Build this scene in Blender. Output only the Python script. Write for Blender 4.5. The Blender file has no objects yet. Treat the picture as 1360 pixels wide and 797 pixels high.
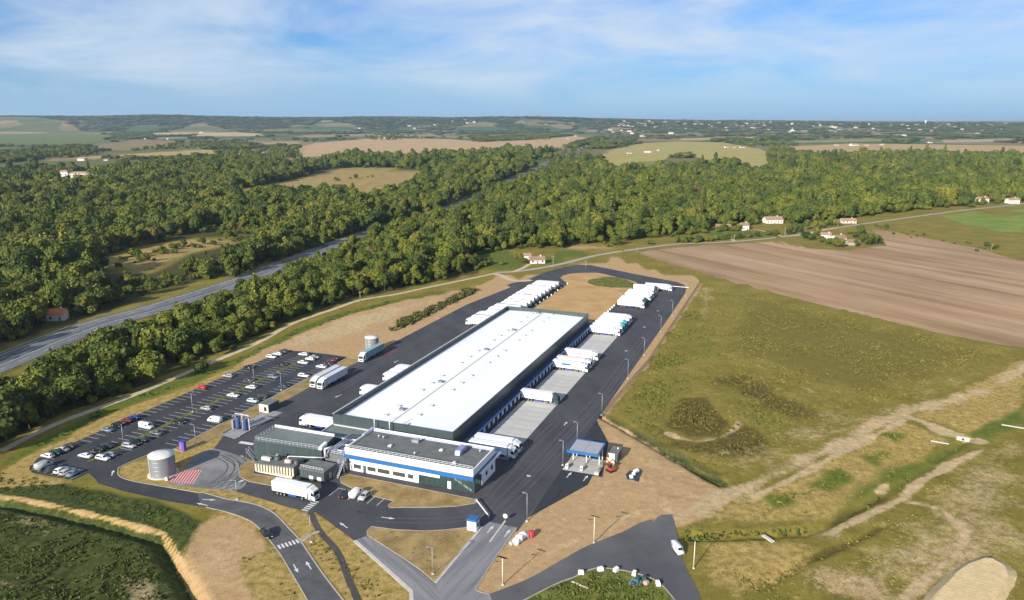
import bpy, bmesh, math, random
import numpy as np
from mathutils import Vector, Matrix, Euler
R = math.radians
random.seed(7); rng = np.random.default_rng(7)
scene = bpy.context.scene
COL = scene.collection

# ------------------------------------------------------------------ camera
CAM_H, FPX, CX, CY, HORIZ = 100.0, 1000.0, 680.0, 398.5, 158.0
PITCH = math.atan((CY - HORIZ) / FPX)
cam_d = bpy.data.cameras.new('camera')
cam_d.sensor_width = 36.0
cam_d.lens = FPX / 1360.0 * 36.0
cam_d.clip_start, cam_d.clip_end = 1.0, 200000.0
cam = bpy.data.objects.new('camera', cam_d); COL.objects.link(cam)
cam.location = (0, 0, CAM_H)
cam.rotation_euler = (math.pi / 2 - PITCH, 0, 0)
scene.camera = cam

CLOUD_X = 11.3
# ------------------------------------------------------------------ light
SUN_AZ, SUN_EL = 33.5 + 180.0, 22.5      # compass bearing of the sun from +Y (clockwise), elevation
scene.view_settings.view_transform = 'Standard'
scene.view_settings.look = 'None'
scene.view_settings.gamma = 1.0
scene.view_settings.exposure = 0.76
w = bpy.data.worlds.new('World'); scene.world = w; w.use_nodes = True
nt = w.node_tree; nt.nodes.clear()
N = nt.nodes.new; K = nt.links.new
sky = N('ShaderNodeTexSky'); sky.sky_type = 'NISHITA'; sky.sun_disc = False
sky.sun_elevation = R(SUN_EL); sky.sun_rotation = R(SUN_AZ)
sky.altitude = 100; sky.air_density = 1.0; sky.dust_density = 0.3; sky.ozone_density = 2.0
tc = N('ShaderNodeTexCoord'); sep = N('ShaderNodeSeparateXYZ'); K(tc.outputs['Generated'], sep.inputs[0])
def mth(op, a, b=None, clamp=False, tree=None):
    n = (tree or nt).nodes.new('ShaderNodeMath'); n.operation = op; n.use_clamp = clamp
    for i, v in enumerate((a, b)):
        if v is None: continue
        if isinstance(v, (int, float)): n.inputs[i].default_value = v
        else: (tree or nt).links.new(v, n.inputs[i])
    return n.outputs[0]
mp = N('ShaderNodeMapping'); K(tc.outputs['Generated'], mp.inputs[0])
mp.inputs['Rotation'].default_value = (0, R(-13), 0); mp.inputs['Scale'].default_value = (3.6, 3.6, 15.0); mp.inputs['Location'].default_value = (CLOUD_X, 0.7, 2.2)
n1 = N('ShaderNodeTexNoise'); n1.inputs['Scale'].default_value = 1.0; n1.inputs['Detail'].default_value = 9; n1.inputs['Roughness'].default_value = 0.58; n1.inputs['Distortion'].default_value = 0.9
K(mp.outputs[0], n1.inputs['Vector'])
n2 = N('ShaderNodeTexNoise'); n2.inputs['Scale'].default_value = 0.5; n2.inputs['Detail'].default_value = 3
K(mp.outputs[0], n2.inputs['Vector'])
cl = mth('ADD', mth('MULTIPLY', n1.outputs[0], 0.75), mth('MULTIPLY', n2.outputs[0], 0.55))
rmp = N('ShaderNodeValToRGB'); K(cl, rmp.inputs[0])
rmp.color_ramp.elements[0].position = 0.49; rmp.color_ramp.elements[0].color = (0, 0, 0, 1)
rmp.color_ramp.elements[1].position = 0.77; rmp.color_ramp.elements[1].color = (1, 1, 1, 1)
# thin veil near the skyline, none straight on it
fade = mth('MULTIPLY', mth('SUBTRACT', sep.outputs['Z'], 0.008), 22.0, clamp=True)
cm = mth('MULTIPLY', mth('MULTIPLY', rmp.outputs[0], fade), 0.84)
mix = N('ShaderNodeMixRGB'); K(cm, mix.inputs[0]); tint = N('ShaderNodeMixRGB'); tint.blend_type = 'MULTIPLY'; tint.inputs[0].default_value = 1.0; K(sky.outputs[0], tint.inputs[1]); tint.inputs[2].default_value = (0.27, 0.55, 1.0, 1)
low = N('ShaderNodeMixRGB'); K(mth('MULTIPLY', mth('POWER', 2.718, mth('MULTIPLY', mth('MAXIMUM', sep.outputs['Z'], 0.0), -13.0)), 0.85), low.inputs[0]); K(tint.outputs[0], low.inputs[1]); low.inputs[2].default_value = (2.9, 4.5, 6.6, 1)
K(low.outputs[0], mix.inputs[1]); mix.inputs[2].default_value = (5.2, 6.0, 7.0, 1)
bg = N('ShaderNodeBackground'); bg.inputs['Strength'].default_value = 0.075
K(mix.outputs[0], bg.inputs['Color'])
out = N('ShaderNodeOutputWorld'); K(bg.outputs[0], out.inputs[0])
sun_d = bpy.data.lights.new('sun', 'SUN'); sun_d.energy = 4.8; sun_d.angle = R(0.53); sun_d.color = (1.0, 0.93, 0.82)
sun = bpy.data.objects.new('sun', sun_d); COL.objects.link(sun)
_d = Vector((math.sin(R(SUN_AZ)) * math.cos(R(SUN_EL)), math.cos(R(SUN_AZ)) * math.cos(R(SUN_EL)), math.sin(R(SUN_EL))))
sun.rotation_euler = _d.to_track_quat('Z', 'Y').to_euler(); sun.location = _d * 300

# ------------------------------------------------------------------ helpers
_c, _s = math.cos(PITCH), math.sin(PITCH)
def G(u, v, z=0.0):
    "the point at height z that the photograph shows at (u, v)"
    x = (u - CX) / FPX; y = -(v - CY) / FPX
    d = (x, _c + y * _s, -_s + y * _c); t = (z - CAM_H) / d[2]
    return Vector((d[0] * t, d[1] * t, z))
def GP(pts, z=0.0): return [G(u, v, z) for u, v in pts]
AZ = R(21.08)                               # the long side of the site lies on this bearing
LX = Vector((math.sin(AZ), math.cos(AZ), 0)); WX = Vector((math.cos(AZ), -math.sin(AZ), 0))
ORG = G(601.3, 575.3, 8.0); ORG.z = 0
def S(l, w_, z=0.0):                         # site metres: l along the warehouse, w to its right
    p = ORG + LX * l + WX * w_; p.z = z; return p
def SP(pts, z=0.0): return [S(l, w_, z) for l, w_ in pts]
def toS(p):
    d = Vector((p[0], p[1], 0)) - ORG; return d.dot(LX), d.dot(WX)

MATS = {}
def mat(name, col, rough=0.7, metal=0.0, var=0.0, scale=1.0, bump=0.0, bscale=None, spec=0.4, col2=None, stretch=None, alpha=1.0, detail=5, rot=0.0, coord='Object'):
    if name in MATS: return MATS[name]
    m = bpy.data.materials.new(name); m.use_nodes = True
    t = m.node_tree; b = t.nodes['Principled BSDF']
    b.inputs['Roughness'].default_value = rough; b.inputs['Metallic'].default_value = metal
    b.inputs['Specular IOR Level'].default_value = spec; b.inputs['Alpha'].default_value = alpha
    b.inputs['Base Color'].default_value = (*col, 1)
    if var or col2 or bump:
        tcn = t.nodes.new('ShaderNodeTexCoord'); src = tcn.outputs[coord]
        if coord == 'Position':
            pass
        mpn = t.nodes.new('ShaderNodeMapping'); t.links.new(src, mpn.inputs[0])
        mpn.vector_type = 'TEXTURE'
        mpn.inputs['Rotation'].default_value = (0, 0, rot)
        mpn.inputs['Scale'].default_value = tuple(1 / q for q in (stretch or (1, 1, 1)))
        nz = t.nodes.new('ShaderNodeTexNoise'); nz.inputs['Scale'].default_value = scale; nz.inputs['Detail'].default_value = detail; nz.inputs['Roughness'].default_value = 0.62
        t.links.new(mpn.outputs[0], nz.inputs['Vector'])
        if var or col2:
            rp = t.nodes.new('ShaderNodeValToRGB'); t.links.new(nz.outputs[0], rp.inputs[0])
            c2 = col2 or tuple(min(1, c * (1 + var)) for c in col); c1 = col if col2 else tuple(c * (1 - var) for c in col)
            rp.color_ramp.elements[0].position = 0.36; rp.color_ramp.elements[0].color = (*c1, 1)
            rp.color_ramp.elements[1].position = 0.64; rp.color_ramp.elements[1].color = (*c2, 1)
            t.links.new(rp.outputs[0], b.inputs['Base Color'])
        if bump:
            nb = nz
            if bscale:
                nb = t.nodes.new('ShaderNodeTexNoise'); nb.inputs['Scale'].default_value = bscale; nb.inputs['Detail'].default_value = 4
                t.links.new(mpn.outputs[0], nb.inputs['Vector'])
            bp = t.nodes.new('ShaderNodeBump'); bp.inputs['Strength'].default_value = 1.0; bp.inputs['Distance'].default_value = bump
            t.links.new(nb.outputs[0], bp.inputs['Height']); t.links.new(bp.outputs[0], b.inputs['Normal'])
    MATS[name] = m; return m

def grain(m, scale, amt, stretch=(1, 1, 1), rot=0.0, detail=6):
    "uneven tone: wear, dust and stains that belong to the surface"
    t = m.node_tree; b = t.nodes['Principled BSDF']; s = b.inputs['Base Color']
    tcn = t.nodes.new('ShaderNodeTexCoord'); mpn = t.nodes.new('ShaderNodeMapping'); mpn.vector_type = 'TEXTURE'; mpn.inputs['Scale'].default_value = tuple(1 / q for q in stretch); mpn.inputs['Rotation'].default_value = (0, 0, rot)
    t.links.new(tcn.outputs['Object'], mpn.inputs[0]); nz = t.nodes.new('ShaderNodeTexNoise'); nz.inputs['Scale'].default_value = scale; nz.inputs['Detail'].default_value = detail; nz.inputs['Roughness'].default_value = 0.7; t.links.new(mpn.outputs[0], nz.inputs['Vector'])
    mx = t.nodes.new('ShaderNodeMixRGB'); mx.blend_type = 'MULTIPLY'; mx.inputs[0].default_value = 1.0
    if s.links: t.links.new(s.links[0].from_socket, mx.inputs[1])
    else: mx.inputs[1].default_value = s.default_value
    v = mth('ADD', mth('MULTIPLY', mth('SUBTRACT', nz.outputs[0], 0.5, tree=t), amt * 5, tree=t), 1.0, tree=t); t.links.new(v, mx.inputs[2]); t.links.new(mx.outputs[0], s); return m
class MB:
    def __init__(s): s.v = []; s.f = []; s.m = []; s.cur = 0; s.smooth = []
    def quad(s, *p, sm=False):
        i = len(s.v); s.v += [tuple(q) for q in p]; s.f.append(tuple(range(i, i + len(p)))); s.m.append(s.cur); s.smooth.append(sm)
    def box(s, x0, x1, y0, y1, z0, z1, tx=0.0, ty=0.0):
        i = len(s.v)
        s.v += [(x0, y0, z0), (x1, y0, z0), (x1, y1, z0), (x0, y1, z0), (x0 + tx, y0 + ty, z1), (x1 - tx, y0 + ty, z1), (x1 - tx, y1 - ty, z1), (x0 + tx, y1 - ty, z1)]
        for f in ((3, 2, 1, 0), (4, 5, 6, 7), (0, 1, 5, 4), (1, 2, 6, 5), (2, 3, 7, 6), (3, 0, 4, 7)):
            s.f.append(tuple(i + k for k in f)); s.m.append(s.cur); s.smooth.append(False)
        return s
    def prism(s, poly, z0, z1):
        n = len(poly); i = len(s.v)
        a = sum(poly[k][0] * poly[(k + 1) % n][1] - poly[(k + 1) % n][0] * poly[k][1] for k in range(n))
        if a < 0: poly = poly[::-1]
        s.v += [(p[0], p[1], z0) for p in poly] + [(p[0], p[1], z1) for p in poly]
        s.f.append(tuple(range(i + n, i + 2 * n))); s.f.append(tuple(range(i + n - 1, i - 1, -1)))
        for k in range(n): s.f.append((i + k, i + (k + 1) % n, i + n + (k + 1) % n, i + n + k))
        s.m += [s.cur] * (n + 2); s.smooth += [False] * (n + 2); return s
    def xprism(s, prof, x0, x1):             # profile of (y, z) swept along x
        n = len(prof); i = len(s.v)
        s.v += [(x0, p[0], p[1]) for p in prof] + [(x1, p[0], p[1]) for p in prof]
        s.f.append(tuple(range(i + n - 1, i - 1, -1))); s.f.append(tuple(range(i + n, i + 2 * n)))
        for k in range(n): s.f.append((i + k, i + n + k, i + n + (k + 1) % n, i + (k + 1) % n)[::-1])
        s.m += [s.cur] * (n + 2); s.smooth += [False] * (n + 2); return s
    def tube(s, a, b, r, n=8, r2=None, cap=True):
        a = Vector(a); b = Vector(b); d = (b - a).normalized(); r2 = r if r2 is None else r2
        u = d.orthogonal().normalized(); v = d.cross(u); i = len(s.v)
        for p, q in ((a, r), (b, r2)):
            for k in range(n):
                t = 2 * math.pi * k / n; s.v.append(tuple(p + u * math.cos(t) * q + v * math.sin(t) * q))
        for k in range(n):
            s.f.append((i + k, i + (k + 1) % n, i + n + (k + 1) % n, i + n + k)); s.m.append(s.cur); s.smooth.append(n > 6)
        if cap:
            s.f.append(tuple(range(i + n - 1, i - 1, -1))); s.f.append(tuple(range(i + n, i + 2 * n))); s.m += [s.cur] * 2; s.smooth += [False] * 2
        return s
    def lathe(s, prof, n=24, c=(0, 0)):      # profile of (r, z)
        i = len(s.v)
        for r, z in prof:
            for k in range(n):
                t = 2 * math.pi * k / n; s.v.append((c[0] + r * math.cos(t), c[1] + r * math.sin(t), z))
        for j in range(len(prof) - 1):
            for k in range(n):
                s.f.append((i + j * n + k, i + j * n + (k + 1) % n, i + (j + 1) * n + (k + 1) % n, i + (j + 1) * n + k)); s.m.append(s.cur); s.smooth.append(True)
        return s
    def mesh(s, name, mats):
        me = bpy.data.meshes.new(name); me.from_pydata(s.v, [], s.f)
        for m in (mats if isinstance(mats, (list, tuple)) else [mats]): me.materials.append(m)
        me.polygons.foreach_set('material_index', s.m); me.polygons.foreach_set('use_smooth', s.smooth); me.update(); return me
    def build(s, name, mats, parent=None, bevel=0.0, loc=None, rz=0.0):
        me = s.mesh(name, mats)
        if bevel:
            bm = bmesh.new(); bm.from_mesh(me); bmesh.ops.remove_doubles(bm, verts=bm.verts, dist=1e-5)
            bmesh.ops.bevel(bm, geom=[e for e in bm.edges if e.is_manifold and e.calc_face_angle(0) > 0.5], offset=bevel, segments=1, affect='EDGES', clamp_overlap=True)
            bm.to_mesh(me); bm.free()
        return link(name, me, parent, loc, rz)
def link(name, me, parent=None, loc=None, rz=0.0):
    o = bpy.data.objects.new(name, me); COL.objects.link(o)
    if parent is not None: o.parent = parent
    if loc is not None: o.location = loc
    if rz: o.rotation_euler = (0, 0, rz)
    return o
def tag(o, label=None, cat=None, group=None, kind=None):
    if label: o['label'] = label
    if cat: o['category'] = cat
    if group: o['group'] = group
    if kind: o['kind'] = kind
    return o
def thing(name, label, cat, loc=(0, 0, 0), rz=0.0, group=None):
    o = bpy.data.objects.new(name, None); COL.objects.link(o); o.empty_display_size = 0.5
    o.location = loc; o.rotation_euler = (0, 0, rz); return tag(o, label, cat, group)
def site_thing(name, label, cat, l=0.0, w_=0.0, turn=0.0, group=None):
    "an Empty on the site whose local x runs along w and local y along l"
    return thing(name, label, cat, S(l, w_), -AZ + turn, group)
def copy_tree(o, parent=None):
    c = o.copy(); COL.objects.link(c)
    if parent is not None: c.parent = parent
    if o.name not in CH: CH[o.name] = list(o.children)
    for ch in CH[o.name]: copy_tree(ch, c)
    return c
CH = {}
def sheet(name, pts, z, m, kind='structure', parent=None):
    pts = [(p[0], p[1], z) for p in pts]
    a = sum(pts[k][0] * pts[(k + 1) % len(pts)][1] - pts[(k + 1) % len(pts)][0] * pts[k][1] for k in range(len(pts)))
    if a < 0: pts = pts[::-1]
    me = bpy.data.meshes.new(name); me.from_pydata(pts, [], [tuple(range(len(pts)))]); me.materials.append(m)
    bm = bmesh.new(); bm.from_mesh(me); bmesh.ops.triangulate(bm, faces=bm.faces); bm.to_mesh(me); bm.free()
    o = link(name, me, parent)
    if kind and parent is None: o['kind'] = kind
    return o
def smooth(pts, n=6, closed=False):
    P = [Vector((p[0], p[1], 0)) for p in pts]; out = []; m = len(P)
    rg = range(m if closed else m - 1)
    for i in rg:
        if closed: a, b, c, d = P[(i - 1) % m], P[i], P[(i + 1) % m], P[(i + 2) % m]
        else: a, b, c, d = P[max(i - 1, 0)], P[i], P[i + 1], P[min(i + 2, m - 1)]
        for k in range(n):
            t = k / n
            out.append(0.5 * ((2 * b) + (c - a) * t + (2 * a - 5 * b + 4 * c - d) * t * t + (3 * b - a - 3 * c + d) * t ** 3))
    if not closed: out.append(P[-1])
    return out
def offset(pl, d):
    o = []
    for i, p in enumerate(pl):
        t = (pl[min(i + 1, len(pl) - 1)] - pl[max(i - 1, 0)]); t.z = 0; t.normalize()
        o.append(p + Vector((t.y, -t.x, 0)) * d)
    return o
def ribbon(name, center, width, z, m, parent=None, kind='structure', d0=0.0):
    a = offset(center, d0 - width / 2); b = offset(center, d0 + width / 2); mb = MB()
    for i in range(len(center) - 1):
        q = [(*p[:2], z) for p in (b[i], b[i + 1], a[i + 1], a[i])]
        mb.quad(*q)
    o = mb.build(name, m, parent)
    if parent is None and kind: o['kind'] = kind
    return o
def kerb(pl, m, h=0.13, wd=0.22, z0=-0.05, parent=None):
    a = offset(pl, -wd / 2); b = offset(pl, wd / 2); mb = MB()
    for i in range(len(pl) - 1):
        P = lambda q, z: (q[0], q[1], z)
        mb.quad(P(b[i], h), P(b[i + 1], h), P(a[i + 1], h), P(a[i], h))
        mb.quad(P(b[i], z0), P(b[i + 1], z0), P(b[i + 1], h), P(b[i], h)); mb.quad(P(a[i + 1], z0), P(a[i], z0), P(a[i], h), P(a[i + 1], h))
    o = mb.build('kerb', m, parent)
    if parent is None: o['kind'] = 'structure'
    return o
def inside(px, py, poly):
    r = np.zeros(px.shape, bool); n = len(poly)
    for i in range(n):
        x0, y0 = poly[i][0], poly[i][1]; x1, y1 = poly[(i + 1) % n][0], poly[(i + 1) % n][1]
        if y0 == y1: continue
        c = ((y0 > py) != (y1 > py)) & (px < (x1 - x0) * (py - y0) / (y1 - y0) + x0); r ^= c
    return r
def pdist(px, py, poly, closed=True):
    d = np.full(px.shape, 1e9); n = len(poly)
    for i in range(n if closed else n - 1):
        ax, ay = poly[i][0], poly[i][1]; bx, by = poly[(i + 1) % n][0], poly[(i + 1) % n][1]
        vx, vy = bx - ax, by - ay; L2 = vx * vx + vy * vy + 1e-9
        t = np.clip(((px - ax) * vx + (py - ay) * vy) / L2, 0, 1)
        d = np.minimum(d, np.hypot(px - ax - t * vx, py - ay - t * vy))
    return d
def sdist(px, py, poly):
    d = pdist(px, py, poly); return np.where(inside(px, py, poly), d, -d)
# ------------------------------------------------------------------ ground: one sheet out to the skyline
def axis(lo, hi, step, far, ratio=1.13):
    a = list(np.arange(lo, hi + step, step)); s = step; x = a[-1]; up = []
    while x < far: s *= ratio; x += s; up.append(x)
    s = step; x = a[0]; dn = []
    while x > -far: s *= ratio; x -= s; dn.append(x)
    return np.array(dn[::-1] + a + up)
FAR = 30000.0
gx = axis(-175, 215, 1.1, FAR); gy = axis(120, 345, 1.1, FAR)
XX, YY = np.meshgrid(gx, gy); px, py = XX.ravel(), YY.ravel()
def sn(x, y, f, seed=0):                     # cheap smooth noise in -1..1
    r = np.random.default_rng(seed); v = 0
    for k in range(7):
        a = r.uniform(0, 6.283); g = f * r.uniform(0.6, 1.6); v = v + np.sin(x * math.cos(a) * g + y * math.sin(a) * g + r.uniform(0, 6.283))
    return v / 3.2
def hills(x, y):
    d = np.hypot(x, y); az = np.arctan2(x, np.maximum(y, 1.0)); u = CX + FPX * np.tan(np.clip(az, -1.2, 1.2))
    r = np.clip((d - 6300) / 1700, 0, 1); r = r * r * (3 - 2 * r)
    crest = np.interp(u, [-900, 0, 140, 190, 250, 310, 420, 520, 600, 700, 780, 900, 1200, 2200], [120, 124, 122, 134, 134, 122, 116, 122, 112, 118, 104, 78, 52, 60])
    h = r * (crest * 0.93 + 6 * sn(x, y, 1 / 420, 3) + 4 * sn(x, y, 1 / 160, 4))
    back = np.clip((d - 11000) / 6000, 0, 1)
    h = h * (1 - 0.35 * back) + 8 * back * sn(x, y, 1 / 2500, 6)
    return np.where(y > 0, np.clip(h, 0, 142), np.clip(h, 0, 142) * 0.5)
SITE_FLAT = SP([(-58, -118), (-45, -124), (80, -125), (150, -84), (250, -82), (335, -55), (300, 10), (285, 37), (40, 37), (0, 52), (-30, 60), (-70, 40), (-110, 90)]) + GP([(430, 900), (340, 800), (300, 722), (268, 690), (222, 674), (120, 650)])
ROADS = [GP(p) for p in (
    [(0, 600), (75, 563), (176, 525.5), (251, 494), (340, 456.5), (388, 430), (445.5, 410), (478, 399), (526, 391), (558, 384), (621, 371), (660, 362.6)],
    [(660, 362), (682, 361), (708, 357.6), (744, 351), (799, 338), (867.5, 328), (904.6, 324), (971, 321), (1039, 314.6), (1110, 303), (1157, 296), (1266, 281), (1330, 274), (1420, 264)],
    [(-40, 500), (0, 484), (125, 434), (208, 410), (340, 367), (460, 321), (517, 303)],
    [(150, 640), (230, 660), (320, 675), (370, 700), (400, 745), (430, 800)],
    [(640, 800), (740, 760), (840, 730), (910, 760), (928, 820)])]
PLOUGH = GP([(846, 335), (904, 328), (971, 324.5), (1036, 320), (1075, 330), (1120, 333), (1166, 327), (1170, 318), (1158, 305), (1181, 306.5), (1262, 322.5), (1360, 341.7), (1480, 368), (1540, 500), (1370, 463), (1329, 458), (1241, 441), (1113, 410.6), (971.7, 375), (930, 362), (880, 348.5)])
near = np.hypot(px, py - 200) < 1500; nx, ny = px[near], py[near]
za = np.zeros((len(px), 4)); zb = np.zeros((len(px), 4))
def zone(arr, ch, pts, feather=3.0, amt=1.0, world=None):
    P = world or GP(pts); d = sdist(nx, ny, P) + sn(nx, ny, 0.35, ch + 11) * feather * 0.35
    wgt = np.clip(0.5 + d / (2 * feather), 0, 1) * amt
    arr[near, ch] = np.maximum(arr[near, ch], wgt)
def track(arr, ch, pts, width, feather=1.5, amt=1.0):
    P = smooth(GP(pts), 5); d = width / 2 - pdist(nx, ny, P, False) + sn(nx, ny, 0.4, 5) * feather * 0.5
    arr[near, ch] = np.maximum(arr[near, ch], np.clip(0.5 + d / (2 * feather), 0, 1) * amt)
DIRT, STRAW, WEED, LUSH = 0, 1, 2, 3         # za
SAND, FLOOR, ROUGH, FARC = 0, 1, 2, 3        # zb
zone(za, DIRT, [(320, 483), (345, 466), (395, 446), (425, 431), (460, 419), (536, 400), (578, 392), (634, 382), (662, 366), (690, 370), (750, 358), (740, 366), (679, 382), (620, 408), (536, 450), (476, 483), (452, 476), (384, 466), (330, 492)], 2.5)
zone(zb, SAND, [(372, 460), (410, 440), (455, 424), (520, 408), (575, 398), (590, 396), (540, 413), (505, 430), (470, 444), (430, 455)], 5, 0.75)
zone(za, STRAW, [(-30, 640), (50, 600), (150, 548), (251, 514), (320, 483), (384, 464), (280, 512), (160, 562), (60, 612), (48, 630), (100, 640), (60, 646), (0, 648)], 2)
zone(za, DIRT, [(745, 360), (786, 349), (821, 344), (879, 363), (925, 369), (933, 378), (862, 482), (801, 556), (780, 562), (845, 480), (905, 388), (895, 376), (843, 366)], 2)
zone(za, DIRT, None, 2, world=SP([(150, -42), (155, -5), (280, -8), (296, -32), (285, -50), (240, -42)]))
zone(za, LUSH, None, 3, 0.8, world=SP([(253, -22), (278, -22), (272, -8), (262, 3), (252, -8)]))
zone(za, DIRT, [(797, 550), (840, 575), (900, 610), (935, 636), (962, 652), (1000, 648), (930, 690), (900, 700), (878, 690), (826, 716), (745, 760), (650, 800), (610, 790), (690, 690), (704, 670), (770, 600)], 2.5)
zone(za, DIRT, [(262, 702), (285, 684), (325, 692), (345, 707), (366, 731), (315, 744), (345, 810), (275, 810), (240, 745)], 3)
zone(zb, SAND, [(275, 715), (310, 705), (340, 720), (320, 740), (300, 780), (270, 760)], 5, 0.5)
zone(za, STRAW, [(273, 676), (320, 684), (345, 702), (300, 696), (285, 684)], 2)
zone(za, STRAW, [(315, 742), (368, 731), (420, 810), (340, 810)], 2.5)
zone(za, STRAW, [(300, 655), (340, 668), (362, 681), (383, 701), (425, 757), (460, 805), (560, 805), (546, 785), (473, 720), (420, 680), (403, 679), (330, 655)], 1.5)
zone(za, STRAW, None, 1.0, world=SP([(-46, -92), (-46, -40), (-20, -26), (-20, 18), (-24, 20), (-70, 25), (-70, 10), (-36, 0), (-36, -60), (-10, -78), (75, -78), (75, -90), (0, -84), (-30, -84)]))
zone(zb, ROUGH, [(-120, 650), (0, 626), (45, 633), (100, 646), (130, 650), (180, 662), (230, 674), (272, 692), (262, 704), (240, 735), (262, 797), (280, 900), (0, 900), (-160, 900)], 2.5)
zone(za, LUSH, [(0, 640), (60, 650), (150, 664), (230, 678), (265, 698), (240, 712), (208, 702), (130, 680), (30, 655), (-20, 648)], 4, 0.45)
zone(za, LUSH, [(0, 612), (75, 574), (150, 534), (251, 499), (330, 468), (388, 438), (450, 415), (530, 396), (590, 384), (600, 388), (536, 401), (460, 420), (395, 447), (320, 482), (251, 512), (150, 547), (50, 599), (0, 622)], 2, 0.75)
zone(za, WEED, [(518, 441), (531, 425), (596, 398), (616, 383), (639, 385), (608, 400), (546, 433)], 3)
zone(za, LUSH, [(600, 352), (632, 336), (660, 334), (690, 340), (702, 352), (665, 361)], 3)
zone(za, LUSH, [(715, 346), (745, 335), (800, 331), (770, 341), (735, 349)], 3)
zone(za, LUSH, [(682, 364), (740, 354), (846, 332), (820, 343), (770, 352), (735, 362), (700, 369)], 3, 0.5)
zone(za, DIRT, [(750, 329), (800, 322), (840, 321), (820, 328), (760, 335)], 4, 0.6)
zone(za, LUSH, [(905, 322), (971, 318), (1039, 311), (1036, 303), (960, 309), (905, 314)], 3, 0.8)
f2 = lambda *q: [(760 + x / 2.267, 340 + y / 2.267) for x, y in q]
f8 = lambda *q: [(900 + x / 2.957, 540 + y / 2.957) for x, y in q]
zone(za, WEED, f2((430, 210), (520, 105), (640, 140), (900, 195), (1100, 245), (1290, 290), (1180, 360), (950, 435), (760, 420), (560, 330), (440, 290)), 14, 0.47)
zone(za, WEED, f2((395, 368), (520, 350), (690, 440), (800, 480), (740, 510), (600, 475), (440, 400)), 7, 0.7)
zone(za, WEED, f2((330, 425), (400, 430), (470, 500), (440, 540), (350, 545), (290, 510), (300, 460)), 3, 1.0)
zone(za, WEED, f2((262, 520), (300, 550), (380, 566), (460, 552), (515, 500), (545, 510), (600, 560), (585, 595), (500, 612), (370, 600), (290, 570)), 3.5, 0.95)
zone(za, LUSH, f2((100, 480), (340, 220), (400, 300), (330, 420), (280, 520), (300, 580)), 8, 0.38)
zone(za, LUSH, f2((560, 480), (780, 520), (760, 560), (620, 550)), 5, 0.45)
zone(za, LUSH, f2((380, 90), (440, 110), (330, 260), (260, 330)), 4, 0.35)
zone(zb, SAND, f2((370, 90), (420, 85), (440, 130), (400, 210), (360, 240), (380, 160)), 5, 0.5)
track(zb, SAND, f2((400, 600), (480, 590), (620, 560), (760, 500)), 5, 4, 0.5)
track(zb, SAND, f2((285, 535), (370, 560), (460, 540), (500, 500)), 2.2, 1.5, 0.8)
track(zb, SAND, f2((560, 330), (700, 400), (830, 440)), 2.5, 2, 0.5)
zone(za, STRAW, f8((890, 60), (1060, 130), (850, 300), (600, 430), (150, 455), (130, 400), (330, 340)), 3, 0.9)
zone(za, STRAW, f8((1360, -190), (1360, 20), (1150, 110), (930, 40)), 3, 0.85)
zone(za, STRAW, f8((100, 530), (520, 530), (560, 570), (350, 720), (230, 755), (120, 700)), 3, 0.8)
for q in (((330, 350), (460, 330), (470, 380), (380, 390)), ((480, 310), (640, 235), (700, 290), (600, 330)), ((700, 195), (820, 180), (780, 230)), ((790, 100), (890, 110), (860, 150)), ((1130, 110), (1360, 0), (1360, 60), (1200, 130))): zone(za, LUSH, f8(*q), 4, 0.95)
zone(za, LUSH, f8((700, 290), (1130, 120), (1160, 150), (880, 310), (600, 450)), 4, 0.7)
zone(za, WEED, f8((590, 440), (800, 335), (830, 360), (600, 480)), 3, 0.9)
zone(zb, SAND, f8((780, 330), (800, 300), (830, 300), (820, 325)), 1.5, 1)
zone(za, DIRT, f8((380, 740), (520, 640), (780, 600), (900, 660), (880, 800), (380, 800)), 8, 0.55)
zone(zb, SAND, f8((830, 510), (960, 425), (1080, 490), (1060, 520), (960, 470)), 4, 0.7)
zone(zb, SAND, f8((520, 500), (600, 470), (720, 440), (740, 460), (620, 520)), 4, 0.6)
zone(zb, SAND, f8((1280, 130), (1360, 120), (1400, 300), (1300, 250), (1180, 280)), 8, 0.45)
zone(zb, SAND, f8((430, 730), (500, 650), (560, 700), (520, 760)), 5, 0.6)
zone(za, LUSH, f8((980, 350), (1360, 480), (1360, 640), (1180, 520)), 8, 0.5)
track(zb, SAND, f8((1400, -170), (1200, -60), (1000, -5), (850, 40), (640, 150), (420, 250), (200, 350), (0, 425)), 6.5, 3.5, 0.8)
track(zb, SAND, f8((890, 55), (650, 175), (480, 270), (310, 350)), 3, 1.5, 1)
track(zb, SAND, f8((860, 35), (940, 50), (1060, 100), (1180, 135)), 5, 2, 1)
track(zb, SAND, f8((1200, 170), (1050, 240), (920, 320), (880, 365), (1000, 390), (1090, 450), (1130, 500), (1080, 590), (950, 690), (870, 770)), 2.3, 1.4, 0.95)
track(zb, SAND, f8((600, 500), (780, 410), (900, 350)), 3, 1.2, 0.85)
for q in ([(700, 775), (760, 740), (830, 690), (900, 665), (960, 655)], [(720, 740), (790, 705), (850, 680)], [(800, 640), (860, 640), (900, 655), (940, 660)], [(690, 770), (720, 715), (760, 680), (800, 655)], [(850, 600), (880, 625), (900, 650)]): track(zb, SAND, q, 1.6, 1.0, 0.62)
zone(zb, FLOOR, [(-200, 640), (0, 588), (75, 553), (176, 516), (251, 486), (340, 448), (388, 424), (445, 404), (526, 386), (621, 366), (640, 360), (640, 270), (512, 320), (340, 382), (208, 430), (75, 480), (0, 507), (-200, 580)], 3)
zone(zb, FLOOR, [(-500, 470), (0, 460), (125, 418), (273, 370), (400, 326), (522, 287), (660, 225), (1360, 265), (1360, 205), (1000, 222), (800, 215), (400, 205), (0, 215), (-500, 220)], 12)
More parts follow.
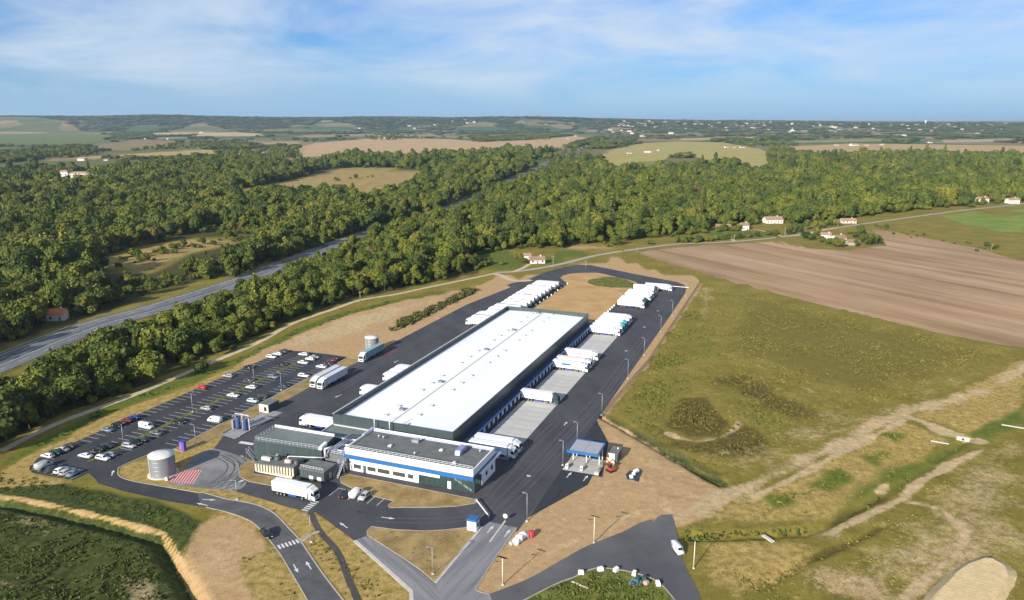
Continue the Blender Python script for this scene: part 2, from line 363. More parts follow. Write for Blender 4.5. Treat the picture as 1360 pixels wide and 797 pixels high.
for q in ([(120, 347), (183, 326), (250, 316), (330, 311), (330, 320), (298, 328), (257, 336), (217, 357), (190, 368), (140, 360)], [(298, 254), (339, 247), (406, 234), (460, 222), (518, 222), (592, 227), (559, 236), (512, 257), (440, 262), (340, 256)]):
    d = sdist(nx, ny, GP(q)); wz = np.clip(0.5 + d / 16, 0, 1); zb[near, FLOOR] *= 1 - wz; za[near, STRAW] = np.maximum(za[near, STRAW], wz * 0.5); za[near, DIRT] = np.maximum(za[near, DIRT], wz * 0.44)
dd = np.hypot(px, py); zb[:, FARC] = np.clip((dd - 1500) / 400, 0, 1)
for ch in (za, zb): ch[~near, :3] = 0
zone(zb, SAND, f8((1000, 240), (1200, 160), (1400, 60), (1400, 800), (330, 800), (480, 620), (700, 540), (880, 400)), 10, 0.5)
zone(za, LUSH, f8((1000, 330), (1360, 200), (1360, 640), (1180, 520)), 10, 0.42)
zone(zb, SAND, f2((440, 590), (720, 470), (960, 440), (1280, 300), (1340, 280), (1000, 500), (700, 600), (480, 680)), 6, 0.4)
zone(zb, SAND, [(10, 690), (50, 680), (110, 700), (60, 712)], 5, 0.55); zone(zb, SAND, [(165, 765), (205, 760), (225, 797), (190, 830), (170, 800)], 4, 0.6); zone(zb, SAND, [(0, 770), (30, 775), (40, 797), (0, 810)], 4, 0.5)
# relief: hills far off, shallow unevenness and ditches close by, level under everything that is paved
pz = hills(px, py)
flat = np.maximum(sdist(nx, ny, SITE_FLAT), -1e9)
for rd in ROADS: flat = np.maximum(flat, 11 - pdist(nx, ny, rd, False))
flat = np.maximum(flat, sdist(nx, ny, PLOUGH))
free = np.clip(-flat / 6, 0, 1)
rel = 0.20 * sn(nx, ny, 0.16, 21) + 0.12 * sn(nx, ny, 0.6, 22) + 0.08 * sn(nx, ny, 1.6, 23)
def ditch(pts, half, depth, rise=0.0):
    global rel
    d = pdist(nx, ny, smooth(GP(pts), 4), False); v = np.clip(1 - d / half, 0, 1)
    rel = rel - depth * v
LEFT_DITCH = [(-60, 662), (0, 668), (30, 673), (134, 696), (203, 716), (215, 724), (240, 764), (262, 803), (280, 840)]
ditch(LEFT_DITCH, 2.6, 2.3)
BAND = [(-60, 651), (0, 659), (30, 663), (134, 686), (207, 706), (220, 713), (245, 755), (269, 797), (290, 830)]
track(za, DIRT, BAND, 1.0, 0.5, 1.0); track(za, STRAW, BAND, 1.9, 0.5, 0.85)
ditch(f8((1150, 115), (800, 340), (590, 458), (500, 492), (300, 505), (60, 512)), 2.4, 1.3)
ditch(f8((800, 470), (690, 530), (500, 612), (350, 690)), 1.8, 0.8)
free2 = np.clip(-flat / 3, 0, 1)
pz[near] += rel * free2 * np.clip(1.3 - np.hypot(nx, ny) / 1100, 0, 1)
track(za, WEED, f8((800, 470), (690, 530), (500, 612), (350, 690)), 2.5, 1.2, 0.8)
# the steep ditch beside the yard fence
P = GP([(797, 551), (835, 572), (880, 598), (957, 641)]); d = pdist(nx, ny, P, False); pz[near] -= 1.5 * np.clip(1 - d / 2.4, 0, 1)
track(zb, ROUGH, [(797, 552), (835, 573), (880, 599), (957, 641)], 4, 1.0, 0.9)
nxn, nyn = len(gx), len(gy)
idx = np.arange(nxn * nyn).reshape(nyn, nxn)
fq = np.stack([idx[:-1, :-1].ravel(), idx[:-1, 1:].ravel(), idx[1:, 1:].ravel(), idx[1:, :-1].ravel()], 1)
me = bpy.data.meshes.new('ground')
me.vertices.add(len(px)); me.vertices.foreach_set('co', np.stack([px, py, pz], 1).ravel().astype(np.float32))
me.loops.add(fq.size); me.loops.foreach_set('vertex_index', fq.ravel().astype(np.int32))
me.polygons.add(len(fq)); me.polygons.foreach_set('loop_start', np.arange(0, fq.size, 4, dtype=np.int32)); me.polygons.foreach_set('loop_total', np.full(len(fq), 4, np.int32))
me.update(calc_edges=True); me.polygons.foreach_set('use_smooth', np.ones(len(fq), bool))
for nme, arr in (('za', za), ('zb', zb)):
    at = me.attributes.new(nme, 'FLOAT_COLOR', 'POINT'); at.data.foreach_set('color', arr.astype(np.float32).ravel())
ground = link('ground', me); ground['kind'] = 'structure'

gm = bpy.data.materials.new('ground'); gm.use_nodes = True; t = gm.node_tree; b = t.nodes['Principled BSDF']
b.inputs['Roughness'].default_value = 0.95; b.inputs['Specular IOR Level'].default_value = 0.1
TN = t.nodes.new; TK = t.links.new
geo = TN('ShaderNodeNewGeometry'); POSN = geo.outputs['Position']
def tnoise(scale, detail=6, rough=0.62, stretch=None, rot=0):
    n = TN('ShaderNodeTexNoise'); n.inputs['Scale'].default_value = scale; n.inputs['Detail'].default_value = detail; n.inputs['Roughness'].default_value = rough
    if stretch:
        m_ = TN('ShaderNodeMapping'); m_.inputs['Scale'].default_value = stretch; m_.inputs['Rotation'].default_value = (0, 0, rot); TK(POSN, m_.inputs[0]); TK(m_.outputs[0], n.inputs['Vector'])
    else: TK(POSN, n.inputs['Vector'])
    return n.outputs[0]
def ramp(fac, stops):
    r = TN('ShaderNodeValToRGB'); TK(fac, r.inputs[0]); e = r.color_ramp.elements
    while len(e) < len(stops): e.new(0.5)
    for k, (p, c) in enumerate(stops): e[k].position = p; e[k].color = (*c, 1)
    return r.outputs[0]
def mixc(f, a, bb):
    m_ = TN('ShaderNodeMixRGB'); TK(f, m_.inputs[0])
    for k, v in ((1, a), (2, bb)):
        if isinstance(v, tuple): m_.inputs[k].default_value = (*v, 1)
        else: TK(v, m_.inputs[k])
    return m_.outputs[0]
nA = tnoise(0.06); nB = tnoise(0.5, 8, 0.7); nC = tnoise(2.4, 6, 0.78); nD = tnoise(0.013, 5)
mm = lambda op, a, bb=None, c=False: mth(op, a, bb, c, t)
fine = mm('ADD', mm('MULTIPLY', nB, 0.55), mm('MULTIPLY', nC, 0.45))
blend = mm('ADD', mm('MULTIPLY', fine, 0.7), mm('MULTIPLY', nA, 0.3))
def ragged(wt):                              # torn edge where one cover gives way to the next
    return mm('ADD', mm('MULTIPLY', mm('ADD', mm('SUBTRACT', wt, 0.5), mm('MULTIPLY', mm('SUBTRACT', blend, 0.5), 1.5)), 3.2), 0.5, True)
ata = TN('ShaderNodeAttribute'); ata.attribute_name = 'za'; atb = TN('ShaderNodeAttribute'); atb.attribute_name = 'zb'
sa = TN('ShaderNodeSeparateColor'); TK(ata.outputs['Color'], sa.inputs[0]); sb = TN('ShaderNodeSeparateColor'); TK(atb.outputs['Color'], sb.inputs[0])
fine0 = fine; fine = mm('ADD', mm('MULTIPLY', mm('SUBTRACT', fine, 0.5), 1.75), 0.5)
big = mm('ADD', mm('MULTIPLY', nA, 0.45), mm('MULTIPLY', fine, 0.55))
grass = ramp(big, [(0.34, (0.118, 0.104, 0.018)), (0.5, (0.192, 0.157, 0.031)), (0.67, (0.285, 0.225, 0.062))])
c_lush = ramp(fine, [(0.33, (0.060, 0.088, 0.012)), (0.67, (0.148, 0.172, 0.029))])
c_straw = ramp(fine, [(0.36, (0.21, 0.148, 0.042)), (0.5, (0.34, 0.24, 0.076)), (0.66, (0.46, 0.335, 0.128))])
c_weed = ramp(fine, [(0.36, (0.06, 0.052, 0.012)), (0.52, (0.105, 0.086, 0.021)), (0.66, (0.16, 0.125, 0.036))])
c_dirt = ramp(mm('ADD', mm('MULTIPLY', big, 0.45), mm('MULTIPLY', fine, 0.55)), [(0.30, (0.32, 0.207, 0.10)), (0.5, (0.415, 0.275, 0.136)), (0.70, (0.50, 0.345, 0.182))])
c_sand = ramp(fine, [(0.35, (0.34, 0.245, 0.13)), (0.65, (0.55, 0.41, 0.23))])
c_rough = ramp(fine, [(0.34, (0.024, 0.036, 0.009)), (0.5, (0.050, 0.066, 0.015)), (0.66, (0.105, 0.106, 0.031))])
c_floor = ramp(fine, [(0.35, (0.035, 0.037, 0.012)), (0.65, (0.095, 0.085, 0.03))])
# far farmland: patchwork of fields
vor = TN('ShaderNodeTexVoronoi'); vor.inputs['Scale'].default_value = 1.0
vm = TN('ShaderNodeMapping'); vm.inputs['Scale'].default_value = (1 / 280, 1 / 400, 0); vm.inputs['Rotation'].default_value = (0, 0, R(20)); TK(POSN, vm.inputs[0]); TK(vm.outputs[0], vor.inputs['Vector'])
vs = TN('ShaderNodeSeparateColor'); TK(vor.outputs['Color'], vs.inputs[0])
c_far = ramp(vs.outputs[0], [(0.0, (0.07, 0.10, 0.028)), (0.25, (0.06, 0.105, 0.024)), (0.45, (0.13, 0.125, 0.045)), (0.62, (0.26, 0.185, 0.095)), (0.78, (0.10, 0.115, 0.035)), (0.95, (0.30, 0.22, 0.12))])
col = grass
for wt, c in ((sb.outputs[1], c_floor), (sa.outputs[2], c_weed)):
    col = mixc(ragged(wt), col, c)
col = mixc(ragged(sb.outputs[2]), col, c_rough)
col = mixc(ragged(sa.outputs[1]), col, c_straw)
col = mixc(ragged(ata.outputs['Alpha']), col, c_lush)
col = mixc(ragged(sa.outputs[0]), col, c_dirt)
col = mixc(ragged(sb.outputs[0]), col, c_sand)
col = mixc(atb.outputs['Alpha'], col, c_far)
TK(col, b.inputs['Base Color'])
bmp = TN('ShaderNodeBump'); bmp.inputs['Distance'].default_value = 0.35; bmp.inputs['Strength'].default_value = 0.6
TK(fine, bmp.inputs['Height']); TK(bmp.outputs[0], b.inputs['Normal'])
me.materials.append(gm)

# ------------------------------------------------------------------ fields that lie on it
def wobble(pts, a, seed, step=3.0):
    r = random.Random(seed); o = []; n = len(pts)
    for i in range(n):
        p, q = Vector(pts[i]), Vector(pts[(i + 1) % n]); k = max(1, int((q - p).length / step))
        for j in range(k): o.append(p.lerp(q, j / k) + Vector((r.uniform(-a, a), r.uniform(-a, a), 0)))
    return o
_f = G(1332, 400) - G(1132, 361); FURROW = math.atan2(_f.y, _f.x)
furrow = mat('ploughed soil', (0.262, 0.164, 0.085), 0.95, var=0, scale=0.05, stretch=(0.07, 1.3, 1), rot=FURROW, col2=(0.40, 0.275, 0.165), bump=0.06, detail=8, spec=0.1)
sheet('ploughed_field', wobble(PLOUGH, 0.9, 3, 4), 0.02, furrow)
_t = furrow.node_tree; _b = _t.nodes['Principled BSDF']; _lk = _b.inputs['Base Color'].links[0].from_socket
_mp = next(n for n in _t.nodes if n.type == 'MAPPING'); _n3 = _t.nodes.new('ShaderNodeTexNoise'); _n3.inputs['Scale'].default_value = 0.55; _n3.inputs['Detail'].default_value = 4; _t.links.new(_mp.outputs[0], _n3.inputs['Vector'])
_n4 = _t.nodes.new('ShaderNodeTexNoise'); _n4.inputs['Scale'].default_value = 0.012; _n4.inputs['Detail'].default_value = 4; _t.links.new(next(n for n in _t.nodes if n.type == 'TEX_COORD').outputs['Object'], _n4.inputs['Vector'])
_m = _t.nodes.new('ShaderNodeMixRGB'); _m.blend_type = 'MULTIPLY'; _m.inputs[0].default_value = 1; _t.links.new(_lk, _m.inputs[1])
_v = mth('ADD', mth('MULTIPLY', _n3.outputs[0], 0.7, tree=_t), mth('MULTIPLY', _n4.outputs[0], 0.7, tree=_t), tree=_t); _v2 = mth('ADD', _v, 0.3, tree=_t); _t.links.new(_v2, _m.inputs[2]); _t.links.new(_m.outputs[0], _b.inputs['Base Color'])
sheet('meadow', GP([(1249, 287.5), (1290, 282), (1360, 277.5), (1440, 276), (1460, 330), (1360, 313), (1289.6, 301)]), 0.03, mat('meadow grass', (0.13, 0.18, 0.028), 0.9, col2=(0.20, 0.25, 0.05), scale=0.05, spec=0.1))
FFIELDS = [([(300, 190.5), (395, 188), (402, 191), (300, 194)], (0.34, 0.24, 0.12)), ([(0, 186), (60, 184), (122, 187), (60, 190)], (0.26, 0.20, 0.09)), ([(900, 184), (1010, 181.3), (1018, 184), (905, 187)], (0.38, 0.27, 0.14)), ([(1050, 187), (1200, 184), (1206, 187.5), (1060, 190)], (0.24, 0.21, 0.08)), ([(1250, 186), (1360, 184), (1400, 187), (1255, 190)], (0.36, 0.27, 0.15)), ([(640, 179), (760, 176), (772, 179), (650, 182)], (0.14, 0.17, 0.05)), ([(400, 180), (500, 177.5), (505, 180), (405, 183)], (0.30, 0.21, 0.11)),
    ([(73, 212), (140, 207), (215, 202), (280, 199), (294, 204), (230, 206.5), (140, 211)], (0.36, 0.27, 0.10)),
    ([(395, 198), (420, 190), (500, 183.5), (600, 185), (640, 189), (700, 186), (760, 181), (792, 184), (735, 199), (640, 204), (600, 205), (560, 206), (500, 201.5), (450, 208), (400, 209)], (0.42, 0.285, 0.15)),
    ([(196, 177), (270, 173.5), (355, 178), (350, 181), (200, 181)], (0.44, 0.33, 0.17)),
    ([(796, 208), (812, 200), (850, 191), (900, 188), (960, 189.5), (1010, 198), (1035, 211), (1052, 230), (1000, 223), (900, 206), (880, 213), (857, 226), (820, 222)], (0.33, 0.28, 0.09)),
    ([(1040, 195.5), (1130, 191), (1230, 192), (1360, 194), (1460, 196), (1460, 212), (1360, 211), (1270, 204), (1200, 199), (1110, 203), (1060, 204)], (0.40, 0.27, 0.13)),
    ([(-60, 174), (40, 173), (100, 175), (160, 181), (100, 196), (0, 191), (-60, 190)], (0.12, 0.15, 0.04)),
    ([(130, 193), (180, 186), (240, 187), (225, 195), (170, 201), (130, 200)], (0.22, 0.165, 0.075)),
    ([(800, 226), (850, 216), (880, 214), (860, 228), (840, 236)], (0.17, 0.185, 0.05))]
for k, (q, c) in enumerate(FFIELDS):
    o = sheet('field', wobble(GP(q), 9, 20 + k, 45), 0.35 + 0.05 * k, mat('field cover %d' % k, tuple(x * 0.86 for x in c), 0.95, col2=tuple(x * 1.14 for x in c), scale=0.012, stretch=(1, 4, 1), rot=R(15 * k), spec=0.1))
# ------------------------------------------------------------------ roads, yards and their markings
asph = mat('yard asphalt', (0.045, 0.046, 0.053), 0.85, col2=(0.069, 0.069, 0.075), scale=0.09, bump=0.01, bscale=6, spec=0.25, stretch=(1, 0.35, 1), rot=R(21))
asph_new = mat('fresh asphalt', (0.024, 0.027, 0.033), 0.8, col2=(0.032, 0.035, 0.042), scale=0.2, spec=0.3)
asph_lot = mat('car park asphalt', (0.034, 0.036, 0.042), 0.85, col2=(0.05, 0.051, 0.057), scale=0.12, spec=0.25)
asph_old = mat('worn asphalt', (0.16, 0.156, 0.165), 0.9, col2=(0.235, 0.228, 0.235), scale=0.12, spec=0.2, stretch=(1, 0.3, 1))
asph_road = mat('access road asphalt', (0.075, 0.076, 0.08), 0.9, col2=(0.105, 0.105, 0.108), scale=0.15, spec=0.2)
asph_hwy = mat('highway asphalt', (0.12, 0.125, 0.135), 0.9, col2=(0.165, 0.168, 0.175), scale=0.08, spec=0.2, stretch=(1, 0.15, 1), rot=R(13))
asph_lane = mat('country lane asphalt', (0.30, 0.275, 0.23), 0.9, col2=(0.36, 0.33, 0.28), scale=0.1, spec=0.2)
conc = mat('concrete', (0.38, 0.365, 0.335), 0.9, col2=(0.47, 0.45, 0.41), scale=0.35, spec=0.2, bump=0.004, bscale=8)
conc_dark = mat('forecourt concrete', (0.14, 0.138, 0.14), 0.9, col2=(0.24, 0.235, 0.23), scale=0.11, spec=0.2)
conc_pale = mat('pale concrete', (0.48, 0.45, 0.40), 0.9, var=0.1, scale=0.6, spec=0.2)
kerbm = mat('kerb concrete', (0.35, 0.315, 0.255), 0.9, var=0.12, scale=0.9, spec=0.2)
paint = mat('road paint', (0.56, 0.56, 0.55), 0.8, var=0.2, scale=1.5)
paint_worn = mat('worn line paint', (0.46, 0.46, 0.45), 0.8, var=0.3, scale=1.3)
paint_red = mat('red ground paint', (0.42, 0.06, 0.055), 0.8, var=0.2, scale=1.0)
paint_faded = mat('faded red ground paint', (0.12, 0.045, 0.05), 0.85, var=0.35, scale=0.6)
gravel_path = mat('gravel path', (0.42, 0.34, 0.21), 0.95, col2=(0.54, 0.44, 0.29), scale=0.4, spec=0.1)

for _m, _a in ((asph, .10), (asph_new, .12), (asph_lot, .10), (asph_road, .10), (conc_dark, .10), (conc, .07), (asph_hwy, .06)): grain(_m, 1.1, _a)
grain(asph, 0.22, 0.10); grain(asph_lot, 0.3, 0.10); grain(asph_road, 0.3, 0.10)
yard = sheet('yard', SP([(-26.9, 33.2), (49, 33.2), (121.7, 33.0), (196, 32.8), (250, 32.2), (264.9, 31.0), (274, 27.5), (280.5, 22.5), (288, 7), (295.4, -7.5), (306, -26), (314.7, -43), (313, -52), (300, -58.5), (285, -63.5), (262, -67), (246, -69), (240, -73), (233, -74.5), (228, -69.5), (215, -71.5), (178.3, -76.4), (109, -77.5), (56.3, -77.3), (29.1, -77.6), (11, -77.8), (-10, -77.5), (-22, -72), (-26, -69.2), (-41, -64), (-40.5, -51), (-42, -36)]) + GP([(380, 673), (402.5, 678.3), (419.5, 680.5), (446, 700), (471, 718.5), (487, 713)]) + SP([(-44, 4), (-41, 18), (-34, 23.5), (-32.5, 33)]), 0.05, asph)
tan = mat('bare ochre soil', (0.37, 0.228, 0.094), 0.95, col2=(0.47, 0.305, 0.14), scale=0.09, spec=0.1, bump=0.12, bscale=0.8)
plot = sheet('soil_plot', wobble(SP([(154.5, -38.8), (190, -39.4), (250.4, -39.8), (258, -45), (266, -49.8), (274, -50.5), (281.4, -47.5), (287.5, -40), (290.3, -31.3), (287, -25), (282.2, -18.1), (276, -8), (270.2, -0.7), (258, -0.2), (234.6, 0.1), (206, 0.1), (172.6, 0), (154.5, -0.2)]), 0.25, 4), 0.056, tan)
verge_grass = mat('verge grass', (0.07, 0.085, 0.016), 0.95, col2=(0.17, 0.17, 0.04), scale=0.35, spec=0.1, bump=0.15, bscale=1.2)
sheet('grass_patch', wobble(smooth(SP([(252, -24), (262, -31), (274, -27), (281, -20), (275, -9), (262, 2), (254, -1), (250, -10)]), 3, True), 0.6, 5, 2), 0.064, verge_grass)
dry = mat('dry lawn', (0.20, 0.14, 0.055), 0.95, col2=(0.345, 0.245, 0.108), scale=0.22, spec=0.1, bump=0.12, bscale=1.6, detail=9)
grain(dry, 2.2, 0.14); grain(tan, 1.6, 0.06); grain(verge_grass, 2.2, 0.16)
def island(name, pts, n=4, m=None, z=0.10, kd=True, closed_smooth=True):
    pl = smooth(pts, n, True) if closed_smooth else [Vector(p) for p in pts]
    o = sheet(name, pl, z, m or dry)
    if kd: kerb(pl + [pl[0]], kerbm)
    return o
island('lawn', SP([(-21.0, -23.5), (-21.3, 15.8), (-21.6, 16.6), (-23.4, 17.4), (-26.5, 13.5), (-29.6, 7.5), (-32, 1), (-33.6, -2.6), (-32.6, -3.6), (-30, -3.6), (-29.6, -11.2), (-27.5, -19), (-26.2, -22.5), (-23.5, -24.6)]), 1, closed_smooth=False)
island('lawn', GP([(487.5, 705.5), (493, 699.5), (525, 703.8), (563.5, 705.6), (588.6, 704.4), (621, 700.8), (636, 703.4), (607, 739), (577.5, 773.5), (560, 758), (536.5, 742), (500, 718.5), (488, 711)]), 1, closed_smooth=False)
island('lawn', SP([(-24.2, -56.5), (-29.6, -55.5), (-33.4, -52.0), (-35, -47), (-34.6, -37), (-33.0, -28), (-30.8, -26), (-28.5, -28), (-29.5, -36), (-30.8, -49.5), (-24.5, -53)]), 1, closed_smooth=False)
# the strip between car park and yard, kerbed
island('lawn', SP([(72.8, -84.6), (10, -84.2), (-14.6, -83.9), (-26, -83.3), (-26.5, -79.5), (-20, -78), (-12, -78.4), (12, -78.4), (30, -78.2), (56, -78), (72, -78)]), 1, closed_smooth=False)
# car park
lot = sheet('car_park', SP([(71.5, -117.2), (73.4, -108), (73.8, -94.2), (73.4, -85.1), (41.6, -85.1), (10, -84.7), (-14.6, -84.4), (-25.6, -83.9), (-29, -86.2), (-31.2, -88.0)]) + GP([(160, 620), (157.3, 625), (157, 630), (162, 635), (178, 640), (223, 648), (268, 656), (273.6, 674), (226, 666.5), (166.6, 653), (131, 642.5), (127, 637), (118, 628.5)]) + SP([(-52.2, -94.8), (-53.2, -109.5), (-52, -112.6), (-46, -117.2)]), 0.054, asph_lot)
strip = sheet('grass_strip', wobble(SP([(67, -101.9), (30, -101.8), (0, -101.8), (-41.5, -101.8), (-42.4, -101.2), (-41.5, -100.3), (0, -100.1), (30, -100.1), (67, -100.1)]), 0.12, 9), 0.066, verge_grass)
bay = MB().box(-2.45, 2.45, -0.085, 0.085, 0, 0.003).mesh('bay_line', paint_worn)
def mark(name, me, l, w_, turn=0.0, z=0.062, parent=None):
    o = link(name, me, parent, S(l, w_, z), -AZ + turn); return o
skip = {}
for k in range(44):
    l = -44.4 + 2.64 * k
    if l > 71: break
    mark('bay_line', bay, l, -114.6, parent=lot)
    if l > -41: mark('bay_line', bay, l, -104.3, parent=lot); mark('bay_line', bay, l, -97.6, parent=lot)
    if l > -25: mark('bay_line', bay, l, -87.2, parent=lot)
for k in range(7): mark('bay_line', bay, -49.8, -111.5 + 2.62 * k, math.pi / 2, parent=lot)
kerb(smooth(SP([(73.4, -84.9), (41.6, -84.8), (10, -84.4), (-14.6, -84.1), (-25.2, -83.6), (-29, -85.6), (-31.2, -87.6), (-33, -88.2)]) + GP([(160, 620), (157, 625), (156.7, 630), (162, 634.5), (178, 639.5), (223, 647.5), (268, 655)]), 3), kerbm, 0.13, 0.3)
# access road that sweeps round from the car park
up = [(267.7, 653.7), (300, 662.7), (337.6, 669.8), (362.7, 681), (383, 701), (400, 720), (425.5, 757.6), (455.6, 797), (480, 830)]
dn = [(273.6, 674), (300, 680), (325, 688.6), (342.7, 700), (367.7, 730), (385, 757.6), (408, 797), (425, 830)]
upw, dnw = smooth(GP(up), 5), smooth(GP(dn), 5)
st = GP([(262, 654.5), (267, 673)])
acc = sheet('access_road', [st[0]] + upw + dnw[::-1] + [st[1]], 0.058, asph_road)
kerb(upw, kerbm, 0.13, 0.35); kerb(dnw, kerbm, 0.1, 0.25)
path = ribbon('footpath', smooth(GP([(411.7, 680), (416, 690), (425.5, 707.4), (440, 723), (450.6, 738), (462, 767), (476, 800), (485, 825)]), 5), 1.5, 0.075, mat('footpath asphalt', (0.06, 0.055, 0.05), 0.9, var=0.2, scale=0.5))
ribbon('footpath', smooth(GP([(402, 719), (412, 711), (424, 706)]), 3), 1.0, 0.078, kerbm)
# exit lane and main entrance: older, paler surface
old_x = mat('worn lane asphalt', (0.15, 0.147, 0.155), 0.9, col2=(0.245, 0.238, 0.245), scale=0.5, spec=0.2, stretch=(0.08, 1, 1), rot=R(-52))
old_e = mat('worn entrance asphalt', (0.155, 0.15, 0.162), 0.9, col2=(0.24, 0.235, 0.245), scale=0.4, spec=0.2, stretch=(0.10, 1, 1), rot=R(62))
exit_lane = sheet('exit_lane', GP([(471, 718), (486.5, 712.2), (500, 720), (537, 743), (560, 760), (577, 775), (584, 786), (586, 812), (548, 812), (546.5, 785)]), 0.066, old_x)
entry = sheet('entrance_road', GP([(640, 701), (650, 693.3), (686, 701.2), (660, 738), (636.5, 775), (632.6, 783), (650, 789), (660, 812), (586, 812), (583, 786), (578, 776)]), 0.07, old_e)
kerb(GP([(471, 718.3), (546, 785.2), (547.5, 812)]), conc_pale, 0.10, 0.9)
kerb(GP([(577.5, 775), (640, 700)]), conc_pale, 0.12, 0.7)
kerb(smooth(GP([(686.5, 701), (660, 738), (636.8, 774), (631.8, 781), (636, 786), (650, 789)]), 3), kerbm, 0.12, 0.3)
kerb(SP([(-28.8, 28.4), (-39.4, 28.5)]), conc_pale, 0.14, 0.45, parent=None)
# turning area and road round the island at the bottom
rnd = sheet('roundabout_road', smooth(GP([(649, 789.5), (700, 769.5), (745.5, 744), (780.7, 725), (826, 707)]), 4) + wobble(GP([(850, 695.5), (878, 684), (893, 683.5), (900, 688), (903, 696), (902, 706)]), 0.25, 8, 1.5)[:-9] + smooth(GP([(901, 715), (908.6, 747.6), (926, 782.7), (938, 815)]), 4) + smooth(GP([(905, 815), (895, 796), (876, 775), (856, 765), (826, 757.6), (790.7, 755), (760.6, 767.6), (740.5, 775), (700, 795.5), (665, 815)]), 4) + GP([(640, 815), (645, 792)]), 0.062, mat('roundabout asphalt', (0.075, 0.077, 0.083), 0.9, col2=(0.125, 0.12, 0.118), scale=0.05, spec=0.2))
kerb(smooth(GP([(665, 815), (700, 795.5), (740.5, 775), (760.6, 767.6), (790.7, 755), (826, 757.6), (856, 765), (876, 775), (895, 796), (905, 815)]), 4), kerbm, 0.12, 0.3)
isl = sheet('grass_island', smooth(GP([(700, 796.5), (741, 776), (761, 768.5), (791, 756), (826, 758.5), (855.5, 766), (875.5, 776), (894, 797), (902, 830), (800, 900), (690, 840)]), 4, True), 0.09, verge_grass)
# fresh asphalt in front of and behind the weighbridge canopy
sheet('fresh_asphalt', GP([(702, 687.5), (768, 592), (792, 558.2), (808, 588), (800, 634), (787, 632), (780.7, 644)]), 0.068, asph_new)
# dock apron of concrete slabs, one per dock
apron = tag(sheet('dock_apron', SP([(4.5, 3.0), (166, 3.0), (166, 16.2), (4.5, 16.2)]), 0.062, mat('slab joint', (0.22, 0.215, 0.205), 0.9)), kind='structure')
slabs = [MB().box(-6.5, 6.5, -1.97, 1.97, 0, 0.014).mesh('slab', mat('apron slab %d' % k, tuple(c * q for c in (0.33, 0.32, 0.30)), 0.9, col2=tuple(c * q * 1.18 for c in (0.36, 0.35, 0.33)), scale=0.5, spec=0.2, stretch=(0.3, 1, 1))) for k, q in enumerate((1.12, 1.16, 1.2))]
line = MB().box(-5.0, 5.0, -0.06, 0.06, 0, 0.003).mesh('bay_line', paint)
for k in range(40):
    mark('slab', slabs[(k * 7 + k // 3) % 3], 6.6 + 4.0 * k, 9.6, parent=apron, z=0.063)
    if k: mark('bay_line', line, 4.6 + 4.0 * k, 9.0, parent=apron, z=0.079)
# forecourt round the big tank, red hatching, washing pad
fc = smooth(SP([(-21, -72), (-22.3, -62), (-23.4, -54.5), (-26, -53.2), (-29, -53.6), (-32, -51.8), (-35, -48), (-39.5, -46.5), (-41.8, -52), (-43.2, -60), (-44.2, -67.5), (-40, -69.0), (-36.5, -70.5), (-30, -73), (-25, -74)]), 2, True)
fore = sheet('forecourt', fc, 0.066, conc_dark)
tyre_m = mat('tyre mark', (0.075, 0.075, 0.078), 0.9, var=0.3, scale=1.5)
for k, q in enumerate(([(318, 611), (330, 622), (318, 640), (290, 650)], [(322, 612), (322, 624), (306, 638), (275, 645)], [(300, 606), (316, 618), (310, 634), (296, 648)], [(326, 613), (334, 621), (326, 634), (314, 645)], [(290, 606), (306, 615), (304, 628), (285, 642)])):
    pl_ = smooth(GP(q), 6)
    for d0 in (-1.0, 1.0): ribbon('tyre_mark', pl_, 0.38, 0.0695 + 0.001 * k, tyre_m, parent=fore, d0=d0)
for k, q in enumerate(([(640, 690), (690, 640), (745, 580), (800, 520), (860, 440)], [(660, 684), (706, 640), (760, 580), (816, 515), (868, 445)], [(350, 560), (430, 530), (520, 475), (600, 425)], [(500, 690), (560, 692), (620, 688), (655, 668)], [(640, 668), (700, 600), (740, 560)])):
    pl_ = smooth(GP(q), 8)
    for d0 in (-1.0, 1.0): ribbon('tyre_mark', pl_, 0.45, 0.0535 + 0.0007 * k, mat('worn wheel track', (0.072, 0.072, 0.077), 0.85, var=0.15, scale=0.3), parent=yard, d0=d0)
HQ = GP([(223, 640.5), (236, 625), (268.5, 624), (256, 643)])
sheet('hatch_ground', HQ, 0.0725, mat('pale ground paint', (0.60, 0.50, 0.48), 0.85, var=0.12, scale=0.8), parent=fore)
for k in range(9):
    hs = MB(); t0, t1 = (k + 0.1) / 9, (k + 0.72) / 9
    hs.quad(*[tuple(p) for p in (HQ[0].lerp(HQ[3], t0), HQ[0].lerp(HQ[3], t1), HQ[1].lerp(HQ[2], t1), HQ[1].lerp(HQ[2], t0))]); o = hs.build('hatch_stripe', paint_red, fore); o.location.z = 0.079
sheet('washing_pad', SP([(-13, -71.3), (11.2, -71.3), (11.2, -77.6), (-12, -77.6)]), 0.07, mat('pad concrete', (0.26, 0.255, 0.255), 0.9, var=0.12, scale=0.4))
for k in range(4): mark('hatch_stripe', MB().box(-2.0, 2.0, -0.9, 0.9, 0, 0.003).mesh('hatch_stripe', paint_faded), 83 + 2.2 * k, -71.3, 0.25, parent=yard)
pb = MB().box(-2.6, 2.6, -0.75, 0.75, 0, 0.003).mesh('give_way_bar', paint)
mark('give_way_bar', pb, -14.2, -65.6, 0.05, parent=yard, z=0.072)
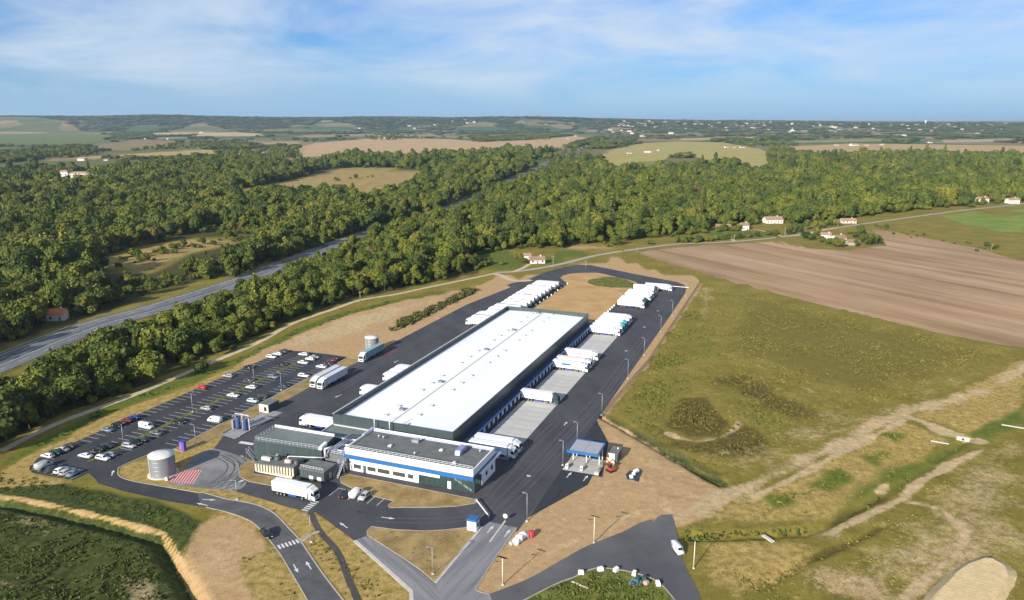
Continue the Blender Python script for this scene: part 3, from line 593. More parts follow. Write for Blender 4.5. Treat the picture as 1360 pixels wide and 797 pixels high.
# arrows, zebra crossings, lines
def arrow_mesh():
    mb = MB(); mb.prism([(-0.14, -1.9), (0.14, -1.9), (0.14, 0.3), (0.5, 0.3), (0, 1.9), (-0.5, 0.3), (-0.14, 0.3)], 0, 0.003); return mb.mesh('arrow', paint)
am = arrow_mesh()
for a_, b_, par, z in (((745, 570), (757, 556), yard, .076), ((753, 634), (758.6, 628), yard, .076), ((775.6, 638), (780, 632.6), yard, .076), ((460.6, 701), (451.8, 694.9), yard, .076), ((508, 687.3), (523, 689.3), yard, .076), ((648, 707), (654.6, 699.5), entry, .076), ((670.8, 712.4), (676.8, 704.3), entry, .076),
    ((452, 525), (446, 527.5), yard, .076), ((529, 479), (523, 482), yard, .076), ((330, 636), (318, 640), fore, .076), ((390.3, 750.6), (395.4, 760), acc, .064), ((413, 755.8), (406.6, 746.3), acc, .064), ((148.7, 630.6), (150.5, 626), lot, .064), ((268.5, 663.5), (287, 664.5), acc, .064), ((275, 671.5), (262, 668.7), lot, .064)):
    p, q = G(*a_), G(*b_); d = q - p; c_ = (p + q) / 2; c_.z = z; link('arrow', am, par, c_, math.atan2(d.y, d.x) - math.pi / 2)
zb_ = MB().box(-0.24, 0.24, -1.0, 1.0, 0, 0.003).mesh('zebra_stripe', paint)
def zebra(a, b, n, par, z):
    a, b = G(*a), G(*b); d = (b - a); an = math.atan2(d.y, d.x)
    for k in range(n):
        p = a.lerp(b, (k + 0.5) / n); p.z = z; link('zebra_stripe', zb_, par, p, an)
zebra((368.5, 727.5), (402, 717), 7, acc, 0.064); zebra((403.5, 679), (420.5, 665.5), 6, yard, 0.06)
dl = MB().box(-0.08, 0.08, -1.5, 1.5, 0, 0.003).mesh('dash_line', paint_worn)
fl = MB().box(-0.12, 0.12, -4.4, 4.4, 0, 0.003).mesh('stop_line', paint)
lb = MB().box(-2.4, 2.4, -0.08, 0.08, 0, 0.003).mesh('bay_line', paint)
for k in range(6): mark('bay_line', lb, -31.4, -21.4 + 3.0 * k if k else -21.4, math.pi / 2, parent=yard, z=0.058)
lb2 = MB().box(-9.2, 9.2, -0.08, 0.08, 0, 0.003).mesh('bay_line', paint); mark('bay_line', lb2, -29.2, -12.6, 0, parent=yard, z=0.059)
mh = MB().lathe([(0.0, 0.004), (0.75, 0.004), (0.75, 0)], 16).mesh('manhole', mat('manhole concrete', (0.34, 0.33, 0.32), 0.9, var=0.2, scale=1.0))
for u, v in ((702.6, 631.7), (832, 466), (545, 443), (856, 434.5), (322, 606), (874, 413)):
    p = G(u, v); p.z = 0.058; link('manhole', mh, yard, p)
# country lane, gravel path, highway
ribbon('gravel_path', smooth(ROADS[0], 6), 3.0, 0.07, gravel_path)
ribbon('gravel_path', smooth(GP([(658, 364), (668, 367), (676, 371), (690, 373.5), (706, 372)]), 4), 4.5, 0.066, gravel_path)
lane = ribbon('country_lane', smooth(ROADS[1], 6), 4.6, 0.075, asph_lane)
for q in ([(1039, 314), (1010, 306), (985, 305), (960, 306)], [(682, 361), (695, 356), (703, 351)], [(975, 320.5), (968, 313), (962, 309)], [(1110, 303), (1090, 306), (1070, 312), (1040, 314)]): ribbon('drive', smooth(GP(q), 4), 3, 0.08, gravel_path)
hw = smooth(GP([(-220, 590), (-120, 537), (0, 484), (125, 434), (208, 410.5), (340, 367.5), (460, 321.5), (517, 303)]) + [Vector((-60, 930, 0)), Vector((20, 1400, 0)), G(739, 211), G(783, 194), G(817, 183), G(838, 176)], 8)
hwy = ribbon('highway', hw, 19.5, 0.10, asph_hwy)
for d0, wd in ((-9.0, 0.35), (9.0, 0.35), (-1.3, 0.3), (1.3, 0.3)): ribbon('edge_line', hw[:60], wd, 0.112, paint, parent=hwy, d0=d0)
dm = MB().box(-0.12, 0.12, -3, 3, 0, 0.003).mesh('dash_line', paint)
for d0 in (-5.2, 5.2):
    pl = offset(hw, d0); acc_d = 0
    for i in range(len(pl) - 1):
        if pl[i].y > 640: break
        q = pl[i + 1] - pl[i]; acc_d += q.length
        if acc_d > 13:
            acc_d = 0; p = pl[i].copy(); p.z = 0.112; link('dash_line', dm, hwy, p, math.atan2(q.y, q.x) - math.pi / 2)
def rail(d0, lab):
    pl = [p for p in offset(hw, d0) if p.y < 760]; r = thing('guard_rail', lab, 'guard rail', pl[0]); o = pl[0]; mb = MB(); ps = MB()
    for i in range(len(pl) - 1):
        a, c = pl[i] - o, pl[i + 1] - o
        mb.quad((a.x, a.y, 0.45), (c.x, c.y, 0.45), (c.x, c.y, 0.85), (a.x, a.y, 0.85)); n = Vector((c.y - a.y, a.x - c.x, 0)).normalized() * 0.12
        mb.quad((a.x + n.x, a.y + n.y, 0.45), (c.x + n.x, c.y + n.y, 0.45), (c.x + n.x, c.y + n.y, 0.85), (a.x + n.x, a.y + n.y, 0.85)); mb.quad((a.x, a.y, 0.85), (c.x, c.y, 0.85), (c.x + n.x, c.y + n.y, 0.85), (a.x + n.x, a.y + n.y, 0.85))
        for k in range(max(1, int((c - a).length / 4))):
            p = a.lerp(c, k / max(1, int((c - a).length / 4))); ps.box(p.x - 0.06, p.x + 0.06, p.y - 0.06, p.y + 0.06, 0, 0.8)
    mb.build('beam', mat('galvanised rail', (0.5, 0.51, 0.52), 0.5, 0.6), r); tag(ps.build('post', mat('galvanised rail', (0.5, 0.51, 0.52)), r), kind='stuff')
rail(-0.06, 'grey metal guard rail along the middle of the highway')
rail(10.2, 'grey metal guard rail on the highway side facing the car park')
rail(-10.4, 'grey metal guard rail on the highway side facing the orange roofed house')
# ------------------------------------------------------------------ warehouse
green_clad = mat('dark green cladding', (0.042, 0.061, 0.064), 0.45, var=0.10, scale=0.25, spec=0.4, stretch=(4, 4, 0.2))
roof_white = mat('white roof membrane', (0.80, 0.81, 0.82), 0.6, var=0.03, scale=0.12, stretch=(1, 0.2, 1))
coping = mat('pale metal coping', (0.55, 0.56, 0.57), 0.4, 0.3)
blue = mat('blue sheet metal', (0.018, 0.115, 0.32), 0.45, var=0.06, scale=0.5)
white_p = mat('white painted panel', (0.80, 0.80, 0.79), 0.5, var=0.03, scale=0.3)
cream = mat('cream render', (0.62, 0.56, 0.43), 0.8, var=0.06, scale=0.7)
dark_metal = mat('dark grey metal', (0.06, 0.066, 0.072), 0.5, var=0.1, scale=0.5)
grey_metal = mat('grey metal', (0.30, 0.31, 0.325), 0.5, 0.3)
mid_metal = mat('mid grey sheet', (0.16, 0.165, 0.175), 0.5, var=0.1, scale=0.6)
rail_m = mat('pale railing steel', (0.60, 0.61, 0.62), 0.5, 0.2)
black = mat('black rubber', (0.012, 0.012, 0.014), 0.8)
glass_d = mat('dark window glass', (0.018, 0.026, 0.028), 0.06, spec=0.7)
orange = mat('orange trim', (0.55, 0.20, 0.04), 0.6)
roof_dark = mat('dark roofing felt', (0.112, 0.122, 0.12), 0.9, col2=(0.15, 0.16, 0.155), scale=0.3, spec=0.2)
roof_green = mat('greenish roof sheet', (0.135, 0.16, 0.152), 0.7, col2=(0.17, 0.195, 0.185), scale=0.25, spec=0.3)

grain(roof_white, 0.12, 0.035, (1, 0.25, 1)); grain(roof_dark, 0.5, 0.07); grain(roof_green, 0.5, 0.07); grain(green_clad, 0.6, 0.06, (1, 1, 0.15)); grain(white_p, 0.7, 0.03, (1, 1, 0.2))
WL, WW = 153.2, 42.6
wh = site_thing('warehouse', 'long low distribution warehouse with white flat roof, dark green walls and blue dock side', 'warehouse', 0, 0)
wm = MB()
wm.box(-WW, 0, 0, 0.35, 0, 8.0); wm.box(-WW, 0, WL - 0.35, WL, 0, 8.0); wm.box(-WW, -WW + 0.35, 0.35, WL - 0.35, 0, 8.0); wm.box(-0.35, 0, 0.35, WL - 0.35, 0, 8.0)
wm.build('wall', green_clad, wh)
rf = MB(); rf.quad((-WW + 0.3, 0.3, 6.0), (-23.2, 0.3, 6.5), (-23.2, WL - 0.3, 6.5), (-WW + 0.3, WL - 0.3, 6.0)); rf.quad((-23.2, 0.3, 6.5), (-0.3, 0.3, 6.0), (-0.3, WL - 0.3, 6.0), (-23.2, WL - 0.3, 6.5))
roof = rf.build('roof', roof_white, wh)
MB().box(-23.45, -22.95, 0.5, WL - 0.5, 6.4, 6.59).build('ridge_strip', mat('ridge strip', (0.42, 0.43, 0.45), 0.6), roof)
cp = MB(); cp.box(-WW - 0.12, -WW + 0.36, -0.03, WL + 0.03, 8.0, 8.1); cp.build('coping', coping, wh)
cp = MB(); cp.box(-WW + 0.4, 0.03, -0.03, 0.38, 8.0, 8.06); cp.box(-WW + 0.4, 0.03, WL - 0.38, WL + 0.03, 8.0, 8.06); cp.box(-0.38, 0.03, 0.4, WL - 0.4, 8.0, 8.06); cp.build('coping', green_clad, wh)
# vertical panel joints on the front and dock side
jm = MB().box(-0.02, 0.02, -0.015, 0.015, 0, 7.9).mesh('panel_joint', mat('panel joint', (0.02, 0.04, 0.038), 0.6))
for k in range(1, 14): link('panel_joint', jm, wh, (-WW + k * 3.04, -0.005, 0.02))
sm_ = MB()
for k in range(1, 38):
    for xa, xb, za_, zb2_ in ((-WW + 0.35, -23.5, 6.03, 6.52), (-22.9, -0.35, 6.52, 6.03)): sm_.quad((xa, 4.03 * k, za_), (xb, 4.03 * k, zb2_), (xb, 4.03 * k + 0.14, zb2_), (xa, 4.03 * k + 0.14, za_))
tag(sm_.build('membrane_seam', mat('membrane seam', (0.71, 0.72, 0.73), 0.6), roof), kind='stuff')
hb = MB(); hb.box(-0.75, 0.75, -0.5, 0.5, -0.15, 0.28); hb.cur = 1; hb.quad((-0.68, -0.43, 0.285), (0.68, -0.43, 0.285), (0.68, 0.43, 0.42), (-0.68, 0.43, 0.42)); hb.cur = 0; hb.quad((-0.68, 0.43, 0.28), (-0.68, 0.43, 0.42), (0.68, 0.43, 0.42), (0.68, 0.43, 0.28))
hme = hb.mesh('roof_hatch', [mat('hatch frame', (0.33, 0.34, 0.35), 0.6), mat('hatch dome', (0.50, 0.52, 0.54), 0.3)])
for l in (8.5, 17, 33.4, 41.2, 49.7, 66.2, 74.7, 83, 99.6, 107.4, 116.1, 132.5, 141.3, 149.6): link('roof_hatch', hme, roof, (-28, l, 6.43))
for l in (4.2, 12.5, 21.2, 37.4, 45.3, 53.9, 70.4, 79, 87.5, 103.7, 111.6, 120, 136.4, 144, 151): link('roof_hatch', hme, roof, (-18.0, l, 6.42))
um = MB(); um.box(-0.9, 0.9, -0.6, 0.6, 0, 0.75); um.tube((0, 0, 0.7), (0, 0, 0.95), 0.42, 10)
ume = um.mesh('vent_unit', mid_metal)
for l in (14.1, 42.9, 85.3, 117.2, 150.6): link('vent_unit', ume, roof, (-25.2, l, 6.46))
# dock side: recessed dock doors under a blue lean-to
MB().box(0.003, 0.06, 0.3, WL - 0.3, 3.9, 5.6).build('wall_shade_band', mat('painted wall shade', (0.018, 0.035, 0.06), 0.5), wh)  # dark strip on the wall, its navy colour standing for shade
dk = MB(); dk.box(0.003, 2.2, 3.2, WL - 0.2, 1.15, 3.45); dk.build('dock_wall', mat('dock wall sheet', (0.05, 0.075, 0.10), 0.5, var=0.1, scale=0.4), wh)
bl = MB(); bl.box(0.003, 2.62, 3.0, WL, 3.45, 3.62); bl.build('dock_roof', mat('shade painted roof sheet', (0.02, 0.045, 0.085), 0.6), wh)  # the wall's shadow on the lean-to roof is put into its navy colour
MB().box(2.62, 2.86, 3.0, WL, 3.1, 3.68).build('dock_fascia', blue, wh, 0.02)
MB().box(0.003, 2.0, 3.2, WL - 0.2, 0.0, 1.15).build('dock_plinth', mat('dock plinth', (0.14, 0.14, 0.14), 0.9, var=0.1, scale=1), wh)
dd = MB().box(-0.03, 0.05, -1.25, 1.25, 0.0, 2.1).mesh('dock_door', mat('dock door white', (0.55, 0.58, 0.60), 0.5))
sh = MB(); sh.box(0, 0.4, -1.75, -1.27, -0.1, 2.2); sh.box(0, 0.4, 1.27, 1.75, -0.1, 2.2); sh.box(0, 0.42, -1.75, 1.75, 2.1, 2.24)
she = sh.mesh('dock_shelter', black)
pm = MB().box(-0.14, 0.14, -0.14, 0.14, 0, 3.1).mesh('pillar', mat('blue grey post', (0.05, 0.16, 0.33), 0.5)); bu = MB().box(0, 0.18, -0.12, 0.12, 0.8, 1.3).mesh('bumper', black)
for k in range(37):
    y = 6.6 + 4.0 * k
    d = link('dock_door', dd, wh, (2.22, y, 1.0)); s_ = link('dock_shelter', she, wh, (2.24, y, 1.0))
    link('bumper', bu, wh, (2.02, y - 0.9, 0)); link('bumper', bu, wh, (2.02, y + 0.9, 0)); link('pillar', pm, wh, (2.66, y + 2.0, 0))
# far-side docks face the left yard
dk = MB(); dk.box(-WW - 1.2, -WW - 0.003, 6, WL - 2, 1.1, 3.9); dk.build('dock_wall', green_clad, wh)
for k in range(24): link('dock_door', dd, wh, (-WW - 1.22, 8 + 6 * k, 1.2), math.pi)
# mast and chimney pipes at the front parapet
for x in (-20.8, -26.2): MB().tube((x, -1.6, 5.0), (x, -1.6, 10.8), 0.16, 8).build('flue', rail_m, wh)

# ------------------------------------------------------------------ office
of = site_thing('office_building', 'two storey white office block with blue band and glazed corner in front of the warehouse', 'office', 0, 0)
x0, x1, y0, y1 = -25.4, 15.3, -19.4, -3.6
par = MB()
par.box(x0, x1, y0, y0 + 0.35, 5.55, 7.5); par.box(x0, x1, y1 - 0.35, y1, 5.55, 7.3); par.box(x0, x0 + 0.35, y0 + 0.35, y1 - 0.35, 5.55, 7.4); par.box(x1 - 0.35, x1, y0 + 0.35, y1 - 0.35, 5.55, 7.5)
par.build('parapet', white_p, of, 0.03)
MB().box(x0 + 0.34, x1 - 0.34, y0 + 0.34, y1 - 0.34, 6.3, 6.72).build('roof', roof_dark, of)
tr = MB(); tr.box(x0 + 0.02, x1 - 0.02, y0 + 0.02, y0 + 0.3, 5.42, 5.55); tr.box(x1 - 0.3, x1 - 0.02, y0 + 0.3, y1, 5.42, 5.55); tr.build('trim', orange, of)
bb = MB(); bb.box(x0 - 0.9, x1 + 0.1, y0 - 0.12, y0 + 0.8, 4.15, 5.42); bb.box(x1 - 0.8, x1 + 0.1, y0 + 0.8, y1, 4.75, 5.42); bb.box(x0 - 0.9, x0, y0 + 0.8, y1, 4.55, 5.42)
bb.build('blue_band', blue, of, 0.03)
fx = -19.4 + 1.0                            # front wall plane, set back under the band
lw = MB(); lw.box(-24.6, -2.0, fx, fx + 0.3, 0, 4.42); lw.box(-2.0, 4.6, fx, fx + 0.3, 2.7, 4.42); lw.box(-24.6, -24.3, fx + 0.3, y1, 0, 4.5); lw.box(x1 - 0.35, x1 - 0.05, fx + 5.2, y1, 0, 4.8); lw.box(-24.3, x1 - 0.3, y1 - 0.3, y1, 0, 4.6)
wall = lw.build('wall', white_p, of)
# scalloped lower edge of the band cladding: shallow boards
for k in range(7): MB().box(-24.6 + 4.15 * k + 0.1, -24.6 + 4.15 * (k + 1) - 0.1, fx - 0.06, fx - 0.003, 3.7 - 0.05 * (k % 2), 4.14).build('cladding_board', white_p, of)
def window(xa, xb, z0_, z1_, y):
    f = MB(); f.box(xa - 0.1, xb + 0.1, y - 0.05, y + 0.02, z0_ - 0.1, z0_); f.box(xa - 0.1, xb + 0.1, y - 0.05, y + 0.02, z1_, z1_ + 0.1); f.box(xa - 0.1, xa, y - 0.05, y + 0.02, z0_, z1_); f.box(xb, xb + 0.1, y - 0.05, y + 0.02, z0_, z1_)
    n = max(1, int((xb - xa) / 1.4)); 
    for k in range(1, n): f.box(xa + (xb - xa) * k / n - 0.04, xa + (xb - xa) * k / n + 0.04, y - 0.05, y + 0.02, z0_, z1_)
    fo = f.build('window', dark_metal, of); p = MB(); p.quad((xa, y - 0.012, z0_), (xb, y - 0.012, z0_), (xb, y - 0.012, z1_), (xa, y - 0.012, z1_)); p.build('pane', mat('window pane', (0.06, 0.06, 0.05), 0.08, spec=0.7), fo)
for xa, xb in ((-23.2, -20.9), (-18.6, -16.0), (-15.2, -11.4), (-10.2, -6.4), (-5.3, -3.8)): window(xa, xb, 1.05, 2.15, fx)
MB().box(-20.1, -19.1, fx - 0.05, fx, 0, 2.3).build('door', dark_metal, of)
# glazed entrance corner
glass = mat('green tinted glass', (0.05, 0.09, 0.085), 0.04, spec=0.9, alpha=0.55)
gw = 1.73
def pane(xa, xb, z0_, z1_, y): p = MB(); p.quad((xa, y, z0_), (xb, y, z0_), (xb, y, z1_), (xa, y, z1_)); return p.build('pane', glass, of)
mu = MB()
for k in range(4): pane(-2.0 + 1.65 * k, -0.35 + 1.65 * k, 0.1, 2.65, fx + 0.1); mu.box(-2.05 + 1.65 * k, -1.95 + 1.65 * k, fx + 0.03, fx + 0.17, 0, 2.7)
for k in range(6):
    a = 4.6 + 1.75 * k
    for z0_, z1_ in ((0.1, 2.1), (2.15, 4.35)): pane(a, a + 1.75, z0_, z1_, fx + 0.1)
    mu.box(a - 0.06, a + 0.06, fx + 0.03, fx + 0.17, 0, 4.4)
mu.box(-2, 15.1, fx + 0.03, fx + 0.17, 0, 0.1); mu.box(4.6, 15.1, fx + 0.03, fx + 0.17, 2.1, 2.16); mu.box(14.9, 15.25, fx, fx + 0.35, 0, 4.4)
mu.build('mullion', mat('dark green frame', (0.02, 0.045, 0.04), 0.5), of)
for k in range(3):
    p = MB(); p.quad((15.1, fx + 0.3 + 1.65 * k, 0.1), (15.1, fx + 1.9 + 1.65 * k, 0.1), (15.1, fx + 1.9 + 1.65 * k, 4.4), (15.1, fx + 0.3 + 1.65 * k, 4.4)); p.build('pane', glass, of)
MB().box(-24.2, 15.0, fx + 0.4, y1 - 0.4, 0.02, 0.12).build('floor', mat('dark floor tile', (0.10, 0.11, 0.11), 0.4), of)
MB().box(-2.1, 14.6, fx + 5.6, fx + 5.8, 0.1, 4.4).build('inner_wall', mat('inner wall green', (0.10, 0.17, 0.16), 0.8), of)
stg = MB(); stg.xprism([(0, 0), (0.3, 0), (0.3, 0.25), (0, 0.25)], 0, 0.1); stg = MB()
n_ = 9
stg.quad((9.0, fx + 0.6, 3.3), (9.0, fx + 0.6, 2.7), (14.0, fx + 0.6, 0.15), (14.0, fx + 0.6, 0.75))
for k in range(n_): stg.box(9.2 + k * 0.5, 9.75 + k * 0.5, fx + 0.62, fx + 1.8, 2.75 - k * 0.3, 2.9 - k * 0.3)
stg.build('staircase', white_p, of)
MB().box(7.0, 8.1, fx - 0.02, fx + 0.1, 0.05, 2.3).build('entrance_door', mat('pale door', (0.6, 0.65, 0.65), 0.3), of)
for k, y in enumerate((-10.0, -6.1)):
    f = MB(); f.box(x1 - 0.06, x1 - 0.01, y - 0.6, y + 0.6, 1.7, 3.0); f.build('window', glass_d, of)
gt = MB(); gt.box(x1 - 0.04, x1 + 0.75, fx + 3, y1 + 3.4, 4.52, 4.7); gt.build('awning', white_p, of)
# roof fittings
def railing(parent, pts, h=1.0, z=0.0, step=1.6):
    mb = MB()
    for i in range(len(pts) - 1):
        a, c = Vector((*pts[i], z)), Vector((*pts[i + 1], z)); n = max(1, int((c - a).length / step))
        for k in range(n + 1):
            p = a.lerp(c, k / n); mb.tube(p, p + Vector((0, 0, h)), 0.045, 5)
        for q in (0.5, 1.0): mb.tube(a + Vector((0, 0, h * q)), c + Vector((0, 0, h * q)), 0.04, 5)
    return mb.build('railing', rail_m, parent)
railing(of, [(x0 + 0.2, y0 + 0.2), (x1 - 0.2, y0 + 0.2)], 0.95, 7.5, 1.3)
for x, y in ((-14.2, -12.7), (1.1, -10.0), (8.1, -16.1)):
    d = MB().box(-0.6, 0.6, -0.6, 0.6, 0, 0.35).build('skylight', grey_metal, of, loc=(x, y, 6.7)); MB().box(-0.55, 0.55, -0.55, 0.55, 0.35, 0.6, 0.2, 0.2).build('dome', white_p, d)
au = MB().box(-0.9, 0.9, -2.1, 2.1, 0.25, 1.55).build('rooftop_unit', mat('violet grey casing', (0.22, 0.24, 0.42), 0.5), of, 0.05, (6.9, -8.9, 6.72))
MB().box(-0.7, 0.7, -2.7, -2.11, 0.25, 1.3).build('air_intake', white_p, au)
for x in (-0.7, 0.7): MB().box(x - 0.08, x + 0.08, -1.9, 1.9, 0, 0.25).build('foot', dark_metal, au)
for x, y in ((-20.5, -8.5), (-18.9, -8.6), (-7.5, -6.4), (-4.8, -15.2), (12.0, -7.0)):
    v_ = MB().tube((0, 0, 0), (0, 0, 0.7), 0.22, 8).build('roof_vent', grey_metal, of, loc=(x, y, 6.72)); MB().tube((0, 0, 0.7), (0, 0, 0.85), 0.34, 8).build('vent_cap', rail_m, v_)
MB().box(-1.1, 1.1, -0.7, 0.7, 0, 0.9).build('air_handler', grey_metal, of, 0.04, (-8.6, -7.2, 6.72))
for k in range(1, 8): MB().box(-0.02, 0.02, -0.012, 0.0, 5.58, 7.48).build('panel_joint', mat('pale joint', (0.45, 0.45, 0.44), 0.7), of, loc=(x0 + 5.08 * k, y0 - 0.002, 0))
dc = MB(); dc.tube((-25.5, -2.6, 6.1), (2.4, -2.6, 6.1), 0.42, 10); dc.tube((2.6, -2.9, 5.7), (14.6, -2.9, 5.7), 0.42, 10); dc.build('duct', mat('white duct', (0.7, 0.71, 0.74), 0.4), of)
cl = MB()
for k in range(12): cl.box(-24 + 2.3 * k, -23.85 + 2.3 * k, -3.1, -2.1, 4.0, 6.1)
cl.build('duct_bracket', grey_metal, of)
MB().box(x0 + 0.5, x1 - 0.5, y1 - 1.1, y1 - 0.45, 6.73, 7.0).build('cable_tray', mat('lilac grey tray', (0.42, 0.44, 0.56), 0.5), of)
MB().box(x0 - 0.3, x0 + 0.4, y1 - 6, y1, 7.4, 7.55).build('cable_tray', mat('lilac grey tray', (0.42, 0.44, 0.56)), of)

# ------------------------------------------------------------------ plant rooms beside the office
pl = site_thing('plant_building', 'dark green plant hall with railed roof between the tank yard and the office', 'plant hall', 0, 0)
b_ = MB(); b_.prism([(-55.6, -22.4), (-32.4, -20.9), (-34.6, -10.8), (-56.0, -11.3)], 0, 6.0); b_.build('wall', green_clad, pl)
b_ = MB(); b_.prism([(-55.5, -22.2), (-32.6, -20.8), (-34.7, -11.2), (-55.9, -11.6)], 5.98, 6.06); b_.build('roof', roof_green, pl)
b_ = MB(); b_.prism([(-56.1, -11.7), (-34.6, -11.2), (-34.6, -10.7), (-56.1, -11.2)], 6.0, 6.7); b_.build('parapet', white_p, pl)
b_ = MB(); b_.prism([(-33.4, -20.9), (-32.4, -20.8), (-33.0, -17.0), (-34.0, -17.0)], 6.0, 6.9); b_.build('parapet', white_p, pl)
railing(pl, [(-34, -20.6), (-55.2, -22.0), (-55.6, -12)], 1.1, 6.05, 1.3)
for k in range(10): MB().box(-0.025, 0.025, -0.02, 0.02, 0, 5.9).build('panel_joint', mat('panel joint', (0.02, 0.04, 0.038)), pl, loc=(-54.0 + 2.2 * k, -22.42 + 1.5 * (1.6 + 2.2 * k) / 23.2, 0.03))
lk = site_thing('link_building', 'low grey corrugated link block with pipes between the green hall and white office', 'link block', 0, 0)
MB().box(-32.3, -25.0, -19.6, -9.8, 0, 4.5).build('wall', mat('grey violet sheet', (0.17, 0.17, 0.19), 0.5, 0.2, var=0.15, scale=4, stretch=(1, 0.05, 0.05)), lk)
MB().box(-32.5, -25.6, -19.8, -9.6, 4.5, 4.7).build('roof', mid_metal, lk)
for k in range(13): MB().box(-32.2 + 0.55 * k, -31.98 + 0.55 * k, -19.68, -19.6, 0.1, 4.4).build('rib', mid_metal, lk)
pp = MB()
for x in (-31.4, -30.6, -29.9, -27.2): pp.tube((x, -19, 5.3), (x, -6, 5.3), 0.2, 8)
for x, y in ((-31.4, -19), (-30.6, -19)): pp.tube((x, y, 5.3), (x, y - 0.2, 2.6), 0.2, 8)
pp.build('pipe', mat('bluish grey pipe', (0.34, 0.38, 0.48), 0.4, 0.4), lk)
for y in (-17, -13, -9): MB().box(-31.8, -26.8, y - 0.1, y + 0.1, 4.7, 5.15).build('pipe_bridge', mat('lilac grey tray', (0.42, 0.44, 0.56)), lk)
hp = MB(); hp.tube((-42, -24.0, 3.9), (-31.2, -20.9, 3.9), 0.14, 8); hp.tube((-36.5, -23.2, 4.2), (-31.0, -21.4, 4.2), 0.14, 8); hp.tube((-31.2, -20.9, 3.9), (-31.2, -20.9, 6.6), 0.3, 8); hp.tube((-42, -24.0, 3.9), (-42, -24.0, 3.0), 0.14, 8); hp.tube((-31.2, -20.9, 6.6), (-30.2, -18.6, 6.6), 0.3, 8)
hp.build('pipe', rail_m, lk)
railing(lk, [(-30, -19.5), (-25.8, -19.5)], 1.0, 4.7, 0.9)
bk = site_thing('rear_annex', 'grey flat roofed annex with pale coping tucked behind the green plant hall', 'annex', 0, 0)
MB().box(-42.4, -26.2, -8.6, -0.05, 0, 4.3).build('wall', mid_metal, bk)
q = MB(); q.box(-42.6, -26, -8.8, -8.4, 4.3, 4.75); q.box(-42.6, -26, -0.5, -0.1, 4.3, 4.75); q.box(-42.6, -42.2, -8.4, -0.5, 4.3, 4.75); q.build('coping', coping, bk)
MB().box(-42.2, -26.2, -8.4, -0.5, 4.3, 4.4).build('roof', roof_green, bk)
lb_ = site_thing('louvre_block', 'low cream building with a row of white fins below the green hall', 'technical block', 0, 0)
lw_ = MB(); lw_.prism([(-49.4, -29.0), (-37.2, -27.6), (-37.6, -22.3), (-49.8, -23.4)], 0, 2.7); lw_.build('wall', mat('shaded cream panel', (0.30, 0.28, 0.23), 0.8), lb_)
lw_ = MB(); lw_.prism([(-49.6, -29.5), (-37.0, -28.0), (-37.4, -22.3), (-49.9, -23.2)], 2.7, 2.95); lw_.build('roof', roof_dark, lb_)
fin = MB().box(-0.22, 0.22, -0.7, 0.0, 0.45, 2.7).mesh('fin', cream)
for k in range(14):
    t_ = k / 13; link('fin', fin, lb_, (-49.2 + 11.9 * t_, -29.0 + 1.36 * t_, 0), 0.11)
MB().box(-49.3, -37.0, -29.2, -28.4, 0, 0.45).build('plinth', cream, lb_)
for x in (-45.6, -40.2, -38.2): pass
fo = MB().lathe([(0.0, 1.45), (0.5, 1.35), (0.95, 0.95), (1.1, 0.4), (1.1, 0)], 16).build('fan_housing', dark_metal, lb_, loc=(-44.6, -25.4, 2.95))
MB().tube((0, 0, 0), (0, 0, 0.4), 0.5, 10).build('vent_cap', grey_metal, fo, loc=(0, 0, 1.4))
tk = MB(); tk.tube((-40.9, -26.6, 3.7), (-38.9, -26.3, 3.7), 0.65, 12); tk.build('vessel', mat('pinkish tank shell', (0.50, 0.36, 0.35), 0.6), lb_)
MB().box(-40.6, -39.2, -26.8, -26.0, 2.95, 3.2).build('vessel_cradle', dark_metal, lb_)
MB().box(-1.5, 1.5, -0.5, 0.5, 0, 0.9).build('air_cooler', cream, lb_, 0.04, (-47.6, -26.6, 2.95))
MB().lathe([(0.0, 1.1), (0.8, 1.0), (0.95, 0)], 14).build('fan_housing', dark_metal, lb_, loc=(-38.0, -25.3, 2.95))
gb = site_thing('pump_house', 'dark grey flat roofed pump house with white door panels beside the white fins', 'pump house', 0, 0)
MB().box(-34.7, -26.6, -28.4, -22.6, 0, 3.4).build('wall', mat('slate grey panel', (0.062, 0.075, 0.085), 0.5, var=0.08, scale=0.6), gb)
MB().box(-34.9, -26.4, -28.6, -22.4, 3.4, 3.62).build('roof', roof_dark, gb)
for xa in (-31.6, -28.9): MB().box(xa, xa + 1.35, -28.47, -28.4, 0.3, 1.7).build('door_panel', white_p, gb)
MB().box(-26.6, -26.53, -26, -24.8, 0.2, 2.2).build('door_panel', grey_metal, gb)
railing(gb, [(-34.5, -28.2), (-26.9, -28.2)], 0.9, 3.62, 1.0)
for k in range(5): MB().box(-0.02, 0.02, -0.02, 0.02, 0, 3.3).build('panel_joint', black, gb, loc=(-33.4 + 1.35 * k, -28.41, 0.03))
stt = site_thing('outdoor_stair', 'grey steel outdoor stair between the pump house and the white office', 'stair', -22.5, -25.6)
for k in range(9): MB().box(-0.7, 0.7, -0.15, 0.15, -0.03, 0.03).build('tread', grey_metal, stt, loc=(0.15 * 0, -1.6 + 0.33 * k, 0.3 + 0.36 * k))
q = MB()
for x in (-0.75, 0.75): q.tube((x, -1.9, 0), (x, 1.4, 3.5), 0.09, 6); q.tube((x, -1.9, 1.0), (x, 1.4, 4.5), 0.05, 6); q.tube((x, -1.9, 0), (x, -1.9, 1), 0.05, 5); q.tube((x, 1.4, 0), (x, 1.4, 4.5), 0.06, 5)
q.build('stair_frame', rail_m, stt)
MB().box(-0.8, 0.8, 1.4, 3.4, 3.45, 3.55).build('landing', grey_metal, stt)
sd = site_thing('outdoor_stair', 'grey steel outdoor stair at the tank side corner of the green hall', 'stair', -22.8, -56.6, R(96))
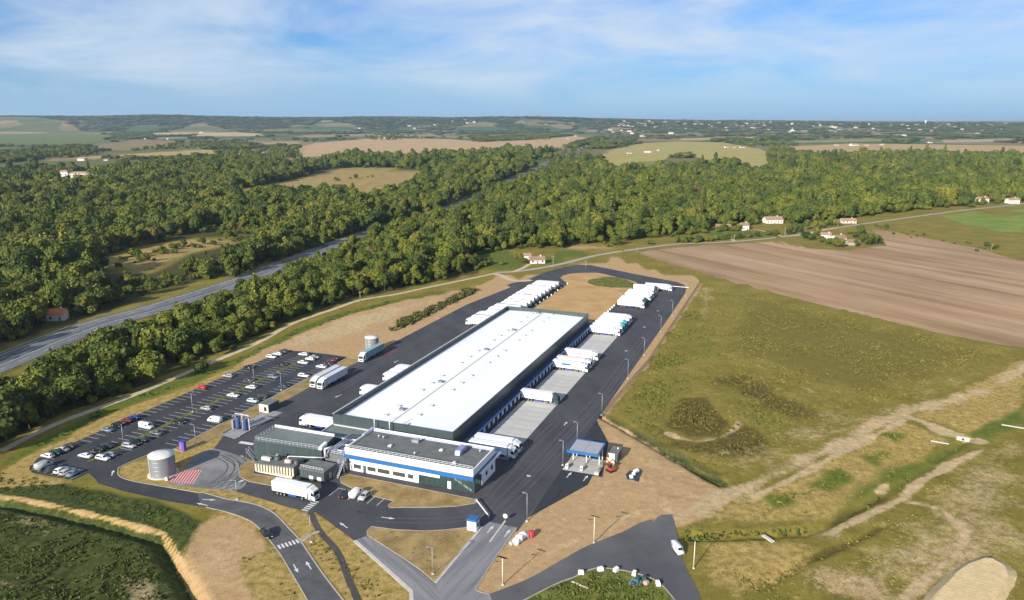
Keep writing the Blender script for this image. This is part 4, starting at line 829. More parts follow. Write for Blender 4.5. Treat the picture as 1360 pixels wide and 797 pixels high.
for k in range(7): MB().box(-0.6, 0.6, -0.15, 0.15, -0.03, 0.03).build('tread', grey_metal, sd, loc=(0, -1.2 + 0.36 * k, 0.3 + 0.36 * k))
q = MB()
for x in (-0.65, 0.65): q.tube((x, -1.4, 0), (x, 1.1, 2.7), 0.08, 6); q.tube((x, -1.4, 1.0), (x, 1.1, 3.7), 0.05, 6); q.tube((x, 1.1, 0), (x, 1.1, 3.7), 0.05, 5)
q.build('stair_frame', grey_metal, sd)

# ------------------------------------------------------------------ water tanks
def tank(l, w_, r, h, lab):
    t_ = site_thing('water_tank', lab, 'tank', l, w_, 0, 'corrugated steel water tanks')
    steel = mat('corrugated steel', (0.25, 0.26, 0.275), 0.4, 0.25, var=0.12, scale=0.8, stretch=(1, 1, 0.1))
    n = 40
    for j in range(5):
        pr = []; z0_ = h * j / 5
        for k in range(9): pr.append((r + 0.035 * (1 if k % 2 else -1) + 0.02 * (j % 2), z0_ + h / 5 * k / 8))
        MB().lathe(pr, n).build('shell_ring', steel, t_)
    MB().lathe([(0.0, h + 0.42), (r * 0.5, h + 0.24), (r + 0.12, h + 0.02), (r + 0.12, h - 0.12)], n).build('roof', mat('tank lid', (0.62, 0.60, 0.55), 0.6, var=0.05, scale=0.5), t_)
    MB().lathe([(r + 0.7, 0), (r + 0.7, 0.14), (r - 0.1, 0.14)], n).build('base', conc_pale, t_)
    q = MB()
    a = math.radians(250)
    for s_ in (-0.25, 0.25):
        x, y = (r + 0.2) * math.cos(a) - s_ * math.sin(a), (r + 0.2) * math.sin(a) + s_ * math.cos(a); q.tube((x, y, 0.1), (x, y, h + 0.9), 0.05, 5)
    for k in range(18):
        z = 0.4 + k * h / 17; x, y = (r + 0.2) * math.cos(a), (r + 0.2) * math.sin(a); q.tube((x - 0.25 * -math.sin(a), y - 0.25 * math.cos(a), z), (x + 0.25 * -math.sin(a), y + 0.25 * math.cos(a), z), 0.03, 4)
    q.build('ladder', rail_m, t_)
    return t_
T1 = tank(-39.8, -73.9, 3.5, 6.1, 'silver corrugated water tank with cream lid beside the red hatched paving')
tank(85.6, -80.4, 2.95, 6.3, 'smaller silver water tank with white lid behind the teal trailer truck')
pipe_box = site_thing('valve_box', 'pale valve cabinet at the foot of the tank by the red hatching', 'cabinet', -42.6, -69.6)
MB().box(-0.45, 0.45, -0.35, 0.35, 0, 1.1).build('cabinet_body', grey_metal, pipe_box, 0.03); MB().box(-0.4, 0.4, -0.38, -0.35, 0.1, 1.0).build('door', white_p, pipe_box)

# ------------------------------------------------------------------ small buildings
gh = site_thing('guard_booth', 'small white cabin with blue roof on the lawn edge at the main entrance', 'booth', -35.2, 22.3)
MB().box(-1.25, 1.25, -1.1, 1.1, 0, 2.55).build('wall', white_p, gh, 0.03)
MB().box(-1.35, 1.35, -1.2, 1.2, 2.55, 3.1).build('roof', blue, gh, 0.04)
MB().box(1.25, 1.28, -0.8, 0.3, 1.0, 2.1).build('window', glass_d, gh); MB().box(1.25, 1.29, 0.4, 1.0, 0.05, 2.1).build('door', grey_metal, gh)
ks = site_thing('driver_kiosk', 'beige kiosk with dark flank and roof between the car park and truck yard', 'kiosk', 8.9, -77.4)
MB().box(-2.0, 1.9, 0.0, 0.3, 0, 2.9).build('front_wall', cream, ks); MB().box(-2.0, 1.9, 0.3, 5.9, 0, 2.7).build('wall', mat('slate grey panel', (0.062, 0.075, 0.085)), ks)
MB().box(-2.1, 2.0, 0.3, 6.0, 2.7, 2.9).build('roof', roof_dark, ks); MB().box(0.1, 1.2, -0.04, 0.0, 0.6, 2.1).build('window', glass_d, ks)
tt = site_thing('fuel_cabinet', 'small violet and blue cabinet on the grass strip by the tank', 'cabinet', -25.6, -80.2)
MB().box(-0.9, 0.9, -0.5, 0.5, 0, 3.0).build('cabinet_body', mat('violet panel', (0.10, 0.07, 0.30), 0.5), tt, 0.04); MB().box(-0.9, 0.0, -0.54, -0.5, 0.3, 2.7).build('side_panel', mat('pink panel', (0.30, 0.10, 0.32), 0.5), tt); MB().box(-1.0, 1.0, -0.6, 0.6, 3.0, 3.15).build('roof', mat('blue panel', (0.03, 0.07, 0.35), 0.5), tt)
gn = site_thing('truck_wash', 'grey truck wash gantry with two tall blue brushes on the concrete pad', 'truck wash', -6.0, -74.4)
for x in (-1.5, 1.5):
    q = MB(); n = 14
    pr = [(0.35, 0.25), (0.85, 0.3), (0.8, 1.2), (0.87, 2.2), (0.8, 3.2), (0.85, 4.3), (0.35, 4.35)]; q.lathe(pr, n); q.build('brush', mat('blue brush', (0.045, 0.08, 0.20), 0.9, var=0.2, scale=3), gn, loc=(x, 0.1, 0))
q = MB()
for x in (-2.7, 0.0, 2.7): q.box(x - 0.14, x + 0.14, 0.55, 0.85, 0, 5.0)
q.box(-2.8, 2.8, 0.55, 0.85, 5.0, 5.25); q.box(-2.8, -2.5, -0.9, 0.55, 4.6, 4.8); q.box(2.5, 2.8, -0.9, 0.55, 4.6, 4.8); q.build('frame', mat('pale violet steel', (0.45, 0.46, 0.55), 0.5), gn)
MB().box(-3.6, -2.85, -0.6, 0.9, 0, 3.1).build('control_cabinet', grey_metal, gn, 0.03)
for x in (-3.9, 3.2): MB().box(x, x + 0.25, -5, 5, 0.07, 0.3).build('guide_rail', grey_metal, gn)

# ------------------------------------------------------------------ weighbridge canopy
cn = site_thing('canopy', 'flat canopy with blue fascia over the truck lanes beside the yard', 'canopy', 6.9, 38.6)
MB().box(-4.6, 4.6, 0.0, 8.6, 4.75, 4.9).build('soffit', grey_metal, cn)
rp = mat('lilac grey roof panel', (0.33, 0.33, 0.35), 0.8, spec=0.2, var=0.06, scale=0.5)
for xa, xb in ((-4.3, -0.03), (0.03, 4.3)): MB().box(xa, xb, 0.3, 8.4, 4.9, 5.05).build('roof_panel', rp, cn)
q = MB(); q.box(-4.75, 4.75, -0.2, 0.05, 4.5, 5.3); q.box(-4.75, -4.5, 0.05, 8.8, 4.7, 5.25); q.box(4.5, 4.75, 0.05, 8.8, 4.7, 5.25); q.box(-4.75, 4.75, 8.62, 8.8, 4.7, 5.2); q.build('fascia', blue, cn)
for x in (-4.0, 0.1, 4.0):
    for y in (4.2, 8.0): MB().box(x - 0.13, x + 0.13, y - 0.13, y + 0.13, 0.07, 4.75).build('column', rail_m, cn)
pad = sheet('concrete_pad', SP([(4.1, 33.3), (4.3, 44.0), (14.4, 44.0), (14.6, 33.3)]), 0.074, conc)
for w_ in (34.4, 38.8, 43.6):
    i_ = site_thing('lane_island', {34.4: 'raised lane kerb with white terminal under the yard side of the canopy', 38.8: 'raised lane kerb with white terminal under the middle of the canopy', 43.6: 'raised lane kerb at the booth side of the canopy'}[w_], 'lane kerb', 5.0, w_)
    MB().box(-0.35, 0.35, -0.3, 6.6, 0.05, 0.24).build('kerb_slab', kerbm, i_, 0.04)
    if w_ < 43:
        c_ = MB().box(-0.4, 0.4, 0.0, 0.9, 0.24, 1.5).build('terminal', white_p, i_, 0.04); MB().box(-0.25, 0.25, -0.03, 0.0, 0.8, 1.3).build('screen', glass_d, c_)
        MB().tube((0.5 if w_ > 36 else -0.4, 1.2, 0.2), (0.5 if w_ > 36 else -0.4, 1.2, 1.2), 0.1, 8).build('bollard', white_p, i_)
    else:
        MB().box(-0.6, 0.6, -0.9, 0.3, 0.1, 0.8).build('cover_box', cream, i_, 0.04); MB().tube((0, 3.4, 0.24), (0, 3.4, 0.34), 0.4, 12).build('manhole', dark_metal, i_)
bt = site_thing('weigh_office', 'small beige booth with dark flat roof right beside the blue canopy', 'booth', 13.8, 45.4)
MB().box(-1.2, 1.2, 0, 0.25, 0, 3.0).build('front_wall', cream, bt); MB().box(-1.2, 2.0, 0.25, 5.6, 0, 2.7).build('wall', mat('slate grey panel', (0.062, 0.075, 0.085)), bt)
MB().box(-1.3, 2.1, 0.25, 5.7, 2.7, 2.9).build('roof', roof_dark, bt); MB().tube((1.2, 4.2, 2.9), (1.2, 4.2, 3.25), 0.25, 8).build('roof_vent', white_p, bt)
tarp = tag(sheet('tarpaulin', GP([(831, 630), (836, 625.5), (853.5, 625), (848, 640.5), (840, 637.5), (833, 637)]), 0.09, mat('dark tarpaulin', (0.022, 0.04, 0.055), 0.5), None), 'dark blue tarpaulin spread on the soil under white sacks', 'tarpaulin')
def sack(u, v, s_, m, lab, cat='sack', name='sack', grp=None):
    bm = bmesh.new(); bmesh.ops.create_cube(bm, size=1.0); bmesh.ops.subdivide_edges(bm, edges=bm.edges, cuts=2, use_grid_fill=True)
    rr = random.Random(int(u * 31 + v))
    for vv in bm.verts:
        n_ = vv.co.normalized(); vv.co = vv.co.lerp(n_ * 0.62, 0.55) * Vector((s_ * rr.uniform(0.9, 1.1), s_ * rr.uniform(0.9, 1.1), s_ * 0.8)) if False else Vector(vv.co.lerp(n_ * 0.62, 0.55)) * s_ * rr.uniform(0.92, 1.08)
        vv.co.z = max(vv.co.z * 0.85, -0.42 * s_) + 0.42 * s_
    me_ = bpy.data.meshes.new(name); bm.to_mesh(me_); bm.free(); me_.materials.append(m); o = link(name, me_, None, G(u, v), rr.uniform(0, 3)); o.location.z = 0.09
    return tag(o, lab, cat, grp)
sackm = mat('white sack cloth', (0.72, 0.72, 0.70), 0.8, var=0.06, scale=2)
for k, (u, v) in enumerate(((838.5, 635), (841.5, 631.5), (843.5, 628.5), (846, 627))): sack(u, v, 1.0, sackm, 'white sack lying on the dark tarpaulin, %s of four' % ('nearest the camera', 'second from the camera', 'third from the camera', 'farthest from the camera')[k], grp='sacks on the tarpaulin')
# ------------------------------------------------------------------ trucks
white_t = mat('white trailer skin', (0.74, 0.74, 0.735), 0.45, var=0.07, scale=0.8, stretch=(1, 0.4, 0.3)); white_c = mat('white cab paint', (0.78, 0.78, 0.79), 0.3, spec=0.5)
teal_c = mat('teal cab paint', (0.03, 0.33, 0.36), 0.3, spec=0.5); dark_c = mat('dark green cab paint', (0.025, 0.06, 0.07), 0.3, spec=0.5); pink_c = mat('pale pink trailer skin', (0.74, 0.60, 0.62), 0.5); teal_t = mat('grey green trailer skin', (0.22, 0.33, 0.34), 0.5)
silver2 = mat('off white trailer skin', (0.47, 0.48, 0.50), 0.45, var=0.06, scale=0.4); white2 = mat('greyish white trailer skin', (0.58, 0.58, 0.575), 0.45, var=0.05, scale=0.5)
silver_t = mat('silver grey trailer skin', (0.55, 0.56, 0.60), 0.4)
blue_skirt = mat('blue side skirt', (0.03, 0.07, 0.30), 0.5); print_m = mat('pale blue print', (0.30, 0.50, 0.78), 0.5, col2=(0.70, 0.76, 0.82), scale=0.5)
tyre = black; lampm = mat('headlamp glass', (0.7, 0.7, 0.68), 0.1); redl = mat('rear lamp red', (0.35, 0.02, 0.02), 0.3)
def wheel_mesh(r, wd, name='wheel'):
    q = MB(); q.cur = 0; q.tube((-wd / 2, 0, 0), (wd / 2, 0, 0), r, 14); q.cur = 1; q.tube((-wd / 2 - 0.01, 0, 0), (wd / 2 + 0.01, 0, 0), r * 0.55, 10); return q.mesh(name, [tyre, grey_metal])
W_T = wheel_mesh(0.5, 0.62)
def truck_proto():
    t_ = thing('trailer_truck', 'x', 'truck')
    q = MB(); q.box(-1.28, 1.28, 0.0, 13.55, 1.12, 4.0); tb = q.build('trailer_body', white_t, t_, 0.05)
    q = MB(); q.box(-1.27, 1.27, -0.02, 0.0, 1.2, 3.92); rd = q.build('rear_door', mat('rear door grey', (0.6, 0.6, 0.61), 0.5), tb)
    for x in (-0.7, -0.35, 0.35, 0.7): q = MB(); q.tube((x, -0.05, 1.25), (x, -0.05, 3.9), 0.03, 5); q.build('lock_rod', grey_metal, tb)
    q = MB(); q.box(-0.95, 0.95, 13.56, 13.95, 2.2, 3.7); q.build('cooling_unit', mat('cooling unit grey', (0.42, 0.43, 0.45), 0.5), tb, 0.06)
    q = MB(); q.box(-0.5, 0.5, 0.2, 13.0, 0.85, 1.12); q.box(-0.45, 0.45, 9.5, 15.9, 0.6, 0.85); q.box(-1.2, 1.2, 0.0, 0.15, 0.5, 0.7); q.build('chassis', dark_metal, t_)
    for s_ in (-1, 1): q = MB(); q.box(1.16 * s_ - 0.03, 1.16 * s_ + 0.03, 6.2, 9.3, 0.45, 1.1); q.build('side_skirt', blue_skirt, t_)
    for y in (2.0, 3.35, 4.7, 11.6, 14.9):
        for s_ in (-1, 1): link('wheel', W_T, t_, (0.92 * s_, y, 0.5))
    # cab: side profile swept across, then glass and deflector
    prof = [(13.95, 0.45), (16.3, 0.45), (16.38, 0.6), (16.36, 1.55), (16.0, 3.0), (15.7, 3.2), (14.0, 3.2), (13.95, 3.0)]
    q = MB(); q.xprism(prof, -1.22, 1.22); cb = q.build('cab', white_c, t_, 0.06)
    q = MB(); q.xprism([(14.0, 3.2), (15.5, 3.2), (14.6, 3.85), (14.0, 3.9)], -1.15, 1.15); q.build('wind_deflector', white_c, t_, 0.05)
    q = MB(); q.quad((-1.08, 16.375, 1.72), (1.08, 16.375, 1.72), (1.02, 16.05, 2.82), (-1.02, 16.05, 2.82)); ws = q.build('windscreen', glass_d, cb)
    for s_ in (-1, 1):
        q = MB(); P_ = [(1.235 * s_, 15.0, 1.75), (1.235 * s_, 16.12, 1.7), (1.235 * s_, 15.86, 2.7), (1.235 * s_, 15.0, 2.7)]; q.quad(*(P_ if s_ > 0 else P_[::-1])); q.build('side_window', glass_d, cb)
        q = MB(); q.box(1.35 * s_ - 0.1, 1.35 * s_ + 0.1, 16.1, 16.25, 1.7, 2.5); q.build('mirror', dark_metal, cb)
        q = MB(); q.box(0.85 * s_ - 0.22, 0.85 * s_ + 0.22, 16.36, 16.42, 0.7, 0.95); q.build('headlight', lampm, cb)
        q = MB(); q.box(1.0 * s_ - 0.2, 1.0 * s_ + 0.2, -0.02, 0.02, 0.75, 0.95); q.build('tail_light', redl, t_)
    q = MB(); q.box(-0.7, 0.7, 16.37, 16.4, 0.85, 1.45); q.build('grille', dark_metal, cb)
    for s_ in (-1, 1): q = MB(); q.tube((1.0 * s_, 12.6, 0.75), (1.0 * s_, 13.7, 0.75), 0.3, 10); q.build('fuel_tank', grey_metal, t_)
    return t_
TRUCK = truck_proto(); TRUCK_USED = [False]
def setmat(root, part, m):
    for ch in root.children:
        if ch.name.split('.')[0] in part:
            ch.material_slots[0].link = 'OBJECT'; ch.material_slots[0].material = m
def truck(l, w_, turn, label, group=None, cab=None, body=None, sc=1.0, prn=False, loc=None, rz=None):
    t_ = TRUCK if not TRUCK_USED[0] else copy_tree(TRUCK); TRUCK_USED[0] = True
    t_.location = loc if loc is not None else S(l, w_, 0.06); t_.rotation_euler = (0, 0, rz if rz is not None else -AZ + turn); t_.scale = (1, sc, 1)
    tag(t_, label, 'truck', group)
    if group is None and 'group' in t_: del t_['group']
    TRUCKS.append((t_, cab, body, prn)); return t_
TRUCKS = []
E_, W_, SO = -math.pi / 2, math.pi / 2, math.pi
truck(-37.3, -36.4, E_, 'white trailer truck with blue side skirts waiting on the lane before the white fins', sc=0.84)
truck(52.0, -72.4, SO, 'silver white trailer truck parked on the warehouse side of the pair beside the car park', 'trucks parked side by side on the yard edge', sc=1.06, body=silver_t)
truck(52.6, -76.0, SO, 'silver white trailer truck parked on the car park side of the pair', 'trucks parked side by side on the yard edge', sc=1.06, body=silver_t)
truck(85.6, -75.6, SO, 'white cabbed truck with grey green trailer standing in front of the smaller water tank', sc=1.04, body=teal_t)
truck(4.6, -43.8, W_, 'white truck backed to the warehouse flank right behind the green plant hall', 'trucks at the far side docks', sc=0.9)
for l, lab in ((36.6, 'lone white truck at the far side dock, only its cab showing past the roof edge'), (53.2, 'white truck at the far side dock, nearest of three cabs past the roof edge'), (57.6, 'white truck at the far side dock, middle of three cabs past the roof edge'), (61.8, 'white truck at the far side dock, farthest of three cabs past the roof edge')):
    truck(l, -43.3, W_, lab, 'trucks at the far side docks', sc=0.73)
num = ['first', 'second', 'third', 'fourth', 'fifth', 'sixth', 'seventh', 'eighth', 'ninth', 'tenth', 'eleventh', 'twelfth', 'thirteenth', 'fourteenth', 'fifteenth', 'sixteenth', 'seventeenth', 'eighteenth']
_r = random.Random(3)
for k in range(16):
    truck(140.5 + 6.35 * k + _r.uniform(-0.3, 0.3), -41.6 + _r.uniform(-0.7, 0.7) if k > 2 else -43.8, W_, body=[None, silver2, None, white2][k % 4], label= 'white trailer truck in the long row behind the warehouse, %s from the warehouse end' % num[k], group='white trucks in the long row behind the warehouse', sc=0.95)
right = [(6.2, 3.0, 'white trailer truck with blue print at the dock right behind the office', white_c, None, 0.92, True), (10.6, 3.0, 'white trailer truck with blue print, second dock behind the office', white_c, None, 0.92, True),
    (53.6, 2.4, 'white trailer with dark green cab alone at the middle of the dock apron', dark_c, None, 0.87, False), (91.2, 2.4, 'white trailer truck at the dock, nearer of the close pair beyond the dark cab', white_c, None, 0.9, False),
    (96.4, 2.4, 'pale pink trailer truck at the dock, farther of the close pair', white_c, pink_c, 0.9, False), (107.5, 2.4, 'white trailer truck alone at the dock just past the close pair', white_c, None, 0.9, False)]
for l, w_, lab, cab, body, sc, prn in right: truck(l, w_, E_, lab, 'trucks at the dock apron', cab, body, sc, prn)
for k, l in enumerate((147.2, 152.4, 157.6, 162.8, 168.0, 173.2)):
    truck(l, 2.6, E_, 'white truck of the six at the far end docks, %s from the camera%s' % (num[k], ', teal cab' if k in (2, 3) else ''), 'trucks at the far end docks', teal_c if k in (2, 3) else None, None, 0.9, k == 1)
for k, l in enumerate((204.5, 209.2, 213.9, 222.5, 227.0, 231.5)):
    truck(l, 2.6, E_, 'white trailer truck beside the ochre plot, %s of six from the warehouse%s' % (num[k], ', dark cab' if k in (1, 2) else ''), 'trucks beside the ochre plot', dark_c if k in (1, 2) else None, None, 0.9)
truck(246.2, 2.4, E_, 'white trailer truck with dark green cab behind the ochre plot trucks', cab=dark_c, sc=0.9)
truck(252.2, 8.2, E_, 'white trailer truck by the white barrier at the far yard corner', sc=0.98)
for t_, cab, body, prn in TRUCKS:
    if cab: setmat(t_, ('cab', 'wind_deflector'), cab)
    if body: setmat(t_, ('trailer_body',), body)
    if prn is None: pass
    elif not prn and _r.random() < 0.3 and t_.get('group', '') != 'vehicles on the highway':
        q = MB(); c_ = _r.choice([(0.05, 0.12, 0.35), (0.30, 0.32, 0.34), (0.35, 0.10, 0.08), (0.06, 0.25, 0.28)]); y0_ = _r.uniform(3, 6)
        for s_ in (-1, 1): q.box(s_ * 1.287 - 0.003, s_ * 1.287 + 0.003, y0_, y0_ + _r.uniform(3, 5.5), 2.3, 3.2)
        q.build('side_print', mat('trailer print %d' % int(c_[0] * 100), c_, 0.5, var=0.35, scale=0.9), t_)
    if prn:
        q = MB(); q.box(1.285, 1.29, 2.5, 12.5, 1.9, 3.6); q.build('side_print', print_m, t_)

# ------------------------------------------------------------------ cars
W_C = wheel_mesh(0.32, 0.22)
PAINT = {k: mat(k + ' car paint', c, 0.25, 0.1 if k in ('silver', 'grey') else 0, spec=0.6) for k, c in {'white': (0.76, 0.76, 0.76), 'silver': (0.42, 0.43, 0.45), 'grey': (0.14, 0.15, 0.16), 'black': (0.012, 0.013, 0.015), 'dark grey': (0.045, 0.05, 0.055), 'red': (0.50, 0.02, 0.02), 'dark red': (0.16, 0.02, 0.025), 'blue': (0.03, 0.06, 0.26), 'dark blue': (0.02, 0.03, 0.07), 'pale green': (0.52, 0.66, 0.58), 'blue grey': (0.16, 0.21, 0.26), 'green': (0.02, 0.05, 0.035)}.items()}
CARDEF = {'hatchback': (4.1, 1.76, 1.48, [(-2.05, .35), (-2.05, .8), (-1.95, .95), (-1.55, 1.42), (-0.4, 1.48), (0.35, 1.42), (1.1, .98), (1.95, .82), (2.05, .6), (2.02, .3)], (-1.62, 1.0, -1.42, 1.36, 0.3, 1.36, 0.95, 1.0)),
    'saloon': (4.5, 1.8, 1.45, [(-2.25, .35), (-2.27, .85), (-1.55, .98), (-0.9, 1.4), (-0.2, 1.45), (0.4, 1.4), (1.2, .98), (2.1, .82), (2.25, .6), (2.2, .3)], (-1.4, 1.0, -0.85, 1.33, 0.35, 1.33, 1.0, 1.0)),
    'estate': (4.5, 1.8, 1.5, [(-2.25, .35), (-2.27, .85), (-2.2, .98), (-1.9, 1.45), (-0.4, 1.5), (0.4, 1.44), (1.2, .98), (2.1, .82), (2.25, .6), (2.2, .3)], (-2.0, 1.0, -1.8, 1.38, 0.35, 1.38, 1.0, 1.0)),
    'van': (5.0, 1.95, 2.2, [(-2.5, .4), (-2.5, 2.1), (-2.35, 2.2), (0.9, 2.2), (1.35, 2.05), (1.95, 1.3), (2.45, 1.1), (2.5, .7), (2.48, .35)], (0.55, 1.3, 0.55, 1.9, 1.15, 1.9, 1.6, 1.3))}
def car_proto(kind):
    ln, wd, ht, prof, win = CARDEF[kind]
    t_ = thing('parked_car' if kind != 'van' else 'parked_van', 'x', 'car' if kind != 'van' else 'van'); h = wd / 2
    n = len(prof); v = []; f = []
    for s_ in (-1, 1):
        for y, z in prof:
            inn = 0.0 if z < 1.0 else (z - 1.0) / (ht - 1.0) * (0.2 if kind != 'van' else 0.1)
            v.append((s_ * (h - inn), y, z))
    f.append(tuple(range(n))); f.append(tuple(range(2 * n - 1, n - 1, -1)))
    for k in range(n): f.append((k, k + n, (k + 1) % n + n, (k + 1) % n))
    me_ = bpy.data.meshes.new('body'); me_.from_pydata(v, [], f); me_.materials.append(PAINT['white'])
    bm = bmesh.new(); bm.from_mesh(me_); bmesh.ops.recalc_face_normals(bm, faces=bm.faces)
    bmesh.ops.bevel(bm, geom=[e for e in bm.edges if e.calc_face_angle(0) > 0.25], offset=0.05, segments=2, affect='EDGES', clamp_overlap=True); bm.to_mesh(me_); bm.free()
    me_.polygons.foreach_set('use_smooth', [True] * len(me_.polygons)); bd = link('body', me_, t_)
    ya, za_, yb, zb2, yc, zc, yd, zd = win
    def at(y, z, s_): inn = 0.0 if z < 1.0 else (z - 1.0) / (ht - 1.0) * (0.2 if kind != 'van' else 0.1); return (s_ * (h - inn + 0.012), y, z)
    for s_ in (-1, 1):
        q = MB(); P_ = [at(ya, za_, s_), at(yd, zd, s_), at(yc, zc, s_), at(yb, zb2, s_)]; q.quad(*(P_ if s_ > 0 else P_[::-1])); q.build('side_window', glass_d, t_)
        q = MB(); q.box(s_ * (h - 0.35) - 0.18, s_ * (h - 0.35) + 0.18, ln / 2 - 0.06, ln / 2 + 0.03, 0.6, 0.75); q.build('headlight', lampm, t_)
        q = MB(); q.box(s_ * (h - 0.2) - 0.12, s_ * (h - 0.2) + 0.12, -ln / 2 - 0.03, -ln / 2 + 0.03, 0.75, 0.95); q.build('tail_light', redl, t_)
        for y in (-ln * 0.3, ln * 0.31): link('wheel', W_C, t_, (s_ * (h - 0.09), y, 0.32))
    def slab(p, q_, name):                   # glass across the car on the profile edge p-q
        a, b2 = Vector((0, *p)), Vector((0, *q_)); nrm = Vector((0, -(b2 - a).z, (b2 - a).y)).normalized() * 0.02
        if nrm.z < 0: nrm = -nrm
        a2, b3 = a.lerp(b2, 0.1) + nrm, a.lerp(b2, 0.9) + nrm; wa = h - 0.16 - (0.14 if a2.z > 1.2 else 0); wb = h - 0.16 - (0.14 if b3.z > 1.2 else 0)
        m_ = MB(); P_ = [(-wa, a2.y, a2.z), (wa, a2.y, a2.z), (wb, b3.y, b3.z), (-wb, b3.y, b3.z)]; m_.quad(*P_); o = m_.build(name, glass_d, t_)
    if kind == 'van': slab((1.95, 1.3), (1.35, 2.05), 'windscreen')
    elif kind == 'hatchback': slab((1.1, .98), (0.35, 1.42), 'windscreen'); slab((-1.95, .95), (-1.55, 1.42), 'rear_window')
    elif kind == 'saloon': slab((1.2, .98), (0.4, 1.4), 'windscreen'); slab((-1.55, .98), (-0.9, 1.4), 'rear_window')
    else: slab((1.2, .98), (0.4, 1.44), 'windscreen'); slab((-2.2, .98), (-1.9, 1.45), 'rear_window')
    return t_
PROTO = {}
CARS = []
def car(kind, colr, loc, rz, label, group='cars in the car park', sc=1.0):
    if kind not in PROTO: PROTO[kind] = car_proto(kind); t_ = PROTO[kind]
    else: t_ = copy_tree(PROTO[kind])
    t_.location = loc; t_.rotation_euler = (0, 0, rz); t_.scale = (sc,) * 3; tag(t_, label, 'van' if kind == 'van' else 'car', group)
    if group is None and 'group' in t_: del t_['group']
    CARS.append((t_, colr))
ROWS = {'o': (-114.9, 'the outer row by the grassy bank'), 'm': (-104.4, 'the green strip row facing the bank'), 'i': (-97.8, 'the green strip row facing the yard'), 'k': (-87.4, 'the row by the yard kerb')}
LOT = [('o', -44.2, 'white', 'hatchback'), ('o', -41.7, 'green', 'estate'), ('o', -39.3, 'silver', 'saloon'), ('o', -36.6, 'dark grey', 'hatchback'), ('o', -23.0, 'blue grey', 'saloon'), ('o', -18.4, 'black', 'estate'), ('o', -14.8, 'dark red', 'hatchback'), ('o', -11.9, 'blue', 'estate'), ('o', 19.9, 'red', 'hatchback'), ('o', 34.0, 'silver', 'estate'), ('o', 45.8, 'black', 'saloon'), ('o', 60.6, 'white', 'estate'), ('o', 64.8, 'white', 'hatchback'), ('o', 69.2, 'dark grey', 'saloon'),
    ('m', -40.0, 'white', 'saloon'), ('m', -35.0, 'black', 'estate'), ('m', -32.2, 'dark grey', 'saloon'), ('m', -16.6, 'white', 'van'), ('m', 33.2, 'dark grey', 'saloon'), ('m', 53.8, 'black', 'estate'), ('m', 68.4, 'white', 'estate'),
    ('i', -39.3, 'white', 'estate'), ('i', -36.6, 'blue grey', 'hatchback'), ('i', -29.8, 'silver', 'estate'), ('i', -27.4, 'black', 'saloon'), ('i', -25.0, 'green', 'hatchback'), ('i', -19.2, 'grey', 'saloon'), ('i', -9.4, 'black', 'hatchback'), ('i', 3.6, 'silver', 'hatchback'), ('i', 17.4, 'white', 'saloon'), ('i', 26.8, 'white', 'hatchback'), ('i', 39.6, 'blue grey', 'estate'), ('i', 59.0, 'white', 'saloon'), ('i', 64.0, 'white', 'hatchback'), ('i', 66.9, 'silver', 'saloon'),
    ('k', -4.2, 'white', 'van'), ('k', 15.4, 'pale green', 'hatchback'), ('k', 20.8, 'dark grey', 'estate'), ('k', 32.9, 'dark blue', 'hatchback'), ('k', 45.2, 'white', 'estate'), ('k', 57.2, 'white', 'saloon'), ('k', 62.2, 'dark blue', 'saloon'), ('k', 65.4, 'dark red', 'hatchback'), ('k', 68.4, 'black', 'hatchback')]
from collections import Counter
cnt = Counter(); tot = Counter(x[0] for x in LOT)
for r_, l, c_, k_ in LOT:
    cnt[r_] += 1; w_, lab = ROWS[r_]
    same = [x for x in LOT if x[0] == r_ and x[2:] == (c_, k_)]
    lb = '%s %s in %s' % (c_, k_, lab)
    if len(same) > 1: lb += ', %s from the tank' % num[[x[1] for x in same].index(l)]
    car(k_, c_, S(l, w_ + _r.uniform(-0.3, 0.3), 0.055), -AZ + (W_ if _r.random() < (0.8 if r_ in 'ok' else 0.5) else E_) + _r.uniform(-0.03, 0.03), lb)
for w_, c_, k_ in ((-111.6, 'black', 'saloon'), (-109.4, 'silver', 'van'), (-105.4, 'dark grey', 'estate'), (-102.4, 'white', 'hatchback'), (-99.9, 'silver', 'estate'), (-97.2, 'blue grey', 'saloon')):
    car(k_, c_, S(-49.7, w_, 0.055), -AZ + (0.05 if k_ != 'van' else 0.0), '%s %s in the short row at the ditch end of the car park' % (c_, k_))
car('saloon', 'black', S(-32.2, -17.0, 0.06), -AZ + 0.1, 'black saloon beside the white van in the small bay before the office', 'cars before the office', 1.0)
car('van', 'white', S(-31.2, -14.4, 0.06), -AZ, 'white van in the small parking bay before the office', 'cars before the office', 0.95)
car('hatchback', 'silver', S(-31.4, -11.6, 0.06), -AZ + math.pi, 'silver hatchback beside the white van before the office', 'cars before the office', 1.05)
_rd = G(379, 733) - G(338, 684); car('estate', 'black', G(354.5, 712) + Vector((0, 0, 0.065)), math.atan2(_rd.y, _rd.x) - math.pi / 2, 'black estate car driving alone on the curved access road', None)
car('van', 'white', G(899.5, 732.5) + Vector((0, 0, 0.07)), -AZ + 0.62 + math.pi, 'white van standing alone on the turning area at the soil track', None, 0.84)
HW = [(316, 366.5, 'black', 'saloon', 'black saloon on the highway between the trees and the meadow clearing'), (432, 327, 'dark grey', 'estate', 'dark grey estate car on the highway before it enters the wood'), (475, 307, 'white', 'van', 'white van on the highway where the trees close over it'), (766.5, 199, 'white', 'van', 'white van on the distant highway just behind the white lorry'), (779, 194, 'white', 'van', 'white van on the far highway between the fields'), (798, 189.5, 'white', 'van', 'white van farther up the distant highway'), (808, 187, 'white', 'saloon', 'farthest white car on the distant highway')]
